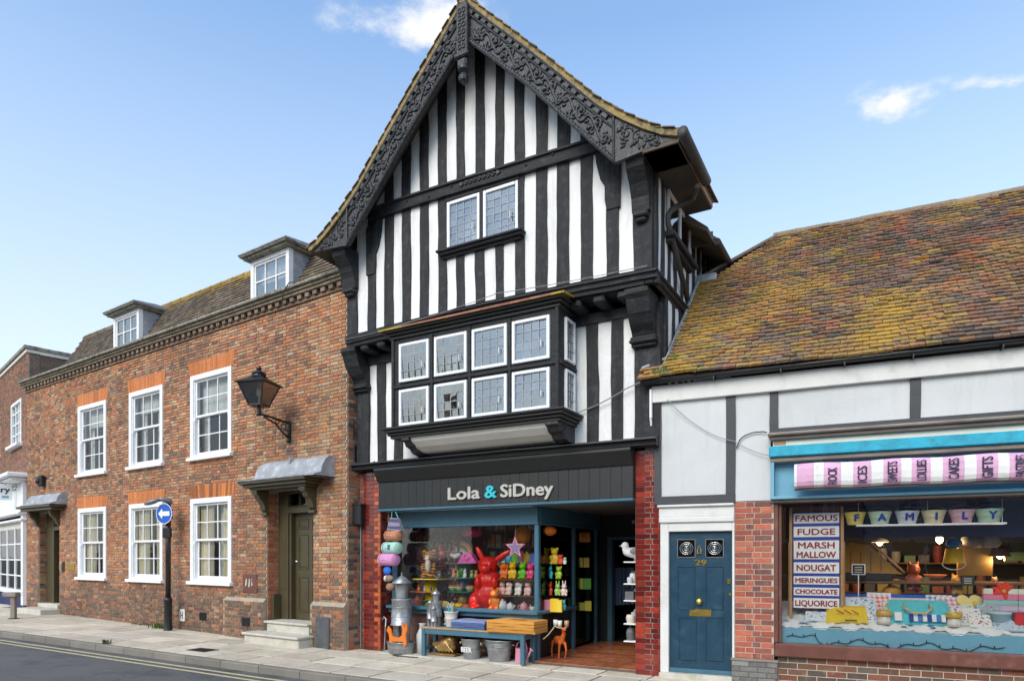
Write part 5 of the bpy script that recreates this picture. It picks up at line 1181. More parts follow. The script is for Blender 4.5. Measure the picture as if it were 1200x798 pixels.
# ---------------- door 29
m = MB(); m.bbox(-.015, .105, -.02, .12, .05, 2.42, .008); m.bbox(.972, 1.002, -.02, .12, .30, 2.42, .004); m.bbox(.105, .972, -.02, .12, 2.075, 2.20, .008); m.bbox(-.03, 1.0, -.05, .12, 2.20, 2.28, .012); m.bbox(-.03, 1.0, -.035, .12, 2.28, 2.42, .006); m.bbox(-.05, 1.0, -.075, .12, 2.42, 2.455, .01); m.build('door_frame', 'old_white', rh)
MB().bbox(-.02, .98, -.10, .14, -.02, .075, .012).build('door_step', 'stone', rh)
X0, X1, Z0_, Z1_ = .108, .970, .13, 2.072; yd = .045
pv = [FR.at(x, y, yd) for x, y in ((793.7, 653), (815, 631.6), (826.6, 652.6), (848, 631.2))]
dl = wall([(pv[0][0], pv[1][0], pv[0][1], pv[1][1]), (pv[2][0], pv[3][0], pv[0][1], pv[1][1])], X0, X1, Z0_, Z1_, yd, yd+.045).build('front_door', 'blue_door', rh)
MB().bbox(X0, X1, yd-.03, yd+.03, .078, .135, .006).build('weather_bar', 'teal', rh)
for (a, b, c, d) in (((180, 250), (345, 515), 0, 0), ((290, 362), (345, 515), 0, 0), ((185, 255), (545, 712), 0, 0), ((290, 362), (545, 715), 0, 0)):
    (ua, za), (ub, zb) = FR.at(740+a[0]/3.35, 560+b[1]/3.35, yd), FR.at(740+a[1]/3.35, 560+b[0]/3.35, yd); k = MB()
    for (q0, q1, q2, q3) in ((ua, ub, za, za+.018), (ua, ub, zb-.018, zb), (ua, ua+.018, za+.018, zb-.018), (ub-.018, ub, za+.018, zb-.018)): k.bbox(q0, q1, yd-.012, yd+.002, q2, q3, .005)
    k.build('door_panel', 'blue_door', dl)
for i in (0, 2):
    ua, za, ub, zb = pv[i][0], pv[0][1], pv[i+1][0], pv[1][1]; uc, zc = (ua+ub)/2, (za+zb)/2
    MB().box(ua, ub, yd+.018, yd+.022, za, zb).build('pane', 'pane', dl)
    k = MB()
    for r in (.035, .065, .092): k.tube([(uc+r*math.cos(t*.35), yd+.012, zc+r*.92*math.sin(t*.35)) for t in range(18)], .007, 6, closed=True)
    k.ell(uc, yd+.012, zc, .02, .012, .02, 8, 6); k.build('bullseye', 'pane_old', dl, True)
    k = MB()
    for (q0, q1, q2, q3) in ((ua, ub, za, za+.008), (ua, ub, zb-.008, zb), (ua, ua+.008, za, zb), (ub-.008, ub, za, zb)): k.box(q0, q1, yd-.006, yd+.01, q2, q3)
    k.build('pane_bead', 'grey_metal', dl)
u, z = FR.at(821, 662, yd); me = text_mesh('door_number', '29', .082, 'brass', .004, .004, width=.155); link('door_number', me, dl, (u-.075, yd-.006, z))
u, z = FR.at(819.7, 645, yd); k = MB(); k.tube([(u-.025, yd-.02, z-.03), (u-.02, yd-.02, z+.02), (u, yd-.015, z+.06), (u+.02, yd-.02, z+.02), (u+.025, yd-.02, z-.03)], .007, 6); k.bbox(u-.032, u+.032, yd-.028, yd-.008, z-.045, z-.03, .004); k.bbox(u-.012, u+.012, yd-.02, yd, z+.05, z+.075, .004); k.build('knocker', 'brass', dl)
u, z = FR.at(819.7, 704, yd); MB().lathe([(.0, 0), (.045, .0), (.045, .01), (.02, .016), (.022, .03), (.04, .045), (.042, .058), (.028, .072), (.0, .075)], n=16, M=Matrix.Translation((u, yd, z)) @ Matrix.Rotation(R_(90), 4, 'X')).build('door_knob', 'brass', dl, True)
(u, z), (u1, z1) = FR.at(808, 721.3, yd), FR.at(833.5, 713.7, yd); k = MB(); k.bbox(u, u1, yd-.008, yd+.002, z, z1, .004); k.bbox(u+.03, u1-.03, yd-.016, yd-.006, z+.022, z1-.022, .004); k.build('letter_box', 'brass', dl)
for (px, py, w, h) in ((854, 681, .022, .035), (855.5, 696, .016, .022)): u, z = FR.at(px, py, yd); MB().bbox(u-w, u+w, yd-.012, yd+.001, z-h, z+h, .004).build('lock_plate', 'brass', dl)
# stay wire across the render
wire('wall_cable', 'thin wire running down the white render panels of the sweet shop', [FR.w(.10, -.08, 3.95), FR.w(.55, -.05, 3.52), FR.w(1.0, -.05, 3.30), FR.w(1.46, -.06, 3.07)], .005, 'lead_came', .03)
wire('wall_cable', 'short looped black cable beside the turquoise fascia', [FR.w(1.03, -.03, 3.20), FR.w(1.08, -.03, 3.32), FR.w(1.18, -.03, 3.38), FR.w(1.33, -.03, 3.40), FR.w(1.42, -.04, 3.38)], .008, 'iron', -.01)

# ================================================================== gift shop front (ground floor of the timber house)
rg = random.Random(41)
GL = [(.24, .020, .012), (.19, .016, .011), (.28, .024, .013), (.14, .012, .010), (.34, .040, .017)]; GO = [(.60, .11, .02), (.66, .15, .03), (.55, .09, .02)]
def glazed(name, u0, u1, d0, d1, z0, z1, reveal):
    core = MB().box(u0, u1, d0+.006, d1, z0, z1).build(name, 'mortar_red', th)
    for (a, b, c, d) in bond(u0, u1, z0, z1, course=.0765, style='flemish', L=.23, Hd=.115, joint=.008):
        edge = b > u1-.02 if reveal else False; cc = rg.choice(GO if edge and rg.random() < .85 else GL)
        if not reveal and rg.random() < .3: cc = tuple(x*1.5 for x in cc)
        v = rg.uniform(.55, .85); brick_part(core, a, b, c, d, d0+.006, .008, tuple(x*v for x in cc), 'glaze_obj')
    if reveal:
        M = Matrix(((0, -1, 0, u1), (1, 0, 0, 0), (0, 0, 1, 0), (0, 0, 0, 1)))
        for (a, b, c, d) in bond(d0+.012, d1, z0, z1, course=.0765, style='flemish', L=.23, Hd=.115, joint=.008):
            cc = rg.choice(GL); v = rg.uniform(.6, .95); brick_part(core, a, b, c, d, 0, .006, tuple(x*v for x in cc), 'glaze_obj', M)
glazed('glazed_pier', .0, .405, .0, .46, .0, 3.27, True); glazed('glazed_pier', 5.255, 5.635, .0, .40, .0, 3.27, False)
m = MB(); m.lathe([(.26, 0), (.25, .05), (.0, .055)], .22, .05, 0, 8); 
core = MB().box(-.30, -.004, .05, .4, 0, 3.27).build('pier', 'mortar_red', th)
for (a, b, c, d) in bond(-.30, -.004, 0, 3.27, course=.0765, style='flemish'):
    v = rg.uniform(.75, 1.2); brick_part(core, a, b, c, d, .05, .008, tuple(x*v for x in rg.choice([(.24, .085, .06), (.20, .09, .07), (.29, .11, .08), (.16, .08, .065)])), 'brick_obj')
# pipes and boxes between the two houses
m = MB(); m.tube([(-.36, -.08, .0), (-.36, -.08, 2.15)], .042, 10); m.bbox(-.41, -.31, -.13, -.03, 1.2, 1.25, .01); m.build('downpipe', 'grey_metal', th, True); MB().tube([(-.36, -.08, 2.15), (-.36, -.08, 3.2), (-.33, -.06, 4.0)], .036, 10).build('downpipe', 'iron', th, True)
MB().tube([(-.08, .02, .0), (-.08, .02, 2.3)], .018, 8).build('conduit', 'grey_metal', th); m = MB(); m.bbox(-.22, .05, -.14, .05, 2.30, 2.68, .02); m.bbox(-.24, .07, -.15, .05, 2.66, 2.70, .01); m.build('meter_box', 'iron', th)
m = MB(); m.bbox(-.30, -.12, -.12, .0, 3.47, 3.80, .02); m.build('junction_box', 'iron', th); m = MB()
for k in range(5): m.tube([(-.26+.02*k, -.10, 3.8), (-.24+.03*k, -.12, 3.95), (-.22+.02*k, -.10, 4.15+.03*k), (-.28, -.06, 4.3)], .010, 5)
m.tube([(-.2, -.13, 3.45), (.1, -.14, 3.36), (.4, -.14, 3.44)], .008, 5); m.build('cable_bundle', 'iron', th); MB().tube([(-.21, -.13, 3.80), (-.20, -.14, 3.92)], .02, 6).build('insulator', 'white_paint', th)
# cornice, blind box, boarded fascia
sweep(refine([(-.33, 3.44), (2.7, 3.445), (5.62, 3.44)], .5, .003), [(-.02, 0), (.10, .0), (.20, -.02), (.205, -.045), (.15, -.06), (.14, -.09), (.17, -.10), (.165, -.125), (.10, -.14), (-.02, -.14)]).build('shop_cornice', 'charcoal', th)
m = MB(); m.prism([(.02, 3.30), (-.20, 3.30), (-.22, 3.26), (-.10, 3.06), (.02, 3.05)], .43, 5.25, 'x'); m.build('blind_box', 'charcoal', th)
fa = MB().box(.42, 5.25, -.052, .10, 2.575, 3.06).build('fascia', 'charcoal', th)
u = .43
while u < 5.24: w = min(.172, 5.25-u); MB().bbox(u+.001, u+w-.001, -.078, -.05, 2.58, 3.055, .003).build('fascia_board', 'charcoal', fa); u += .172
MB().bbox(.41, 5.25, -.10, .10, 2.535, 2.577, .008).build('fascia_trim', 'teal', th)
for (wd, p0, p1, mt) in (('Lola', 525.5, 562, 'letter_grey'), ('&', 568.5, 581.5, 'letter_cyan'), ('SiDney', 587, 648, 'letter_grey')):
    a, b = FM.U(p0, -.1), FM.U(p1, -.1); me = text_mesh('lettering', wd, .205, mt, .014, .009, width=b-a); link('lettering', me, fa, (a, -.096, 2.685))
# lobby: ceiling, floor, walls
MB().box(3.44, 5.25, .10, 3.3, 2.54, 2.575).build('ceiling', 'lobby_grey', th); MB().box(.42, 3.43, .10, 3.3, 2.54, 2.575).build('display_ceiling', 'white_paint', th)
lf = MB().box(3.44, 5.25, .08, 3.3, -.02, .032).build('lobby_floor', 'joint', th); ts = {}
for i in range(6):
    for k in range(10):
        v = rg.uniform(.75, 1.2); link('floor_tile', flat_piece(ts, 'floor_tile', .292, .292, .02, 'floor_tile', .004), lf, (3.60+i*.298, .24+k*.298, .046), (rg.uniform(-.004, .004), rg.uniform(-.004, .004), 0), (.40*v, .135*v, .065*v))
m = MB(); m.box(5.20, 5.25, .40, 3.3, 0, 2.54); m.box(.40, .44, .46, 3.3, 0, 2.54); m.build('lobby_wall', 'lobby_grey', th)
wall([(3.74, 5.06, .0, 2.06)], 3.40, 5.20, 0, 2.54, 3.0, 3.08).build('door_wall', 'charcoal', th)
m = MB(); m.bbox(3.66, 3.76, 2.94, 3.1, .04, 2.10, .008); m.bbox(5.04, 5.14, 2.94, 3.1, .04, 2.10, .008); m.bbox(3.66, 5.14, 2.95, 3.09, 2.05, 2.11, .006); m.build('door_frame', 'teal', th); MB().bbox(4.15, 4.57, 2.985, 3.0, 2.36, 2.43, .004).build('door_plate', 'letter_grey', th)
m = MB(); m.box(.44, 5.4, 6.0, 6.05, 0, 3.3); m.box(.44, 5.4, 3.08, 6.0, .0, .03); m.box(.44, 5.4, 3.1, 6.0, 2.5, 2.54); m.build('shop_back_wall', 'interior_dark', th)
# display window: band, posts, sill, glass, riser, return
WD = .30
m = MB(); m.bbox(.44, 3.50, WD-.03, WD+.06, 2.28, 2.535, .006); m.bbox(.44, 3.52, WD-.06, WD+.06, 2.245, 2.285, .01); m.bbox(.44, .56, WD-.02, WD+.06, .83, 2.25, .01); m.bbox(3.44, 3.52, WD-.04, WD+.05, .0, 2.25, .012); m.bbox(2.00, 2.012, WD-.034, WD-.028, 2.29, 2.53, .002)
m.bbox(3.44, 3.52, WD+.06, 2.95, 2.245, 2.285, .01); m.bbox(3.45, 3.51, WD+.06, 2.95, 2.285, 2.535, .004)
for d in (1.66, 2.72): m.bbox(3.44, 3.52, d, d+.09, .0, 2.25, .012)
sw = m.build('window_frame', 'teal', th)
s_ = MB(); s_.bbox(.44, 3.58, WD-.20, WD+.06, .775, .835, .014); s_.bbox(.44, 3.55, WD-.12, WD+.05, .70, .775, .01); s_.bbox(3.42, 3.58, WD+.06, 1.66, .775, .835, .014); s_.build('sill', 'teal', sw)
MB().box(.56, 3.44, WD+.01, WD+.015, .835, 2.25).build('shop_pane', 'shop_glass', sw); MB().box(3.478, 3.483, WD+.05, 1.66, .835, 2.25).build('shop_pane', 'shop_glass', sw); MB().box(3.478, 3.483, 1.75, 2.72, .10, 2.25).build('shop_pane', 'shop_glass', sw)
core = MB().box(.44, 3.44, WD+.02, WD+.1, 0, .70).build('stall_riser', 'mortar_red', th)
for (a, b, c, d) in bond(1.9, 3.44, .0, .70, course=.0765, style='flemish'):
    v = rg.uniform(.5, .9); brick_part(core, a, b, c, d, WD+.02, .006, tuple(x*v for x in rg.choice(GL)), 'glaze_obj')
MB().box(3.45, 3.47, WD+.08, 1.66, .06, .775).build('return_panel', 'charcoal', sw)
MB().box(.44, 3.44, WD+.1, 1.62, .74, .80).build('display_floor', 'cream_paint', th)
m = MB(); m.box(.44, 2.95, 1.72, 1.76, .0, 2.54); m.box(2.93, 2.97, 1.76, 3.0, 0, 2.54); m.build('display_back', 'interior', th)
MB().bbox(.6, 3.5, -.30, WD-.0, -.01, .028, .01).build('threshold_slab', 'stone', th)

# ---------------------------------------------------------------- goods: helpers
def G(fr, px, py, d): u, z = fr.at(px, py, d); return u, z
def goods(fr, name, label, cat, px, py, d, mb, mat, color=None, group=None, rz=0.0, smooth=False, vox=None):
    u, z = fr.at(px, py, d); o = mb.build(name, mat, None, smooth, color=color); place(o, fr, u, d, z, rz); tag(o, label, cat, group)
    if vox: remesh(o, vox)
    return o
def goodsz(fr, name, label, cat, px, d, z, mb, mat, color=None, group=None, rz=0.0, smooth=False, vox=None):
    o = mb.build(name, mat, None, smooth, color=color); place(o, fr, fr.U(px, d), d, z, rz); tag(o, label, cat, group)
    if vox: remesh(o, vox)
    return o
def animal(h, ears='point', fat=.3, stance='sit'):
    m = MB(); m.ell(0, 0, h*.30, h*fat*.8, h*fat*.75, h*.32); m.ell(0, -h*.04, h*.72, h*.21, h*.2, h*.20); m.ell(0, -h*.2, h*.67, h*.09, h*.1, h*.08)
    for s in (-1, 1):
        m.ell(s*h*.14, -h*.14, h*.08, h*.11, h*.16, h*.09); m.ell(s*h*.2, -h*.08, h*.36, h*.075, h*.10, h*.17)
        if ears == 'point': m.ell(s*h*.13, 0, h*.92, h*.065, h*.05, h*.11)
        elif ears == 'long': m.ell(s*h*.10, 0, h*1.02, h*.06, h*.05, h*.22)
        elif ears == 'round': m.ell(s*h*.17, 0, h*.88, h*.09, h*.05, h*.09)
        else: m.ell(s*h*.22, -h*.02, h*.70, h*.07, h*.08, h*.15)
    return m
def pot(r, h, lid=False, waist=.0):
    pr = [(.0, 0), (r*.75, 0), (r*(.95+waist), h*.35), (r, h*.7), (r*.8, h)]
    if lid: pr += [(r*.5, h*1.12), (r*.15, h*1.18), (r*.2, h*1.3), (.0, h*1.32)]
    return MB().lathe(pr, n=14)
def card(w, h, t=.02): return MB().bbox(-w/2, w/2, -t/2, t/2, 0, h, .003)
def bucket(r0, r1, h, rim=.012):
    return MB().lathe([(.0, .0), (r0, 0), (r0+.004, .01), (lerp(r0, r1, .5), h*.5), (lerp(r0, r1, .52)+.004, h*.52), (lerp(r0, r1, .56), h*.56), (r1, h-.02), (r1+rim, h-.01), (r1+rim, h), (r1-.004, h), (r0*.95, .03), (.0, .03)], n=24)
def handle(r, h, z, thick=.006): return [(r*math.cos(t), 0, z+h*math.sin(t)) for t in [math.pi*k/12 for k in range(13)]]
SM = .0148      # metres per photo pixel at the shop window
# ---- stands and shelves inside the display window
d = .50
st = fthing(FM, 'display_stand', 'round yellow two-tier display stand carrying the toy tiger', 'stand', *[(lambda p: (p[0], d, .80))(FM.at(505, 700, d))][0])
zt = FM.Z(505, 677.5, d)-.80; zm = FM.Z(505, 692.5, d)-.80
MB().lathe([(.0, 0), (.13, 0), (.13, .02), (.12, .03), (.12, zt-.015), (.0, zt-.015)], n=20).build('column', 'plastic_obj', st, True, color=(.62, .45, .01)); MB().lathe([(.0, 0), (.33, 0), (.34, .008), (.33, .018), (.0, .018)], 0, 0, zt-.018, 28).build('table_top', 'plastic_obj', st, color=(.55, .42, .05)); MB().lathe([(.0, 0), (.30, 0), (.31, .007), (.30, .015), (.0, .015)], -.10, 0, zm-.015, 28).build('shelf', 'plastic_obj', st, color=(.45, .12, .04))
def tier(px, d, tops, r, cols, label):
    u = FM.U(px, d); s = fthing(FM, 'tier_stand', label, 'stand', u, d, .80); zz = [FM.Z(px, y, d)-.80 for y in tops]
    lo = 0
    for z, c in zip(zz, cols): MB().lathe([(.0, lo), (r*.42, lo), (r*.36, z-.015), (.0, z-.015)], n=18).build('column', 'plastic_obj', s, True, color=c); MB().lathe([(.0, z-.015), (r, z-.015), (r+.006, z-.008), (r, z), (.0, z)], n=28).build('shelf', 'plastic_obj', s, color=(.06, .22, .22)); lo = z
    return s, [z+.80 for z in zz]
ts_, tz = tier(543, .64, (692.5, 676.5, 659.5), .27, ((.25, .16, .03), (.02, .10, .20), (.03, .20, .03)), 'round three-tier teal display stand beside the red rabbit')
def shelfset(name, label, u0, u1, d0, d1, zs, mat, posts=()):
    s = fthing(FM, name, label, 'shelf', (u0+u1)/2, (d0+d1)/2, .80); w, dp = (u1-u0)/2, (d1-d0)/2
    for z in zs: MB().bbox(-w, w, -dp, dp, z-.818, z-.80, .003).build('shelf', mat, s)
    for x in (-w+.01, w-.01): MB().box(x-.008, x+.008, dp-.02, dp-.004, .0, max(zs)-.8+.15).build('upright', 'grey_metal', s)
    return s
pm('shelf_brown', (.16, .075, .03), .4, .2, 6, .1, 30)
dS = .52; sA0, sA1 = FM.U(587, dS), 3.42; zA = [FM.Z(610, 678.5, dS), FM.Z(610, 697.5, dS)]
shelfset('wall_shelf', 'stepped shelf of coloured animal money boxes behind the window', sA0, sA1, dS-.13, dS+.15, zA, 'shelf_brown')
# ---- animals on the shelves
ROW1 = [(591, 20, 'orange dog', (.75, .15, .01), 'drop'), (601, 21, 'yellow dog', (.80, .45, .01), 'point'), (613, 21, 'bright green dragon', (.12, .52, .01), 'point'), (622, 20, 'hot pink bear', (.75, .05, .20), 'round'), (633, 18, 'sky blue cat', (.05, .22, .55), 'point')]
for (px, hp, what, c, e) in ROW1: goodsz(FM, 'animal_figure', what+' money box on the upper window shelf', 'figurine', px, dS, zA[0], animal(hp*SM*.98, e, .26), 'plastic_obj', c, 'animal money boxes', rg.uniform(-.4, .4), True, .012)
ROW2 = [(589, 17, 'white and red fox', (.75, .40, .35), 'point'), (597, 18, 'pale pink dog', (.75, .55, .52), 'drop'), (608, 18, 'white puppy', (.75, .74, .70), 'drop'), (619, 18, 'blush pink kitten', (.75, .48, .45), 'point'), (631, 15, 'yellow duckling', (.80, .50, .02), 'round')]
for (px, hp, what, c, e) in ROW2: goodsz(FM, 'animal_figure', what+' money box on the lower window shelf', 'figurine', px, dS, zA[1], animal(hp*SM*.98, e, .30), 'plastic_obj', c, 'animal money boxes', rg.uniform(-.3, .3), True, .012)
for (px, hp, what, c, lid) in ((589, 13, 'white lidded jar', (.7, .7, .72), True), (598, 10, 'white teapot', (.72, .72, .74), True), (614, 11, 'pink striped teapot', (.72, .30, .35), True), (624, 8, 'cream sugar bowl', (.7, .62, .5), False)):
    m = pot(hp*SM*.42, hp*SM*.78, lid)
    if 'teapot' in what: m.tube([(hp*SM*.38, 0, hp*SM*.25), (hp*SM*.62, 0, hp*SM*.45), (hp*SM*.72, 0, hp*SM*.72)], .012, 6); m.tube([(-hp*SM*.36, 0, hp*SM*.2), (-hp*SM*.62, 0, hp*SM*.35), (-hp*SM*.6, 0, hp*SM*.6), (-hp*SM*.34, 0, hp*SM*.65)], .009, 6)
    goodsz(FM, 'teapot' if 'teapot' in what else 'jar', what+' standing at the foot of the animal shelves', 'pottery', px, dS-.08, .80, m, 'plastic_obj', c, None, rg.uniform(-.4, .4), True)
# red rabbit
m = MB(); h = 1.07; X = lambda x: x*h
m.ell(0, .02, X(.24), X(.27), X(.20), X(.26)); m.ell(0, -.01, X(.46), X(.23), X(.165), X(.18)); m.ell(-.01, -.03, X(.71), X(.175), X(.15), X(.155)); m.ell(-.02, -.17, X(.665), X(.10), X(.075), X(.075))
for s in (-1, 1):
    m.ell(s*X(.19), -.08, X(.14), X(.13), X(.16), X(.15)); m.ell(s*X(.17), -.20, X(.045), X(.09), X(.15), X(.05)); m.ell(s*X(.14), -.16, X(.44), X(.06), X(.07), X(.11), M=None); m.ell(s*X(.07), -.165, X(.745), X(.022), X(.02), X(.026))
m.ell(0, 0, 0, X(.05), X(.035), X(.15), M=Matrix.Translation((-X(.15), .0, X(.90))) @ Matrix.Rotation(R_(-28), 4, 'Y')); m.ell(0, 0, 0, X(.05), X(.035), X(.19), M=Matrix.Translation((X(.22), .0, X(.87))) @ Matrix.Rotation(R_(58), 4, 'Y'))
o = goodsz(FM, 'rabbit_statue', 'large glossy red sitting rabbit in the gift shop window', 'statue', 573, .58, .80, m, 'plastic_obj', (.70, .012, .008), None, .25, True, .016)
# standing orange figure before the rabbit
goodsz(FM, 'animal_figure', 'small orange upright cat in front of the red rabbit', 'figurine', 580, .38, .815, animal(.38, 'point', .2), 'plastic_obj', (.78, .22, .02), None, .2, True, .012)
# tiger
t = bpy.data.materials.new('tiger_fur'); t.use_nodes = True; N = t.node_tree.nodes; L = t.node_tree.links.new; b = N['Principled BSDF']; b.inputs['Roughness'].default_value = .7
wv = N.new('ShaderNodeTexWave'); wv.bands_direction = 'Z'; wv.inputs['Scale'].default_value = 6.5; wv.inputs['Distortion'].default_value = 7; wv.inputs['Detail'].default_value = 2; tc = N.new('ShaderNodeTexCoord'); L(tc.outputs['Object'], wv.inputs['Vector'])
rp_ = N.new('ShaderNodeValToRGB'); rp_.color_ramp.elements[0].position = .22; rp_.color_ramp.elements[0].color = (.01, .008, .006, 1); rp_.color_ramp.elements[1].position = .36; rp_.color_ramp.elements[1].color = (.62, .25, .03, 1); L(wv.outputs['Fac'], rp_.inputs[0]); L(rp_.outputs[0], b.inputs['Base Color']); MAT['tiger_fur'] = t
m = animal(.55, 'round', .24); m.tube([(.05, .12, .04), (.16, .12, .03), (.24, .02, .03), (.22, -.1, .03)], .022, 6)
o = goods(FM, 'toy_tiger', 'sitting plush tiger on the round yellow stand', 'soft toy', 503, 677.3, .50, m, 'tiger_fur', None, None, .35, True, .014); ti = MB(); ti.ell(.01, -.10, .25, .055, .06, .14); ti.ell(.0, -.135, .365, .05, .03, .05); remesh(ti.build('white_chest', 'paint_obj', o, True, color=(.75, .70, .62)), .012)
m = MB(); m.tube([(0, 0, .0), (0, 0, .14), (.02, 0, .26), (-.01, -.02, .36), (-.03, -.05, .42), (-.035, -.10, .40)], [.012, .012, .03, .022, .03, .008], 8); m.ell(.03, .02, .22, .07, .09, .06)
goods(FM, 'flamingo_figure', 'slim coral flamingo ornament beside the tiger', 'figurine', 516, 662.5, .80, m, 'plastic_obj', (.65, .10, .07), None, .2, True, .011)
m = pot(.14, .13); goods(FM, 'flower_pot', 'maroon bowl under the flamingo ornament', 'pottery', 516, 668, .82, m, 'plastic_obj', (.18, .02, .03), None, 0, True)
for (px, py, s, lab, c, e) in ((496, 677.4, .11, 'small orange cat cup on the tiger stand', (.75, .22, .02), 'point'), (515, 677.4, .16, 'grey elephant ornament on the tiger stand', (.13, .13, .14), 'drop'), (491, 692.4, .13, 'orange beaker on the low yellow shelf', (.75, .14, .01), 'round'), (498, 692.4, .12, 'white and orange cat cup on the low yellow shelf', (.72, .55, .45), 'point'), (505, 692.4, .11, 'blue spotted cup on the low yellow shelf', (.08, .12, .35), 'round')): goods(FM, 'animal_cup', lab, 'figurine', px, py, .42 if py < 680 else .42, animal(s, e, .32), 'plastic_obj', c, None, 0, True, .010)
goodsz(FM, 'vase', 'orange egg-shaped vase below the yellow stand', 'vase', 491.5, .45, .80, MB().lathe([(.0, 0), (.05, 0), (.10, .08), (.09, .16), (.04, .22), (.045, .24)], n=16), 'plastic_obj', (.75, .13, .01), None, 0, True)
goodsz(FM, 'vase', 'teal leaf-shaped dish below the yellow stand', 'vase', 500, .44, .80, MB().lathe([(.0, 0), (.04, 0), (.05, .06), (.13, .12), (.125, .125), (.0, .08)], n=9), 'plastic_obj', (.04, .35, .33))
# rainbow, parasol, lanterns
m = MB()
for k, c in enumerate([(.62, .22, .03), (.75, .30, .02), (.10, .10, .12), (.35, .33, .32), (.72, .50, .35)]):
    r0, r1 = .26-.04*k, .26-.04*(k+1)+.002; n = 18
    for i in range(n):
        a, b_ = math.pi*i/n, math.pi*(i+1)/n; P = [(r1*math.cos(a), r1*math.sin(a)), (r0*math.cos(a), r0*math.sin(a)), (r0*math.cos(b_), r0*math.sin(b_)), (r1*math.cos(b_), r1*math.sin(b_))]; m.prism(P, -.02, .02, 'y', c)
rbw = goods(FM, 'rainbow_lamp', 'orange and grey rainbow ornament with white cloud', 'ornament', 541, 650, .95, m, 'plastic_attr', None, None, -.1); c = MB()
for (x, z, r) in ((-.12, -.02, .07), (-.20, .0, .06), (-.05, .0, .055)): c.ell(x, -.03, z, r, .05, r*.8)
remesh(c.build('cloud', 'plastic_obj', rbw, True, color=(.7, .72, .72)), .012)
def lantern(px, py, d, rx, rz_, c, lab, h=.0):
    m = MB(); n = 20; pr = [(max(.01, rx*math.sin(math.pi*k/16)**.8), -rz_*math.cos(math.pi*k/16)) for k in range(17)]; m.lathe(pr, n=n); o = goods(FM, 'paper_lantern', lab, 'lantern', px, py, d, m, 'fabric_obj', c, None, 0, True); z = FM.Z(px, py, d); MB().tube([(0, 0, rz_), (0, 0, 2.54-z)], .003, 4).build('cord', 'letter_white', o)
lantern(553, 624, .85, .19, .085, (.75, .03, .22), 'hot pink oval lantern hanging in the shop window'); lantern(613, 626, .9, .14, .15, (.75, .25, .02), 'round orange paper lantern behind the star'); lantern(640, 622, .75, .18, .085, (.80, .20, .02), 'oval orange lantern hung at the window corner')
m = MB(); m.lathe([(.0, .09), (.10, .07), (.22, .0), (.21, -.005), (.0, .06)], n=12); m.tube([(0, 0, .08), (0, 0, -.3)], .006, 5); o = goods(FM, 'toy_parasol', 'green leaf parasol above the flamingo', 'parasol', 521, 634, .95, m, 'plastic_obj', (.04, .28, .03)); MB().tube([(0, 0, .08), (0, 0, .45)], .003, 4).build('cord', 'letter_white', o)
m = MB(); m.prism([(-.20, 0), (.20, 0), (.10, .15), (.04, .19), (-.04, .19), (-.10, .15)], -.06, .06, 'y'); m.tube([(.06*math.cos(t), -.07, .11+.05*math.sin(t)) for t in [k*.5 for k in range(13)]], .010, 6); goodsz(FM, 'handbag', 'hot pink handbag on the top tier of the teal stand', 'bag', 549, .58, tz[2], m, 'plastic_obj', (.72, .10, .40), None, 0)
for k, (px, c) in enumerate(((532, (.55, .25, .16)), (537, (.45, .30, .10)), (545, (.62, .62, .64)), (553, (.25, .32, .08)), (558, (.5, .2, .1)))): goodsz(FM, 'animal_cup', ['terracotta rabbit cup', 'mustard bear cup', 'white rabbit cup', 'moss green owl cup', 'brown fox cup'][k]+' on the middle teal tier', 'figurine', px, .52+.05*(k % 2), tz[1], animal(.15, 'long' if k in (0, 2) else 'round', .32), 'plastic_obj', c, None, 0, True, .010)
for k, px in enumerate((531, 538.5, 551)): 
    m = MB(); m.lathe([(.0, 0), (.04, 0), (.085, .07), (.09, .09), (.08, .085), (.0, .04)], n=14); o = goodsz(FM, 'fruit_bowl', 'little green bowl of red berries on the lowest teal tier', 'bowl', px, .50, tz[0], m, 'plastic_obj', (.30, .48, .18), 'berry bowls on the tier', 0, True); q = MB()
    for a in range(5): q.ell(.04*math.cos(a*1.26), .04*math.sin(a*1.26), .095, .03, .03, .03, 8, 6)
    q.build('berries', 'plastic_obj', o, True, color=(.55, .06, .06), kind='stuff')
for (px, r, c, lab) in ((530, .07, (.80, .55, .01), 'yellow ribbed bowl at the foot of the teal stand'), (537.5, .075, (.78, .50, .01), 'yellow melon dish at the foot of the teal stand'), (547, .065, (.70, .10, .03), 'red cup at the foot of the teal stand')): goodsz(FM, 'bowl', lab, 'bowl', px, .42, .80, MB().lathe([(.0, 0), (r*.8, 0), (r*1.2, r*.6), (r*1.1, r*1.1), (r*.7, r*1.3)], n=12), 'plastic_obj', c, None, 0, True)
m = MB(); m.prism([(.13*math.cos(t), .13*math.sin(t)) for t in [math.pi*k/14 for k in range(15)]], -.02, .02, 'y'); goodsz(FM, 'rainbow_plaque', 'small orange half-round plaque on the display floor', 'ornament', 541, .62, .80, m, 'plastic_obj', (.62, .20, .04))
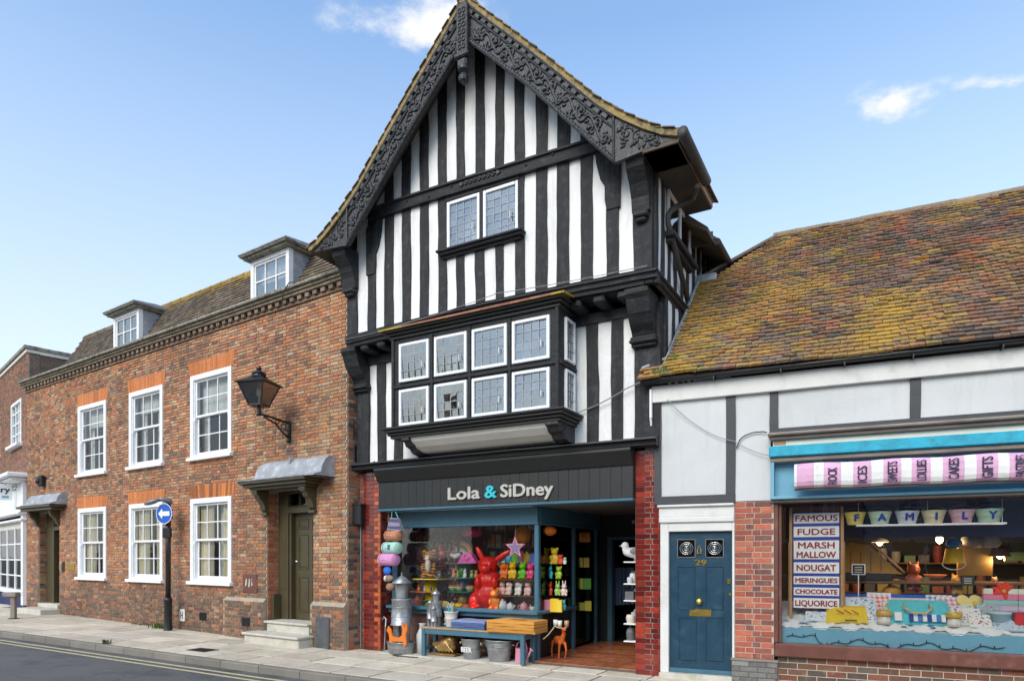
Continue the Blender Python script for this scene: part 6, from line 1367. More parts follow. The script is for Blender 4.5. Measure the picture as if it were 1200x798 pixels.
# star
def star(R, r): return [((R if k % 2 == 0 else r)*math.sin(math.pi*k/5), (R if k % 2 == 0 else r)*math.cos(math.pi*k/5)) for k in range(10)]
u, z = FM.at(604, 641.5, .42); so = fthing(FM, 'hanging_star', 'pink and lilac star hanging in the shop window', 'star', u, .42, z); MB().prism(star(.21, .09)[::-1], -.012, .012, 'y').build('border', 'paint_obj', so, color=(.75, .12, .22)); MB().prism(star(.175, .075)[::-1], -.018, -.0125, 'y').build('trim', 'paint_obj', so, color=(.75, .72, .75)); MB().prism(star(.145, .062)[::-1], -.023, -.0185, 'y').build('centre', 'paint_obj', so, color=(.40, .26, .50)); MB().tube([(0, 0, .2), (0, 0, 2.54-z)], .003, 4).build('cord', 'letter_white', so)
# goods in the return of the window
dR = .82; zR = [FM.Z(650, y, dR) for y in (661, 678, 697.5)]
shelfset('wall_shelf', 'shelf stack of bright ornaments behind the corner pane', 2.98, 3.43, dR-.14, dR+.30, zR, 'shelf_brown')
for (px, row, s, lab, c, e) in ((643, 0, .17, 'lime green crocodile ornament', (.25, .55, .02), 'drop'), (650, 0, .30, 'parrot ornament with a yellow breast', (.62, .42, .03), 'round'), (657, 0, .18, 'red mushroom ornament', (.65, .06, .02), 'round'), (662, 0, .13, 'pale mint pot', (.45, .65, .50), 'round'),
                                 (644, 1, .24, 'turquoise lucky cat', (.03, .42, .45), 'point'), (655, 1, .23, 'green cactus ornament in a red pot', (.30, .45, .02), 'round'), (644, 2, .24, 'scarlet fox ornament', (.70, .07, .02), 'point'), (653.5, 2, .22, 'green and white rabbit ornament', (.30, .50, .12), 'long'), (661, 2, .22, 'white rabbit with red trousers', (.65, .50, .45), 'long')):
    goodsz(FM, 'animal_figure', lab+' on the corner shelves', 'figurine', px, dR-.02, zR[row], animal(s, e, .28), 'plastic_obj', c, None, rg.uniform(-.3, .3)+.3, True, .011)
for (px, w, h, c, lab) in ((634, .16, .23, (.55, .10, .22), 'pink and white boxed game at the window corner'), (643, .13, .20, (.62, .20, .28), 'raspberry pink gift box at the window corner'), (650, .14, .22, (.75, .48, .02), 'yellow gift box at the window corner'), (656, .09, .20, (.72, .55, .05), 'slim yellow tin at the window corner')): goodsz(FM, 'gift_box', lab, 'box', px, .62, .80, card(w, h, .10), 'paint_obj', c, None, .2)
# shelves of the second return pane
dQ = 2.05; zQ = [FM.Z(682, y, dQ) for y in (635.5, 664.5, 690, 715)]
shelfset('wall_shelf', 'dark wall shelves of green packets beside the shop door', 2.99, 3.43, dQ-.25, dQ+.55, zQ, 'shelf_brown')
for k, px in enumerate((675, 680, 685, 689)): goodsz(FM, 'animal_figure', 'orange fox ornament in a row on the top shelf by the shop door', 'figurine', px, dQ, zQ[0], animal(.20, 'point', .28), 'plastic_obj', (.50, .16, .03), 'row of orange foxes', .4, True, .012)
for (px, row, w, h, c, lab) in ((679.5, 1, .11, .18, (.42, .45, .08), 'olive green card'), (687, 1, .10, .18, (.52, .38, .03), 'mustard card'), (672.5, 1, .06, .09, (.6, .6, .55), 'white tealight box'), (679.5, 2, .16, .20, (.45, .50, .05), 'lime green boxed plant'), (688, 2, .14, .20, (.10, .35, .03), 'leaf green boxed plant'), (676, 3, .10, .16, (.15, .28, .06), 'dark green tin'), (682, 3, .14, .15, (.30, .32, .05), 'moss green basket'), (689, 3, .12, .18, (.50, .45, .03), 'yellow-green packet')): goodsz(FM, 'gift_packet', lab+' on the shelves beside the shop door', 'packet', px, dQ, zQ[row], card(w, h, .07), 'paint_obj', c, None, .5)
# sequin hanging and dim stock at the back of the window
m = MB(); rs2 = random.Random(77)
for k in range(1500):
    x, z = rs2.uniform(.02, 1.0), rs2.uniform(.05, 1.70); s = rs2.uniform(.008, .02); t = rs2.uniform(-.6, .6); c = rs2.choice([(.10, .04, .04), (.12, .06, .05), (.32, .20, .18), (.30, .10, .12), (.16, .10, .08), (.30, .22, .18), (.45, .36, .32)])
    m.poly([(x-s, -.02+t*s, z-s), (x+s, -.02-t*s, z-s), (x+s, -.02-t*s*.2, z+s), (x-s, -.02+t*s*.4, z+s)], c)
m.box(0, 1.02, -.004, .0, 0, 1.75, (.07, .04, .035)); o = m.build('sequin_curtain', 'plastic_attr'); place(o, FM, .50, .92, .80); tag(o, 'dark glittering sequin curtain behind the tiger', 'curtain')
bs = fthing(FM, 'stock_shelving', 'dim brown shelving full of stock behind the window display', 'shelf', 2.2, 1.58, .80)
for z in (.35, .75, 1.10, 1.42): MB().box(-.72, .75, -.12, .12, z-.02, z).build('shelf', 'shelf_brown', bs)
for x in (-.72, .0, .74): MB().box(x-.02, x+.02, -.12, .13, 0, 1.72).build('upright', 'shelf_brown', bs)
q = random.Random(15)
for z in (.75, 1.10, 1.42):
    x = -.66
    while x < .68:
        w = q.uniform(.06, .13); h = q.uniform(.12, .27); c = q.choice([(.30, .14, .05), (.40, .28, .12), (.16, .10, .07), (.45, .40, .32), (.22, .05, .04), (.10, .12, .10), (.5, .25, .06)]); w_ = FM.w(2.2+x+w/2, 1.55, .80+z)
        o = (card(w*.9, h, .1) if q.random() < .5 else pot(w*.45, h*.8, q.random() < .4)).build('boxed_stock', 'paint_obj', color=c); o.location = w_; o.rotation_euler = (0, 0, -FM.a); tag(o, {.30: 'brown', .40: 'tan', .16: 'dark brown', .45: 'beige', .22: 'dark red', .10: 'dark green', .5: 'orange brown'}[c[0]]+(' jar' if len(o.data.polygons) > 40 else ' box')+' on the '+{.75: 'lower', 1.10: 'middle', 1.42: 'upper'}[z]+' dim shelf behind the window', 'stock', 'stock on the dim shelves'); x += w+.015
# ---- hanging bags on the left pier
hb = .44; dB = -.06
def roll_bag(px, py, L, r, c, lab, rz=-.15):
    m = MB(); pr = [(r*.9, -L/2), (r, -L/2+.02), (r, L/2-.02), (r*.9, L/2)]; m.lathe(pr, n=18, M=Matrix.Rotation(R_(90), 4, 'Y') @ Matrix.Rotation(R_(6), 4, 'X')); o = goods(FM, 'wash_bag', lab, 'bag', px, py, dB, m, 'fabric_obj', c, None, rz, True)
    q = MB(); q.tube([(-L/2-.001, r*.97*math.cos(t), r*.97*math.sin(t)) for t in [k*.4 for k in range(16)]], .007, 5, closed=True); q.tube([(-L*.3, -r*1.01, 0), (0, -r*1.02, .01), (L*.35, -r*1.01, -.005)], .006, 5); q.build('piping', 'fabric_obj', o, True, color=tuple(min(.8, x*1.5+.1) for x in c)); return o
m = MB(); m.quads([(-.17, -.05, 0), (.17, -.05, -.03), (.17, .05, -.03), (-.17, .05, 0), (-.13, -.015, .22), (.10, -.015, .20), (.10, .015, .20), (-.13, .015, .22)], [(3, 2, 1, 0), (4, 5, 6, 7), (0, 1, 5, 4), (1, 2, 6, 5), (2, 3, 7, 6), (3, 0, 4, 7)])
tb = goods(FM, 'tote_bag', 'purple and silver tote bag hanging highest on the glazed pier', 'bag', 463.5, 620.5, dB, m, 'fabric_obj', (.22, .23, .27), None, -.1); 
for z in (.035, .165): MB().quads([(-.165+z*.15, -.052+z*.15, z-.022), (.165-z*.3, -.052+z*.15, z-.045), (.16-z*.3, -.048+z*.15, z+.022), (-.16+z*.15, -.048+z*.15, z+.03)], [(0, 1, 2, 3)]).build('band', 'fabric_obj', tb, color=(.10, .06, .17))
MB().tube([(-.10, 0, .21), (-.09, 0, .32), (-.06, .0, .36), (0, 0, .32), (.07, 0, .20)], .010, 6).build('strap', 'fabric_obj', tb, color=(.12, .36, .38))
roll_bag(462, 627.5, .33, .095, (.46, .20, .11), 'tan brown roll bag below the tote bag'); mb_ = roll_bag(460, 642, .36, .108, (.36, .60, .52), 'mint green roll bag on the glazed pier'); MB().bbox(-.01, .06, -.118, -.105, -.03, .06, .004).build('label_patch', 'fabric_obj', mb_, color=(.08, .14, .2)); roll_bag(456.5, 655.5, .38, .112, (.62, .27, .50), 'lilac pink roll bag on the glazed pier')
m = MB(); m.ell(0, 0, 0, .09, .045, .075); goods(FM, 'coin_purse', 'bright blue purse hanging below the pink roll bag', 'purse', 454, 668.5, dB, m, 'fabric_obj', (.02, .14, .60), None, 0, True)
m = MB(); m.ell(0, 0, 0, .10, .05, .06); o = goods(FM, 'coin_purse', 'white and brown purse hanging on the glazed pier', 'purse', 456, 677.5, dB, m, 'fabric_obj', (.28, .19, .13), None, 0, True); MB().ell(-.07, -.01, 0, .03, .045, .055).build('white_patch', 'fabric_obj', o, True, color=(.7, .7, .68))
m = MB(); m.ell(0, 0, 0, .095, .06, .07); goods(FM, 'coin_purse', 'tan brown purse lowest on the string of bags', 'purse', 457.5, 687.5, dB, m, 'fabric_obj', (.30, .17, .11), None, 0, True)
zz = FM.Z(457, 590, dB); wire('bag_string', 'thin cord holding the string of bags on the glazed pier', [FM.w(FM.U(455, .02), .02, zz+.02), FM.w(FM.U(455, .01), .01, 1.2)], .004, 'rope')
# ---- galvanised tub with stacked cans and an orange fox cut-out
zt0 = .028; ug = FM.U(472.5, -.10); tub = fthing(FM, 'galvanised_tub', 'shallow oval galvanised tub on the slab by the pier', 'tub', ug, -.16, zt0)
m = MB(); m.lathe([(.0, 0), (.245, 0), (.25, .01), (.258, .09), (.266, .10), (.262, .11), (.275, .185), (.285, .19), (.285, .20), (.265, .20), (.245, .02), (.0, .02)], n=28, sx=1.0, sy=.72); m.build('tub', 'galv', tub, True); MB().lathe([(.0, .15), (.20, .165), (.262, .16)], n=28, sy=.70).build('soil', 'ground_soil', tub)
def can_stack(label, loc, S):
    s = fthing(FM, 'can_stack', label, 'cans', *loc)
    MB().lathe([(.0, 0), (.075, 0), (.07, .02), (.065, .30), (.07, .31), (.0, .31)], n=16, x=-.10*S/S).build('can', 'galv', s, True).scale = (S, S, S); MB().lathe([(.0, 0), (.075, 0), (.07, .02), (.065, .30), (.07, .31), (.0, .31)], n=16, x=.08).build('can', 'galv', s, True).scale = (S, S, S)
    b = MB().lathe([(.0, .31), (.185, .31), (.19, .325), (.178, .335), (.165, .72), (.175, .74), (.165, .75), (.0, .75)], n=24).build('drum', 'galv', s, True); b.scale = (S, S, S)
    for z in (.45, .60): b2 = MB().lathe([(.172, z), (.182, z+.008), (.172, z+.016)], n=24, caps=False).build('drum_rib', 'galv', s, True); b2.scale = (S, S, S)
    c = MB().lathe([(.0, .75), (.10, .75), (.105, .77), (.10, .80), (.11, .985), (.115, 1.0), (.0, 1.0)], n=20).build('tin', 'galv', s, True); c.scale = (S, S, S)
    l = MB().lathe([(.0, 1.0), (.165, 1.0), (.17, 1.008), (.03, 1.12), (.012, 1.13), (.010, 1.19), (.0, 1.19)], n=24).build('conical_lid', 'galv', s, True); l.scale = (S, S, S)
    return s
pm('galv_pale', (.55, .56, .57), .4, .15, 9, .1, 30, metal=.6)
can_stack('tall stack of galvanised cans with conical lid in the shallow tub', (ug, -.14, zt0+.16), 1.06)
can_stack('small stack of galvanised cans with conical lid on the teal bench', (FM.U(511, -.02), -.02, .515), .56); can_stack('tiniest stack of galvanised cans before the other on the bench', (FM.U(510, -.1), -.14, .515), .32); can_stack('dark small stack of galvanised cans at the bench end', (FM.U(503, -.02), .02, .515), .40)
m = MB(); P = [(-.20, .0), (-.17, .06), (-.185, .16), (-.24, .22), (-.20, .30), (-.13, .24), (-.10, .13), (.05, .11), (.13, .16), (.15, .24), (.12, .38), (.17, .33), (.21, .30), (.25, .40), (.26, .27), (.22, .18), (.24, .02), (.19, -.04), (.16, .05), (-.08, .04), (-.12, .0)]
m.prism(P[::-1], -.012, .012, 'y'); o = m.build('fox_cutout', 'paint_obj', color=(.70, .17, .015)); place(o, FM, ug+.02, -.30, zt0+.175, -.1); tag(o, 'orange painted fox cut-out in the galvanised tub', 'ornament')
for (px, s) in ((460, .05), (465, .04), (471, .045)): o = MB().ell(0, 0, 0, s, s*.8, s*.7, 8, 6).build('pebble', 'paint_obj', color=(.30, .22, .17)); place(o, FM, FM.U(px, -.22), -.27, zt0+.18); tag(o, 'rounded brown pebble in the galvanised tub', 'pebble', 'pebbles in the tub')
o = MB().tube([(0, 0, 0), (.01, .02, .45), (.0, .05, .58), (-.05, .05, .62), (-.09, .05, .57)], .014, 8).build('walking_stick', 'galv'); place(o, FM, FM.U(450, -.05), -.04, .004); tag(o, 'thin metal walking stick leaning by the glazed pier', 'stick')
m = MB(); m.lathe([(.0, 0), (.11, 0), (.115, .32), (.06, .44), (.06, .50), (.08, .52), (.0, .52)], n=18); o = m.build('milk_churn', 'paint_obj', None, True, color=(.55, .56, .56)); place(o, FM, FM.U(494, -.02), .02, .03); tag(o, 'pale grey milk churn behind the teal bench leg', 'churn')
# ---- bench, mats and wares
bn = fthing(FM, 'display_bench', 'low teal painted bench with plank top before the shop window', 'bench', 2.53, -.05, .028); B0, B1, BY0, BY1, BT = -1.0, 1.0, -.20, .20, .47
for k in range(3): MB().bbox(B0-.03, B1+.03, BY0+k*.137, BY0+k*.137+.132, BT, BT+.025, .005).build('plank', 'bare_wood' if k == 0 else 'teal', bn)
for x in (B0, B1-.07):
    for y in (BY0, BY1-.07): MB().bbox(x, x+.07, y, y+.07, 0, BT, .006).build('leg', 'teal', bn)
for y in (BY0+.01, BY1-.04): MB().bbox(B0+.07, B1-.07, y, y+.03, BT-.09, BT, .005).build('rail', 'teal', bn)
for x in (B0+.02, B1-.05): MB().bbox(x, x+.03, BY0+.07, BY1-.07, .10, .15, .005).build('stretcher', 'teal', bn); MB().bbox(x, x+.03, BY0+.07, BY1-.07, BT-.09, BT, .005).build('rail', 'teal', bn)
zb = .028+BT+.026
def soft_mat(w, dp, t, sag=.006, seed=1):
    r = random.Random(seed); m = MB(); n = 10; vs_ = []
    for k in range(2):
        for i in range(n+1):
            x = lerp(-w/2, w/2, i/n); e = .012*math.sin(i*1.1+seed)
            for y in (-dp/2+e*.3, dp/2): vs_.append((x, y, k*t+sag*math.sin(i*.9+seed*2)*k+(-.006 if i in (0, n) else 0)))
    A = 2*(n+1); fs = []
    for i in range(n): a = i*2; fs += [(a, a+1, a+3, a+2), (A+a, A+a+2, A+a+3, A+a+1), (a, a+2, A+a+2, A+a), (a+1, A+a+1, A+a+3, a+3)]
    fs += [(0, A, A+1, 1), (2*n, 2*n+1, A+2*n+1, A+2*n)]; return m.quads(vs_, fs)
for k, (c, lab) in enumerate((((.04, .13, .22), 'lowest teal folded mat'), ((.10, .09, .24), 'violet blue folded mat second'), ((.05, .12, .28), 'deep blue folded mat third'), ((.22, .25, .42), 'pale blue folded mat on top'))): o = soft_mat(.66, .36, .034, .004, k).build('folded_mat', 'fabric_obj', color=c); place(o, FM, FM.U(554, -.06)-.0, -.04, zb+k*.037, rg.uniform(-.02, .02)); tag(o, lab+' of the blue stack on the bench', 'mat')
for k in range(4): o = soft_mat(.86, .46, .044, .006, k+9).build('coir_mat', 'fabric_obj', color=tuple(x*(.85+.1*(k == 3)+.05*k) for x in (.58, .26, .045))); place(o, FM, FM.U(606, -.06), -.06, zb+k*.048, rg.uniform(-.03, .03)); tag(o, ('lowest', 'second', 'third', 'topmost')[k]+' orange coir mat of the stack on the bench', 'mat')
mt = MB(); 
for k in range(7): mt.prism([(-.16+k*.045, -.03), (-.14+k*.045, -.035), (-.13+k*.045, .02+.02*(k % 2)), (-.155+k*.045, .03)], 0, .003, 'z')
o = mt.build('printed_motif', 'letter_navy', o); o.location = (.05, -.02, .046)
def pail(name, label, px, dd, z, r0, r1, h, mat, sx=1.0, color=None):
    s = fthing(FM, name, label, 'bucket', FM.U(px, dd), dd, z); b = bucket(r0, r1, h); o = b.build('pail', mat, s, True, color=color); o.scale = (sx, .8 if sx > 1 else 1, 1)
    for k in (-1, 1): MB().tube([(k*(r1+.01)*sx, -.03, h*.82), (k*(r1+.045)*sx, -.02, h*.78), (k*(r1+.045)*sx, .02, h*.78), (k*(r1+.01)*sx, .03, h*.82)], .008, 6).build('handle', mat, s, True)
    return s
p = pail('beer_bucket', 'galvanised bucket lettered BEER under the bench', 553, -.06, .03, .135, .175, .33, 'galv'); me = text_mesh('lettering', 'BEER', .085, 'letter_white', .003, .002, width=.20); link('lettering', me, p, (-.10, -.163, .12), (R_(7), 0, 0)); 
for k in (-1, 1): MB().tube([(k*.19, -.03, .27), (k*.21, -.04, .25), (k*.20, -.035, .235)], .012, 6).build('rope_grip', 'rope', p)
m = MB(); m.lathe([(.0, .0), (.16, .0), (.165, .005)], z=.25, n=20); m.build('contents', 'brown_black', p)
p = pail('galvanised_bucket', 'wide ribbed galvanised bucket under the bench', 585, -.06, .03, .165, .225, .34, 'galv', 1.08); q = MB()
for z in (.235, .255, .275): q.lathe([(.196+.06*z/.34*.6, z), (.205+.06*z/.34*.6, z+.006), (.198+.06*z/.34*.6, z+.012)], n=24, caps=False)
o = q.build('rib', 'galv', p, True); o.scale = (1.08, .8, 1)
s = fthing(FM, 'watering_can', 'pale pink watering can under the bench end', 'watering can', FM.U(612, -.05), -.07, .03, rz=.2); C_ = (.62, .26, .36)
MB().lathe([(.0, 0), (.105, 0), (.108, .01), (.098, .225), (.102, .235), (.09, .235), (.09, .2), (.0, .2)], n=22).build('body', 'paint_obj', s, True, color=C_); MB().tube([(.08, -.03, .05), (.13, -.05, .13), (.165, -.065, .20)], [.022, .017, .014], 10).build('spout', 'paint_obj', s, True, color=C_); MB().lathe([(.014, 0), (.04, .03), (.04, .036), (.0, .04)], n=14, M=Matrix.Translation((.165, -.065, .20)) @ Matrix.Rotation(R_(40), 4, 'Y')).build('rose', 'paint_obj', s, True, color=C_); MB().tube([(-.09, 0, .23), (-.07, 0, .31), (0, 0, .345), (.07, 0, .31), (.09, 0, .23)], .010, 8).build('handle', 'paint_obj', s, True, color=C_)
m = MB(); m.ell(0, 0, .11, .22, .11, .11); m.ell(.12, -.02, .22, .10, .09, .10); m.ell(.04, -.03, .15, .13, .10, .12)
for k in range(5): m.tube([(-.24, -.03, .17), (-.14+.06*k, -.11, .10+.015*k), (-.05+.07*k, -.10, .03)], [.006, .016, .02], 6)
m.ell(-.2, 0, .13, .08, .05, .06); goodsz(FM, 'shell_ornament', 'bronze gold shell ornament on a low plinth under the bench', 'ornament', 522, -.02, .075, m, 'gold_paint', None, None, 0, True, .014); o = MB().bbox(-.27, .25, -.10, .10, 0, .045, .02).build('ornament_plinth', 'gold_paint'); place(o, FM, FM.U(522, -.02), -.02, .03); tag(o, 'flat bronze plinth under the shell ornament', 'plinth')
m = bucket(.085, .115, .26); o = m.build('paper_bin', 'paint_obj', None, True, color=(.62, .60, .56)); place(o, FM, FM.U(528, .0), .02, zb); tag(o, 'whitewashed pail on the left of the bench', 'bucket'); u_ = FM.U(528, .0)
for k in range(6): m2 = MB().tube([(0, 0, 0), (rg.uniform(-.05, .05), 0, .32), (rg.uniform(-.07, .07), 0, .38)], .008, 5).build('garden_cane', 'paint_obj', color=rg.choice([(.6, .6, .5), (.05, .4, .4), (.7, .4, .3)])); place(m2, FM, u_+rg.uniform(-.06, .06), .02+rg.uniform(-.05, .05), zb+.03); tag(m2, 'thin painted cane standing in the whitewashed pail', 'cane', 'canes in the pail')
m = animal(.30, 'long', .2); goodsz(FM, 'animal_figure', 'zebra-striped white cup figure behind the whitewashed pail', 'figurine', 526, .16, zb, m, 'plastic_obj', (.6, .6, .6), None, 0, True, .012)
# ---- orange ironwork deer and hung oddments by the return
m = MB(); m.ell(0, 0, .30, .15, .07, .075); m.tube([(.10, 0, .33), (.16, 0, .42), (.18, -.02, .48)], [.05, .035, .03], 8); m.ell(.21, -.03, .50, .06, .035, .035)
for (x, y, a) in ((-.12, -.04, -.05), (-.10, .04, .06), (.10, -.04, -.03), (.12, .04, .05)): m.tube([(x, y, .28), (x+a, y, .15), (x+a*.3-.02, y, .0)], [.03, .018, .014], 7)
goodsz(FM, 'deer_ornament', 'orange rusted deer ornament on the lobby tiles', 'ornament', 655, .50, .05, m, 'paint_obj', (.55, .11, .015), None, -.6, True, .012)
for (px, py, c, lab) in ((651, 733, (.7, .7, .68), 'white enamel mug hung under the window sill'), (656, 734, (.72, .72, .72), 'pale enamel cup hung under the window sill'), (664, 734, (.5, .3, .18), 'tan cork holder hung under the window sill')): goods(FM, 'hung_mug', lab, 'mug', px, py, .60, MB().lathe([(.0, 0), (.035, 0), (.04, .10), (.036, .10), (.0, .02)], n=14), 'plastic_obj', c, None, 0, True)
wire('rope_rail', 'pale rope looped beside the teal bench end', [FM.w(FM.U(636, .0), .02, .42), FM.w(FM.U(650, .3), .30, .60), FM.w(FM.U(664, .4), .40, .58)], .010, 'rope', .02)
# ---- wares on the right wall of the lobby
ls = fthing(FM, 'lobby_shelves', 'white shelf rack of grey and white wares inside the lobby', 'shelf', 5.02, .92, .045)
for z in (.35, .62, .98, 1.24, 1.58): MB().bbox(-.12, .11, -.45, .45, z, z+.02, .004).build('shelf', 'white_paint', ls)
for y in (-.44, .44): MB().bbox(.08, .11, y-.015, y+.015, 0, 1.75, .004).build('upright', 'white_paint', ls)
q = random.Random(19); kk = ['white pot', 'grey bowl', 'cream jug', 'pale box', 'silver tin', 'off-white plate stack', 'grey candle']
for z in (.37, .64, 1.0, 1.26):
    y = -.40
    while y < .40:
        w = q.uniform(.10, .18); h = q.uniform(.08, .2); c = q.choice([(.7, .7, .7), (.35, .36, .38), (.62, .58, .5), (.5, .52, .55), (.12, .12, .13)])
        o = (pot(w*.45, h, q.random() < .4) if q.random() < .6 else card(w, h, w*.8)).build('lobby_ware', 'paint_obj', None, False, color=c); place(o, FM, 4.97, .92+y+w/2, .045+z); tag(o, {.7: 'white', .35: 'slate grey', .62: 'cream', .5: 'blue grey', .12: 'black'}[c[0]]+(' pot' if len(o.data.polygons) > 40 else ' box')+' on the '+{.37: 'lowest', .64: 'second', 1.0: 'third', 1.26: 'fourth'}[z]+' lobby shelf', 'pottery', 'wares on the lobby rack'); y += w+.02
m = MB(); m.ell(0, 0, .14, .10, .20, .085); m.ell(0, -.16, .25, .055, .06, .06); m.ell(0, -.15, .19, .05, .06, .08); m.tube([(0, -.20, .25), (0, -.27, .235)], [.02, .005], 6); m.ell(0, .2, .15, .04, .12, .03)
for x in (-.03, .03): m.tube([(x, 0, .08), (x, 0, .0)], .012, 6)
g_ = m.build('gull_ornament', 'paint_obj', None, True, color=(.74, .74, .74)); place(g_, FM, 5.0, .72, .045+1.60, -.9); tag(g_, 'white and grey seagull ornament on top of the lobby rack', 'ornament'); remesh(g_, .012)
for s_ in (-1, 1): w_ = MB(); w_.ell(s_*.085, .06, .16, .03, .18, .065); w_.build('wing', 'paint_obj', g_, True, color=(.22, .24, .27))
for (y, z, s, lab) in ((1.2, 1.645, .26, 'off-white cottage bird house beside the seagull'), (1.35, 1.645, .34, 'tall cream jug behind the seagull')): o = (MB().prism([(-.09, 0), (.09, 0), (.09, .2), (0, .3), (-.09, .2)], -.08, .08, 'y') if s < .3 else pot(.08, .3)).build('lobby_ornament', 'paint_obj', None, color=(.6, .57, .5)); place(o, FM, 5.0, y-.12, z); tag(o, lab, 'ornament')
m = MB()
for k in range(12): m.ell(rg.uniform(-.03, .03), 0, k*.06, .035, .035, .035, 8, 6)
o = m.build('shell_garland', 'paint_obj', None, True, color=(.7, .68, .62), kind=None); place(o, FM, 5.17, .46, 1.72); tag(o, 'string of white shells hanging inside the right glazed pier', 'garland'); remesh(o, .014)
# ---- inside the shop beyond the door
for (u, dd, w, h, dp, z, c, lab, nm) in ((4.3, 4.4, .9, .42, .6, .03, (.22, .22, .23), 'low grey table inside the shop doorway', 'low_table'), (4.85, 4.0, .5, .75, .5, .03, (.45, .45, .46), 'pale grey cabinet inside the shop doorway', 'cabinet'), (3.95, 4.7, .5, 1.2, .4, .03, (.06, .05, .06), 'dark cupboard inside the shop doorway', 'cupboard')):
    s = fthing(FM, nm, lab, 'furniture', u, dd, z); MB().bbox(-w/2, w/2, -dp/2, dp/2, h-.05, h, .01).build('top', 'paint_obj', s, color=tuple(min(.7, x*1.5) for x in c)); MB().bbox(-w/2+.03, w/2-.03, -dp/2+.03, dp/2-.03, 0, h-.05, .01).build('body', 'paint_obj', s, color=c)
q = random.Random(23)
for k in range(5):
    m = curtain(None, -.18, .18, 0, .75, 0, 'curtain', 4, .03, 'hanging_garment'); m.data.materials.clear(); m.data.materials.append(MAT['fabric_obj']); m.color = (*[(.10, .18, .30), (.25, .35, .45), (.06, .08, .12), (.3, .3, .32), (.12, .12, .14)][k], 1); place(m, FM, 3.80+.05*k, 3.35+.18*k, .75, 1.1); tag(m, ('deep blue', 'pale blue', 'navy', 'light grey', 'charcoal')[k]+' garment hanging just inside the shop door', 'garment')
for k in range(26):
    h = q.uniform(.06, .16); o = (pot(.05, h) if k % 2 else card(.10, h, .08)).build('far_stock', 'paint_obj', color=q.choice([(.5, .5, .5), (.2, .2, .22), (.45, .35, .3), (.12, .05, .05), (.6, .6, .6)])); i, j = k % 6, k//6; place(o, FM, 3.9+i*.2, 5.4, .5+j*.33); tag(o, 'dim item on the dark shelves at the back of the shop', 'stock', 'stock at the back of the shop')
fs_ = fthing(FM, 'back_shelving', 'dark shelving at the back of the shop', 'shelf', 4.4, 5.5, .03)
for j in range(5): MB().box(-.65, .65, -.18, .15, .45+j*.33, .468+j*.33).build('shelf', 'shelf_brown', fs_)

# more small stock to fill the display
xq = random.Random(91); XC = [((.72, .08, .30), 'hot pink'), ((.05, .42, .45), 'turquoise'), ((.75, .45, .02), 'yellow'), ((.70, .12, .02), 'orange'), ((.12, .45, .03), 'green'), ((.10, .16, .55), 'blue'), ((.72, .70, .68), 'white'), ((.45, .15, .50), 'violet')]
def fillrow(px0, px1, d, z, what, where, h0, h1, skip=()):
    px = px0; k = 0
    while px < px1:
        c, cn = XC[(k*3+int(px0)) % 8]; h = xq.uniform(h0, h1); sel = k % 3
        m = animal(h, ('point', 'round', 'long')[k % 3], .3) if sel == 0 else pot(h*.42, h*.8, k % 2 == 0) if sel == 1 else card(h*.8, h, .06)
        goodsz(FM, ('animal_figure', 'lidded_pot', 'gift_packet')[sel], cn+(' little animal', ' pot', ' packet')[sel]+' '+where, ('figurine', 'pottery', 'packet')[sel], px, d, z, m, 'plastic_obj' if sel < 2 else 'paint_obj', tuple(v*xq.uniform(.8, 1.1) for v in c), what, xq.uniform(-.4, .4), sel < 2, .011 if sel == 0 else None); px += xq.uniform(6.2, 8); k += 1
fillrow(476, 486, .44, .80, 'goods along the window foot', 'at the foot of the sequin curtain', .12, .18)
fillrow(508, 527, .40, .80, 'goods along the window foot', 'on the display floor behind the cans', .10, .17)
fillrow(640, 664, .80, .815, 'goods at the corner foot', 'at the foot of the corner shelves', .13, .2)
fillrow(590, 634, .72, FM.Z(610, 660, .72), 'goods on the high shelf', 'on the high shelf behind the star', .15, .22)
shelfset('wall_shelf', 'narrow high shelf behind the hanging star', FM.U(588, .72), 3.42, .62, .84, [FM.Z(610, 660, .72)], 'shelf_brown')

# pale wares on a rack just inside the open door
ir = fthing(FM, 'white_rack', 'white open rack of pale wares inside the shop doorway', 'shelf', 4.62, 3.55, .03)
for z in (.30, .62, .95, 1.28, 1.60): MB().bbox(-.42, .42, -.14, .14, z, z+.02, .004).build('shelf', 'white_paint', ir)
for x in (-.41, .41): MB().bbox(x-.012, x+.012, -.13, .13, 0, 1.75, .004).build('upright', 'white_paint', ir)
for j, z in enumerate((.32, .64, .97, 1.30)):
    x = -.36; k = 0
    while x < .34:
        w = xq.uniform(.09, .16); h = xq.uniform(.10, .24); cn, c = xq.choice([('white', (.7, .7, .7)), ('pale blue', (.35, .45, .55)), ('silver grey', (.45, .46, .48)), ('cream', (.62, .57, .47)), ('rose', (.55, .25, .28))])
        o = (pot(w*.45, h, k % 3 == 0) if k % 2 else card(w, h, .1)).build('rack_ware', 'paint_obj', color=c); place(o, FM, 4.62+x+w/2, 3.52, .03+z); tag(o, cn+(' pot' if k % 2 else ' box')+' on the '+('lowest', 'second', 'third', 'fourth')[j]+' shelf of the white rack in the doorway', 'stock', 'wares on the doorway rack'); x += w+.02; k += 1

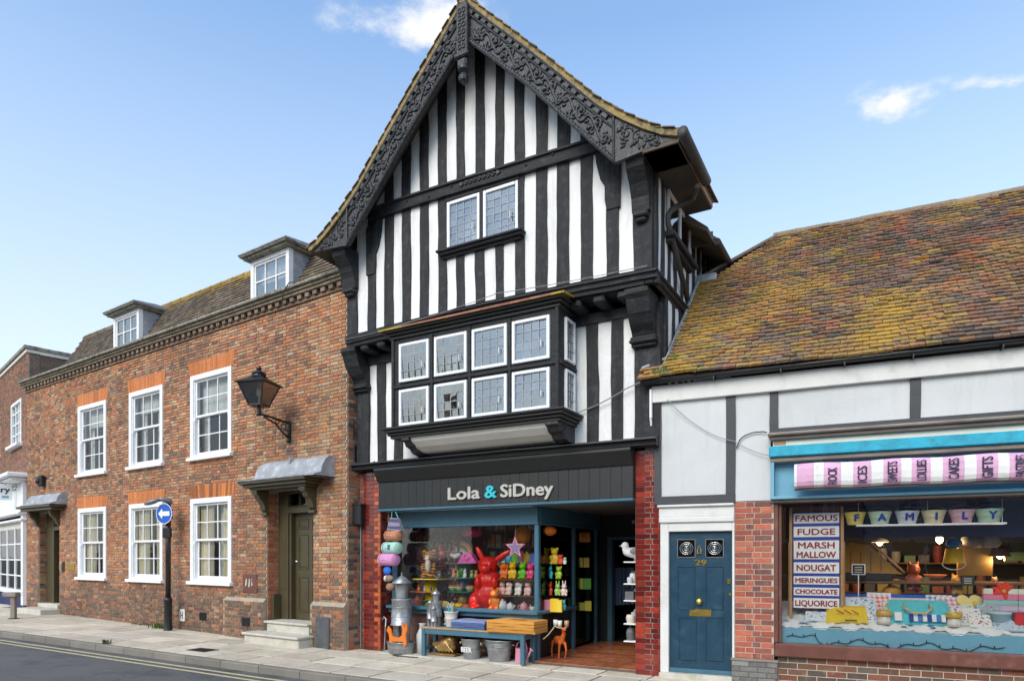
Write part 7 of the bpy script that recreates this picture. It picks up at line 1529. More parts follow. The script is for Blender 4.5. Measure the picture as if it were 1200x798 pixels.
# ================================================================== sweet shop window contents
m = MB(); m.box(1.52, UE, .12, .14, .565, .775); m.build('display_front', 'shop_blue', rh)
m = MB(); m.quads([(1.52, .12, .775), (UE-.06, .12, .775), (UE-.06, .95, 1.07), (1.52, .95, 1.07)], [(0, 1, 2, 3)]); m.build('display_slope', 'white_paint', rh)
MB().box(2.1, UE-.06, .95, .98, .9, 1.20).build('display_back_board', 'sign_blue', rh)
m = MB(); m.box(1.50, UE, 3.6, 3.65, 0, 3.4); m.box(1.50, 1.54, .12, 3.6, 0, 3.4); m.box(1.5, UE, .1, 3.6, .0, .05); m.build('room_wall', 'interior_dark', rh); MB().box(1.545, 1.555, .15, .9, .8, 2.4).build('side_lining', 'interior_blue', rh)
MB().box(1.6, UE-.06, .95, 3.6, 2.62, 2.66).build('ceiling', 'interior_dark', rh); MB().box(1.56, UE-.06, .12, .95, 2.44, 2.46).build('window_head_lining', 'interior_blue', rh)
def slope_z(d): return .785+(d-.12)*.36
# crumpled cloth on the slope
m = MB(); nx, ny = 60, 10; r6 = random.Random(61); vs_ = []
for j in range(ny+1):
    for i in range(nx+1):
        d = lerp(.13, .70, j/ny); u = lerp(1.58, 4.15, i/nx); vs_.append((u, d-(.02 if j == 0 else 0), slope_z(d)+.02+.014*math.sin(i*.9+j*1.7)+.012*math.sin(i*2.3-j)-(.03+.018*math.sin(i*.7) if j == 0 else 0)))
m.quads(vs_, [(j*(nx+1)+i, j*(nx+1)+i+1, (j+1)*(nx+1)+i+1, (j+1)*(nx+1)+i) for j in range(ny) for i in range(nx)])
o = m.build('display_cloth', 'white_paint', None, True); place(o, FR, 0, 0, 0); tag(o, 'crumpled white cloth with blue dots on the sweet shop window ledge', 'cloth'); r6 = random.Random(5)
for k in range(16): u, d = r6.uniform(1.62, 3.4), r6.choice((.14, .2, .3, .42)); MB().lathe([(.0, .004), (.035, .004), (.035, .0)], u, d, slope_z(d)+.045, 12, sy=.8).build('blue_dot', 'paint_obj', o, color=(.05, .28, .50))
SR = .0112
# sign board of sweets
u0, u1 = FR.U(929.5, .30), FR.U(984, .30); sb = fthing(FR, 'sweet_sign', 'tall wooden-framed board listing fudge, nougat and other sweets', 'sign', (u0+u1)/2, .30, slope_z(.30)+.02); zb0 = slope_z(.30)+.02; hw_ = (u1-u0)/2
for s in (-1, 1): MB().bbox(s*(hw_+.03)-.02, s*(hw_+.03)+.02, -.015, .03, 0, FR.Z(957, 594, .3)-zb0, .004).build('upright', 'bare_wood', sb); MB().bbox(s*(hw_+.055)-.012, s*(hw_+.055)+.012, .06, .09, 0, 1.05, .004).build('leg', 'bare_wood', sb)
MB().bbox(-hw_-.05, hw_+.05, -.012, .03, FR.Z(957, 599, .3)-zb0, FR.Z(957, 593, .3)-zb0, .004).build('head_rail', 'brown_paint', sb)
MB().box(-hw_, hw_, .002, .02, FR.Z(957, 713, .3)-zb0, FR.Z(957, 600, .3)-zb0).build('backing', 'letter_blue', sb)
for (ya, yb, lines) in ((613, 601, ['FAMOUS']), (629, 616.6, ['FUDGE']), (655, 633, ['MARSH', 'MALLOW']), (671.5, 658.7, ['NOUGAT']), (684.6, 675, ['MERINGUES']), (697.6, 688.3, ['CHOCOLATE']), (712.4, 700.7, ['LIQUORICE'])):
    za, zb_ = FR.Z(957, ya, .3)-zb0, FR.Z(957, yb, .3)-zb0; p = MB().bbox(-hw_+.006, hw_-.006, -.008, .004, za, zb_, .002).build('name_panel', 'letter_white', sb); n = len(lines); h = (zb_-za)/n
    for i, l in enumerate(lines):
        wd = {'MARSH': .78, 'MALLOW': .84, 'FUDGE': .80, 'NOUGAT': .84}.get(l, .90)*2*hw_; me = text_mesh('lettering', l, h*(.58 if n == 1 else .66), 'letter_red', .002, .0035, width=wd); link('lettering', me, p, (-wd/2, -.012, zb_-(i+1)*h+h*(.22 if n == 1 else .17)))
# letter buckets on the hanging shelf
zs = FR.Z(1090, 613.5, .28); us0, us1 = FR.U(1003, .28), FR.U(1178, .28)
sh = fthing(FR, 'hanging_shelf', 'slim white shelf hanging across the sweet shop window', 'shelf', (us0+us1)/2, .28, zs); w = (us1-us0)/2; MB().bbox(-w, w, -.09, .09, -.022, 0, .004).build('board', 'white_paint', sh)
for x in (-w+.03, 0, w-.03): MB().tube([(x, 0, 0), (x, 0, 2.43-zs)], .004, 5).build('hanger', 'letter_white', sh)
for (px, ch, c, w) in ((1002, 'F', (.70, .55, .14), 23), (1031, 'A', (.50, .66, .50), 25), (1063, 'M', (.62, .66, .72), 25), (1094, 'I', (.66, .60, .38), 25), (1127, 'L', (.66, .40, .48), 26), (1159, 'Y', (.45, .64, .50), 27)):
    b = fthing(FR, 'letter_bucket', {'F': 'butter yellow', 'A': 'mint green', 'M': 'pale lilac blue', 'I': 'cream', 'L': 'pink', 'Y': 'sea green'}[ch]+' bucket with a blue letter '+ch+' on the hanging shelf', 'bucket', FR.U(px, .28), .28, zs+.001); r = w*SR/2*.96
    bucket(r*.70, r, .165, .006).build('pail', 'paint_obj', b, True, color=c); me = text_mesh('lettering', ch, .095, 'letter_blue', .002, .007); cx_ = (max(v.co.x for v in me.vertices))/2; link('lettering', me, b, (-cx_+.02, -(r*.70+r*.30*.27)-.006, .045), (R_(13.5), 0, 0)); 
    q = MB(); q.tube([(r*math.cos(t), 0, .15+.07*math.sin(t)) for t in [math.pi*k/10 for k in range(11)]], .003, 5); q.build('handle', 'grey_metal', b)
# lit lamps inside
def pendant(px, py, d, lab, shade, bulb='lamp_warm', power=14):
    u, z = FR.at(px, py, d); s = fthing(FR, 'pendant_lamp', lab, 'lamp', u, d, z); MB().ell(0, 0, 0, .045, .045, .055, 12, 8).build('bulb', bulb, s, True); MB().tube([(0, 0, .05), (0, 0, 2.62-z)], .006, 5).build('flex', 'iron', s)
    shade(s); l = bpy.data.objects.new('lamp_light', bpy.data.lights.new('lamp_light', 'POINT')); col.objects.link(l); l.parent = s; l.location = (0, 0, -.09); l.data.energy = power; l.data.color = (1, .68, .36); l.data.shadow_soft_size = .06
pendant(1101, 632, 1.5, 'lit bulb under a long grey strip shade in the sweet shop', lambda s: MB().bbox(-.45, .42, -.10, .10, .05, .10, .01).build('shade', 'grey_metal', s), power=9)
pendant(1031, 635, 2.2, 'small lit round lamp beside the yellow play house', lambda s: MB().lathe([(.0, .07), (.10, .04), (.13, .0), (.12, -.005), (.0, .04)], n=18).build('shade', 'cream_paint', s, True), 'lamp_soft', 7)
pendant(1172, 650, 1.5, 'lit lamp with a brown-red shade above the pastel boxes', lambda s: MB().lathe([(.14, -.02), (.10, .12), (.095, .12), (.132, -.02)], n=18, caps=False).build('shade', 'brown_paint', s, True), 'lamp_soft', 6)
u, z = FR.at(1118, 651, 1.2); s = fthing(FR, 'lamp_shade', 'yellow drum lampshade hanging in the sweet shop', 'lampshade', u, 1.2, z); MB().lathe([(.135, -.10), (.10, .10), (.095, .10), (.128, -.10)], n=20, caps=False).build('shade', 'fabric_obj', s, True, color=(.72, .42, .02)); MB().tube([(.14*math.cos(t), 0, -.10-.09*math.sin(t)) for t in [math.pi*k/10 for k in range(11)]], .006, 5).build('loop', 'letter_white', s); MB().ell(0, 0, .17, .10, .08, .07).build('bow', 'fabric_obj', s, True, color=(.02, .16, .42)); MB().tube([(0, 0, .2), (0, 0, 2.62-z)], .005, 5).build('flex', 'iron', s)
# yellow play house roof
u, z = FR.at(1018, 652, 1.6); s = fthing(FR, 'play_house', 'yellow wooden play house roof in the dim shop', 'toy house', u, 1.6, z-.35)
MB().prism([(-.42, .12), (.42, .10), (.36, .14), (.0, .52), (-.25, .56), (-.42, .40)], -.2, .2, 'y').build('roof', 'paint_obj', s, color=(.62, .28, .02)); MB().bbox(-.36, .3, -.16, .16, .0, .12, .01).build('base', 'brown_black', s)
for k in range(5): MB().box(-.38+k*.13, -.37+k*.13, -.205, -.2, .14, .42).build('batten', 'brown_paint', s)
MB().tube([(.02, -.205, .55), (.44, -.205, .12)], .018, 6).build('barge', 'bare_wood', s)
tb_ = fthing(FR, 'shop_table', 'long dark table behind the sweet shop display', 'table', 3.3, 1.6, .05); MB().bbox(-1.2, 1.6, -.35, .35, z-.44, z-.40, .01).build('table_top', 'shelf_brown', tb_); 
for x in (-1.1, 1.5):
    for y in (-.3, .25): MB().bbox(x, x+.05, y, y+.05, 0, z-.44, .005).build('leg', 'shelf_brown', tb_)
ztab = z-.35+.001
MB().box(1.62, UE-.08, .86, .875, 1.98, 2.44).build('blue_backdrop', 'interior_blue', rh)
# ---- goods on the ledge
def led(px, d): return FR.U(px, d), d, slope_z(d)+.03
def lthing(name, label, cat, px, d, rz=0.0, group=None, dz=0.0): u, dd, zz = led(px, d); return fthing(FR, name, label, cat, u, dd, zz+dz, group, rz)
def pouch(w, h, t=.06, puff=1.0):
    m = MB(); nx, nz = 8, 6; F_ = []; B2 = []
    for k in range(nz+1):
        for i in range(nx+1):
            a, b = i/nx*2-1, k/nz*2-1; e = t*.5*puff*max(0, (1-a**4))*max(0, (1-b**4)); x = w/2*a*(1-.06*(b+1)); F_.append((x, -e, h*k/nz)); B2.append((x, e, h*k/nz))
    n = len(F_); q = [(k*(nx+1)+i, k*(nx+1)+i+1, (k+1)*(nx+1)+i+1, (k+1)*(nx+1)+i) for k in range(nz) for i in range(nx)]; m.quads(F_+B2, q+[tuple(n+x for x in f[::-1]) for f in q]); return m
def lay(o, tilt): o.rotation_euler = (tilt, 0, o.rotation_euler[2]); return o
s = lthing('beach_bag', 'turquoise beach hut bag with rope handle on the ledge', 'bag', 1078, .24); w = .74; bg = lay(pouch(w, .40, .10).build('bag_body', 'fabric_obj', s, True, color=(.10, .50, .58)), R_(-42))
st_ = MB(); 
for k in range(9): c = [(.02, .05, .30), (.6, .7, .78), (.05, .18, .5), (.7, .72, .75)][k % 4]; st_.box(-.12+k*.05, -.12+k*.05+.045, -.004, .0, 0, .10, c)
st_.box(-.28, -.20, -.004, 0, 0, .12, (.7, .7, .7)); o = st_.build('hut_stripes', 'cloth_attr', s); o.location = (0, -.045, .045); lay(o, R_(-30))
MB().tube([(-.16, .12, .24), (-.17, .03, .20), (-.08, -.06, .15), (.06, -.06, .15), (.13, .02, .20), (.12, .12, .24)], .014, 8).build('rope_handle', 'rope', s, True)
s = lthing('gift_bag', 'yellow fabric bag with red print beside the sweet sign', 'bag', 992, .20); lay(pouch(.52, .27, .10).build('bag_body', 'fabric_obj', s, True, color=(.72, .50, .03)), R_(-35)); o = MB().bbox(0, .14, -.002, .002, 0, .016, .001).build('printed_strip', 'letter_navy', s); o.location = (-.02, -.055, .04); lay(o, R_(-30))
for k in range(3): o = MB().bbox(-.05, .05, -.008, .008, 0, .012, .003).build('red_peg', 'paint_obj', s, color=(.55, .05, .03)); o.location = (-.08+k*.09, -.03, .15); o.rotation_euler = (R_(-30), .5, 0)
CK = [((.62, .10, .10), 'red and white gingham bunting bag'), ((.10, .16, .45), 'navy and white gingham bunting bag'), ((.62, .14, .20), 'rose gingham bunting bag'), ((.50, .50, .60), 'grey gingham bunting bag')]
for k, (px, dd) in enumerate(((1035, .55), (1100, .58), (1117, .52), (1028, .62))):
    c, lab = CK[k]; s = lthing('gingham_bag', lab+' leaning at the back of the ledge', 'bag', px, dd, rg.uniform(-.3, .3)); m = MB(); n = 9; w, h = .29, .27
    for i in range(n):
        for j in range(n): a = (i % 2)+(j % 2); m.poly([(-w/2+w*i/n, -.002*(i % 2), h*j/n), (-w/2+w*(i+1)/n, -.002*(i % 2), h*j/n), (-w/2+w*(i+1)/n, -.002*(i % 2), h*(j+1)/n), (-w/2+w*i/n, -.002*(i % 2), h*(j+1)/n)], c if a == 2 else (.72, .70, .70) if a == 0 else tuple((x+.72)/2 for x in c))
    lay(m.build('cloth', 'cloth_attr', s), R_(-30)); lay(pouch(w, h, .06).build('filling', 'fabric_obj', s, True, color=tuple((x+.7)/2 for x in c)), R_(-30)).location = (0, .035, -.01)
for (px, dd, lab, lc) in ((1036, .22, 'left', (.55, .33, .06)), (1118, .22, 'right', (.50, .34, .05))):
    s = lthing('sweet_jar', 'glass sweet jar with amber lid '+('left' if lab == 'left' else 'right')+' of the turquoise bag' if False else ('glass sweet jar with amber lid between the yellow and turquoise bags' if lab == 'left' else 'glass sweet jar with amber lid between the turquoise bag and fan wallets'), 'jar', px, dd); MB().lathe([(.0, 0), (.07, 0), (.075, .01), (.075, .09), (.06, .11), (.0, .11)], n=18).build('glass', 'plastic_obj', s, True, color=(.60, .50, .42)); MB().lathe([(.0, .11), (.085, .11), (.09, .12), (.09, .17), (.08, .18), (.0, .18)], n=18).build('lid', 'plastic_obj', s, True, color=lc); MB().lathe([(.077, .03), (.078, .075)], n=18, caps=False).build('label', 'paint_obj', s, True, color=(.7, .68, .66))
q = random.Random(33)
def printed(px, dd, w, h, base, dots, lab, tilt=-50, rz=0.0, nm='folded_towel'):
    w *= 1.2; h *= 1.3; s = lthing(nm, lab, 'textile', px, dd, rz); m = MB(); m.bbox(-w/2, w/2, -.018, .018, 0, h, .008, base)
    for k in range(int(w*h*700)): x, z = q.uniform(-w*.45, w*.45), q.uniform(h*.06, h*.94); a, b = q.uniform(.006, .02), q.uniform(.004, .012); t = q.uniform(0, 3); m.poly([(x+a*math.cos(t+p), -.0195, z+b*math.sin(t+p)) for p in (0, 1.57, 3.14, 4.71)], q.choice(dots))
    lay(m.build('cloth', 'cloth_attr', s), R_(tilt)); return s
printed(1010, .36, .34, .26, (.60, .66, .74), [(.03, .08, .25), (.10, .22, .45)], 'blue and white printed towel behind the yellow bag', -40, .2); printed(975, .40, .30, .24, (.50, .62, .64), [(.65, .06, .04), (.05, .08, .15), (.6, .6, .6)], 'aqua sailing-boat cushion beside the sweet sign', -35, -.15, 'cushion')
printed(1134, .26, .26, .20, (.68, .68, .66), [(.5, .1, .1), (.1, .2, .5), (.3, .3, .3)], 'white printed tea towel beside the amber jar', -40); printed(1060, .66, .8, .13, (.62, .52, .46), [(.55, .05, .05), (.15, .35, .10), (.7, .6, .2), (.6, .6, .6)], 'strip of fruit-printed cloth along the back of the ledge', -25); printed(1014, .60, .22, .16, (.42, .20, .08), [(.6, .4, .1), (.6, .1, .05)], 'brown and gold patterned pouch behind the towel', -30, .1, 'pouch'); printed(1160, .34, .20, .22, (.30, .36, .40), [(.55, .06, .08), (.1, .3, .2), (.6, .6, .6)], 'red poppy printed pouch before the pastel boxes', -35, 0, 'pouch')
for (px, dd, w_, h_, b_, d_, lab, nm_) in ((955, .22, .22, .12, (.66, .68, .70), [(.05, .28, .5), (.3, .5, .6)], 'white and aqua dotted napkin under the sweet sign', 'napkin'), (1002, .52, .22, .20, (.62, .30, .22), [(.7, .6, .4), (.6, .1, .08)], 'terracotta patterned cushion behind the blue towel', 'cushion'), (1052, .50, .26, .16, (.68, .62, .52), [(.6, .08, .06), (.2, .4, .15)], 'cream fruit-print pouch above the left jar', 'pouch'), (1084, .52, .24, .17, (.62, .12, .10), [(.7, .65, .6)], 'red dotted pouch behind the turquoise bag', 'pouch'), (1128, .40, .24, .17, (.55, .62, .70), [(.05, .1, .35), (.6, .1, .1)], 'sky blue nautical pouch behind the right jar', 'pouch'), (1150, .22, .20, .14, (.70, .70, .68), [(.55, .08, .12), (.1, .2, .4)], 'white cup-printed cloth beside the fan wallets', 'napkin'), (1022, .24, .16, .14, (.66, .70, .74), [(.04, .08, .3)], 'small navy-flecked purse before the gingham', 'purse'), (1158, .48, .2, .2, (.66, .52, .12), [(.5, .3, .05)], 'mustard quilted pouch under the heart cushion', 'pouch')):
    printed(px, dd, w_, h_, b_, d_, lab, -38, q.uniform(-.3, .3), nm_)
s = lthing('heart_cushion', 'pale yellow heart-shaped cushion at the back of the ledge', 'cushion', 1140, .56, .2); h_ = [(.15*16*math.sin(t)**3/16, .01*(13*math.cos(t)-5*math.cos(2*t)-2*math.cos(3*t)-math.cos(4*t))+.17) for t in [2*math.pi*k/28 for k in range(28)]]; m = MB(); m.prism(h_, -.03, .03, 'y'); lay(m.build('cushion', 'fabric_obj', s, color=(.72, .58, .22)), R_(-35))
for k in range(5): printed(1172+k*6.5, .22-.012*k, .20, .26, (.52, .62, .72), [(.02, .04, .16), (.05, .10, .28)], ('first', 'second', 'third', 'fourth', 'fifth')[k]+' in a fan of blue bird-printed wallets on the ledge', -58, -.5+.16*k, 'fan_wallet')
s = lthing('display_tin', 'round pale blue tin behind the fan of wallets', 'tin', 1173, .42); MB().lathe([(.0, 0), (.15, 0), (.15, .09), (.155, .09), (.155, .115), (.0, .12)], n=24).build('tin', 'paint_obj', s, True, color=(.42, .58, .66))
for (px, n) in ((1157, 5), (1167, 4), (1176, 4), (1186, 5), (1198, 5)):
    cs = [(.30, .34, .50), (.55, .40, .55), (.25, .45, .42), (.62, .16, .28), (.62, .60, .50)]
    for k in range(n): o = MB().bbox(-.05, .05, -.05, .05, 0, .068, .004).build('sweet_box', 'paint_obj', color=cs[k]); u, dd, zz = led(px, .55); place(o, FR, u, dd, zz+k*.07); tag(o, ('lilac blue', 'mauve', 'sea green', 'raspberry', 'cream')[k]+' sweet box in the pastel stack'+{1157: ' next to the heart cushion', 1167: ' left open beside the red flower' if False else ' beside the dark name card', 1176: ' under the red flower', 1186: ' behind the round tin', 1198: ' beside the red parcel'}[px], 'box')
s = lthing('paper_flower', 'red paper flower on top of the pastel boxes', 'flower', 1176, .52, 0, None, .33)
for k in range(9): a = k*.7; o = MB().ell(0, 0, 0, .075, .02, .03, 8, 6).build('petal', 'fabric_obj', s, True, color=(.65, .04, .02)); o.location = (.06*math.cos(a), -.01*(k % 2), .05*math.sin(a)); o.rotation_euler = (0, -a, 0)
MB().ell(0, -.03, 0, .025, .02, .025, 8, 6).build('centre', 'fabric_obj', s, True, color=(.65, .35, .05))
s = lthing('wrapped_parcel', 'shiny red parcel with brown ribbon at the window edge', 'parcel', 1198, .30, .3); MB().bbox(-.10, .12, -.07, .07, 0, .16, .02).build('parcel', 'plastic_obj', s, color=(.60, .03, .04)); MB().bbox(-.105, .125, -.02, .02, -.001, .165, .004).build('ribbon', 'brown_paint', s)
def stalk_sign(px, d, w, h, py, lab, dark):
    u = FR.U(px, d); z0 = slope_z(min(d, .9)); zc = FR.Z(px, py, d); s = fthing(FR, 'stalk_sign', lab, 'sign', u, d, z0); MB().tube([(0, 0, 0), (0, 0, zc-z0)], .007, 6).build('stalk', 'white_paint' if not dark else 'iron', s); MB().lathe([(.0, 0), (.05, 0), (.05, .008), (.0, .012)], n=14).build('foot', 'iron', s)
    b = MB().bbox(-w/2, w/2, -.012, .012, zc-z0-h/2, zc-z0+h/2, .006).build('frame', 'white_paint' if not dark else 'iron', s); MB().box(-w/2+.012, w/2-.012, -.0145, -.0125, zc-z0-h/2+.012, zc-z0+h/2-.012).build('face', 'interior_dark', b)
    for k in range(3): MB().box(-w*.28, w*.28, -.0165, -.0148, zc-z0+h*(.2-.22*k)-.006, zc-z0+h*(.2-.22*k)+.006).build('text_line', 'letter_grey', b)
stalk_sign(1006, .80, .17, .15, 667, 'small white-framed menu sign on a white stalk', False); stalk_sign(1134, .85, .15, .13, 680, 'small black name card on a dark stalk', True)
# dim goods on the table
for (px, py, w, h, c, lab, kind) in ((1045, 697, .26, .16, (.55, .25, .03), 'orange loaf basket on the dark table', 'pot'), (1070, 690, .12, .42, (.35, .07, .03), 'tall red-brown figure on the dark table', 'fig'), (1096, 676, .30, .06, (.55, .16, .06), 'coral pink dish on the dark table', 'dish'), (1120, 695, .14, .30, (.50, .25, .04), 'ginger cat figure on the dark table', 'fig'), (1142, 672, .42, .42, (.45, .24, .03), 'tall amber patterned banner inside the shop', 'card'), (1160, 640, .26, .22, (.34, .30, .27), 'grey hat hanging inside the shop', 'pot'), (1140, 640, .30, .20, (.20, .18, .16), 'dark grey bonnet hanging inside the shop', 'pot'), (1190, 655, .26, .12, (.30, .33, .08), 'green and yellow scarf inside the shop', 'card'), (1165, 690, .12, .2, (.55, .2, .05), 'orange puppet figure inside the shop', 'fig')):
    m = animal(h, 'point', .28) if kind == 'fig' else MB().lathe([(.0, 0), (w*.35, 0), (w*.5, h*.3), (w*.45, h*.7), (w*.2, h), (.0, h)], n=16) if kind == 'pot' else MB().lathe([(.0, 0), (w*.2, 0), (w*.5, h), (w*.48, h), (.0, h*.3)], n=18) if kind == 'dish' else card(w, h, .05)
    goods(FR, 'shop_ware', lab, 'stock', px, py+2, 1.45, m, 'paint_obj', c, None, .2, True, .014 if kind == 'fig' else None)
q = random.Random(44)
for j in range(4):
    MB().box(1.7, UE-.3, 3.25, 3.55, .6+j*.5, .62+j*.5).build('back_shelf', 'shelf_brown', rh)
    for i in range(17):
        h = q.uniform(.10, .32); nm = q.random(); c = q.choice([(.45, .14, .05), (.2, .25, .4), (.5, .4, .1), (.4, .38, .35), (.12, .12, .12), (.35, .05, .06), (.15, .3, .15)]); o = (pot(.07, h) if nm < .5 else card(.16, h, .1)).build('back_stock', 'paint_obj', color=c); place(o, FR, 1.85+i*.2, 3.4, .62+j*.5); tag(o, {.45: 'rust red', .2: 'blue', .5: 'mustard', .4: 'grey', .12: 'black', .35: 'crimson', .15: 'green'}[c[0]]+(' jar' if nm < .5 else ' box')+' on the '+('lowest', 'second', 'third', 'top')[j]+' back shelf of the sweet shop', 'stock', 'stock on the sweet shop back shelves')
# string of fairy lights along the blue front
pts = []; 
for k in range(70): u = 1.66+k*.035; pts.append(FR.w(u, .098, .655+.03*math.sin(k*.31)+.02*math.sin(k*.83)-(.05 if k > 10 else .0)-.03*math.exp(-((k-3)/3)**2)))
o = MB().tube(pts, .005, 5).build('fairy_lights', 'iron'); tag(o, 'dark string of fairy lights along the blue ledge front', 'string lights')
q = random.Random(3)
for k in range(2, 70, 4): p = pts[k]; MB().ell(p.x, p.y-.004, p.z+.018, .007, .007, .018, 6, 5).build('bulb', 'iron', o)

# ================================================================== street furniture
# wall lantern on the brick house
UB = FB.U(340); s = fthing(FB, 'wall_lantern', 'black four-sided street lantern on scrolled bracket beside the near door', 'lantern', UB, -.02, 4.0); m = MB(); ZL = .50
m.bbox(-.035, .035, -.035, .02, .02, .38, .008); m.ell(0, -.02, .0, .04, .04, .05); m.tube([(0, -.03, .34), (0, -.45, .39), (0, -.69, .41)], .022, 8); m.tube([(0, -.03, .06), (0, -.14, .12), (0, -.32, .28), (0, -.58, .37)], .02, 8)
m.tube([(0, -.13+.06*math.cos(t), .25+.06*math.sin(t)) for t in [k*.5 for k in range(13)]], .012, 6); m.tube([(0, -.28+.045*math.cos(t), .32+.035*math.sin(t)) for t in [k*.5 for k in range(13)]], .010, 6); m.tube([(0, -.03, .18), (0, -.10, .22)], .012, 6); m.build('bracket', 'iron', s, True)
cy = -.68; R45 = Matrix.Translation((0, cy, 0)) @ Matrix.Rotation(R_(20), 4, 'Z')
m = MB(); m.lathe([(.0, .36), (.045, .37), (.03, .41), (.05, .45), (.028, .50), (.03, .53), (.07, .55), (.0, .56)], 0, cy, 0, 14); m.tube([(-.10, cy, .56), (-.15, cy, .51), (-.11, cy, .46), (-.05, cy, .47)], .007, 5); m.tube([(.10, cy, .56), (.15, cy, .51), (.11, cy, .46), (.05, cy, .47)], .007, 5); m.build('stem', 'iron', s, True)
b0, b1, zb0_, zb1 = .13, .265, .56, .95; m = MB(); cs4 = [(-1, -1), (1, -1), (1, 1), (-1, 1)]
for (x, y) in cs4: m.tube([R45 @ Vector((x*b0, y*b0, zb0_)), R45 @ Vector((x*b1, y*b1, zb1))], .014, 6)
m.bbox(-b0-.015, b0+.015, -b0-.015, b0+.015, zb0_-.02, zb0_+.012, .006, M=R45)
for k in range(4): (x0, y0), (x1, y1) = cs4[k], cs4[(k+1) % 4]; m.tube([R45 @ Vector((x0*b1, y0*b1, zb1)), R45 @ Vector((x1*b1, y1*b1, zb1))], .018, 6)
m.build('lamp_frame', 'iron', s)
for k in range(4): (x0, y0), (x1, y1) = cs4[k], cs4[(k+1) % 4]; MB().poly([R45 @ Vector((x0*b0, y0*b0, zb0_+.01)), R45 @ Vector((x1*b0, y1*b0, zb0_+.01)), R45 @ Vector((x1*b1, y1*b1, zb1)), R45 @ Vector((x0*b1, y0*b1, zb1))]).build('pane', 'lamp_glass', s)
m = MB(); q_ = [(b1+.04, zb1-.005), (b1+.045, zb1+.02), (.15, zb1+.11), (.13, zb1+.13)]
for (r, z), (r2, z2) in zip(q_, q_[1:]):
    for k in range(4): (x0, y0), (x1, y1) = cs4[k], cs4[(k+1) % 4]; m.poly([R45 @ Vector((x0*r, y0*r, z)), R45 @ Vector((x1*r, y1*r, z)), R45 @ Vector((x1*r2, y1*r2, z2)), R45 @ Vector((x0*r2, y0*r2, z2))])
m.poly([R45 @ Vector((x*(b1+.04), y*(b1+.04), zb1-.005)) for x, y in cs4[::-1]]); m.lathe([(.14, zb1+.12), (.155, zb1+.14), (.13, zb1+.15), (.12, zb1+.18), (.14, zb1+.195), (.10, zb1+.235), (.055, zb1+.265), (.03, zb1+.275), (.05, zb1+.30), (.04, zb1+.33), (.012, zb1+.345), (.0, zb1+.39)], 0, cy, 0, 16); m.build('roof', 'iron', s)
m = MB(); m.tube([(0, cy, zb0_), (0, cy, zb0_+.16)], .02, 8); m.ell(0, cy, zb0_+.24, .05, .05, .09); m.build('lamp_bulb', 'cream_paint', s, True)
# one-way sign post with downlight
Y = (HC-.05)*FPX/(738.5-HY); X = (197-CX)/FPX*Y; zg = gz(X)
s = thing('sign_post', 'dark post with round blue arrow sign and overhead lamp by the brick house', 'sign post', None, (X, Y, zg-.01)); HT = HC+(HY-588)/FPX*Y-zg; hb_ = HC+(HY-699)/FPX*Y-zg
MB().lathe([(.0, 0), (.10, 0), (.095, .02), (.085, .05), (.085, hb_-.1), (.094, hb_-.09), (.088, hb_-.04), (.066, hb_), (.0, hb_)], n=18).build('base_column', 'iron', s, True); MB().lathe([(.0, hb_-.02), (.056, hb_-.02), (.056, HT), (.0, HT+.01)], n=16).build('pole', 'iron', s, True)
m = MB(); m.tube([(.06, 0, HT-.03), (.03, -.01, HT+.05), (-.10, -.06, HT+.07), (-.22, -.10, HT+.04)], [.05, .055, .05, .04], 8); m.build('lamp_arm', 'grey_metal', s, True); m = MB(); m.ell(0, 0, 0, .19, .08, .055, M=Matrix.Translation((-.30, -.12, HT+.0)) @ Matrix.Rotation(R_(-18), 4, 'Y')); m.build('lamp_head', 'grey_metal', s, True)
zd = HC+(HY-601.5)/FPX*Y-zg; dv = Matrix.Translation((-.03, -.11, zd)) @ Matrix.Rotation(R_(-20), 4, 'Z') @ Matrix.Rotation(R_(90), 4, 'X'); r = .235
a = MB().lathe([(.0, 0), (r, 0), (r, .006), (.0, .006)], n=32, M=dv).build('sign_disc', 'sign_blue', s); m = MB(); m.lathe([(r-.014, .0062), (r-.014, .0085), (r-.001, .0085), (r-.001, .0062)], n=32, M=dv, caps=False); 
A = [(-.17, 0), (-.05, .12), (-.05, .05), (.16, .05), (.16, -.05), (-.05, -.05), (-.05, -.12)]; k_ = len(A); m.quads([dv @ Vector((x, y, z)) for z in (.0065, .0085) for x, y in A], [tuple(range(k_, 2*k_))]+[(i, (i+1) % k_, (i+1) % k_+k_, i+k_) for i in range(k_)]); m.build('arrow', 'letter_white', a)
for z in (-.08, .10): MB().bbox(-.08, .08, -.11, .07, zd+z-.02, zd+z+.02, .006).build('clip', 'iron', s)
zq = zd-.42; MB().bbox(-.09, .09, -.085, .0, zq-.12, zq+.10, .01).build('control_box', 'iron', s)
# short timber post by the library window
Y = (HC-.12)*FPX/(724-HY); X = (16-CX)/FPX*Y; s = thing('timber_post', 'short brown timber post with flat cross-piece by the library window', 'post', None, (X, Y, gz(X)-.01)); MB().bbox(-.06, .06, -.05, .05, 0, .60, .012).build('post', 'weathered', s); MB().bbox(-.22, .12, -.10, .10, .58, .70, .014).build('cap_rail', 'weathered', s); MB().bbox(-.27, -.21, -.06, .06, .60, .70, .01).build('end_plate', 'grey_metal', s); MB().bbox(-.10, .10, -.09, .09, 0, .03, .01).build('foot', 'iron', s)
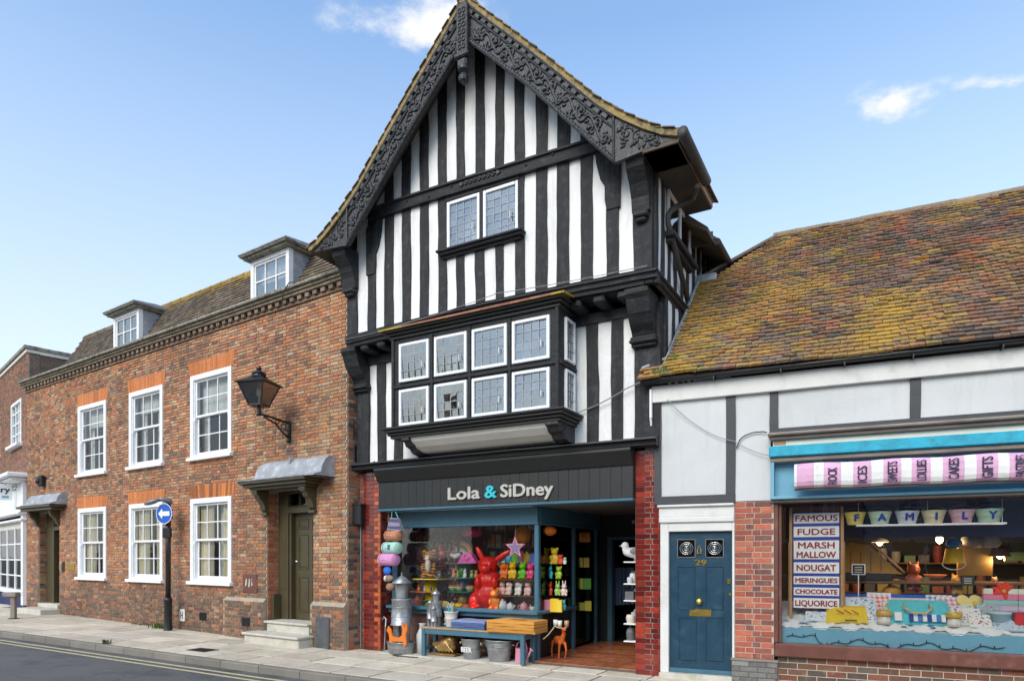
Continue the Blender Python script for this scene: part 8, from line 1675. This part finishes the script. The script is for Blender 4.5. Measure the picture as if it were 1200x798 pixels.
# weeds along the wall foot and kerb
def weed(px, py, n, h, lab, sp=.12):
    Y = HC*FPX/(py-HY); X = (px-CX)/FPX*Y; r = random.Random(px); m = MB()
    for k in range(n):
        a, b = r.gauss(0, sp), r.gauss(0, sp*.35); t = r.uniform(0, 6.3); l = r.uniform(.4, 1)*h; w = r.uniform(.006, .014); c = Vector((a, b, 0)); e = c+Vector((math.cos(t)*l*.6, math.sin(t)*l*.6, l)); sd = Vector((-math.sin(t), math.cos(t), 0))*w; mid = c.lerp(e, .55)+Vector((0, 0, l*.15)); m.poly([c-sd*.5, c+sd*.5, mid+sd, mid-sd]); m.poly([mid-sd, mid+sd, e])
    o = m.build('weed_tuft', 'moss'); o.location = (X, Y, gz(X)); o.rotation_euler = (0, 0, -FB.a); tag(o, lab, 'weeds', kind='stuff')
weed(189, 738.5, 130, .13, 'green weeds at the wall foot behind the sign post', .18); weed(168, 735, 70, .07, 'low weeds along the wall foot beside the sign post', .22); weed(123, 757, 60, .10, 'tuft of grass growing from the kerb joint', .07); weed(384, 758, 30, .06, 'small weeds at the foot of the corner guard', .1)
# ================================================================== houses over the road, seen only in the window reflections
q = random.Random(71)
for k, (u0, u1, ht, c) in enumerate(((-13.0, -4.2, 5.4, (.30, .15, .10)), (-4.1, 3.5, 5.8, (.52, .48, .42)), (3.6, 11.5, 5.2, (.33, .17, .11)), (11.6, 20, 5.6, (.5, .46, .42)))):
    w = FM.w((u0+u1)/2, -23.0, 0); s = thing('terrace_house', ('red brick house facing the timber-framed house across the road', 'tall cream rendered house across the road', 'low brown brick house across the road', 'pale rendered house across the road past the brown one')[k], 'building', None, (w.x, w.y, -.15), -FM.a+math.pi); hw = (u1-u0)/2
    op = [(x-.5, x+.5, z, z+1.5) for x in (-hw*.6, 0, hw*.6) for z in (3.4,)]+[(-hw*.75, -.6, .9, 2.6), (.6, hw*.75, .9, 2.6)]
    wall(op, -hw, hw, 0, ht, 0, .3).build('wall', 'paint_obj', s, color=c) ; MB().box(-hw, hw, 1.2, 1.25, 0, ht).build('room_wall', 'interior_dark', s)
    m = MB(); m.prism([(-.3, ht), (3.2, ht+2.2), (6.5, ht), (6.5, ht-.1), (-.3, ht-.1)], -hw, hw, 'x'); m.build('roof', 'soffit', s)
    for o_ in op: f = MB(); a, b, z0, z1 = o_; f.box(a, a+.08, .05, .12, z0, z1); f.box(b-.08, b, .05, .12, z0, z1); f.box(a+.08, b-.08, .05, .12, z1-.08, z1); f.box(a+.08, b-.08, .05, .12, z0, z0+.08); f.box((a+b)/2-.03, (a+b)/2+.03, .05, .12, z0+.08, z1-.08); o = f.build('window', 'white_paint', s); MB().box(a+.08, b-.08, .08, .085, z0+.08, z1-.08).build('pane', 'pane', o)
import OpenImageIO as oiio, sys
b=oiio.ImageBuf('/workdir/render_main.png'); 
def p(x,y,r=3):
    import numpy as np
    a=b.get_pixels(oiio.FLOAT)[y-r:y+r+1,x-r:x+r+1,:3].reshape(-1,3).mean(0)*255; return a.round().astype(int).tolist()
for n,x,y in [('sky TL',60,30),('sky L mid',60,180),('sky L low',40,330),('sky TR',960,30),('sky R low',850,190),('plaster',487,90),('plaster2',560,230),('render',690,450),('pave',300,660),('road',60,672),('timber',478,140),('cloud',400,20)]: print(n,p(x,y,2))
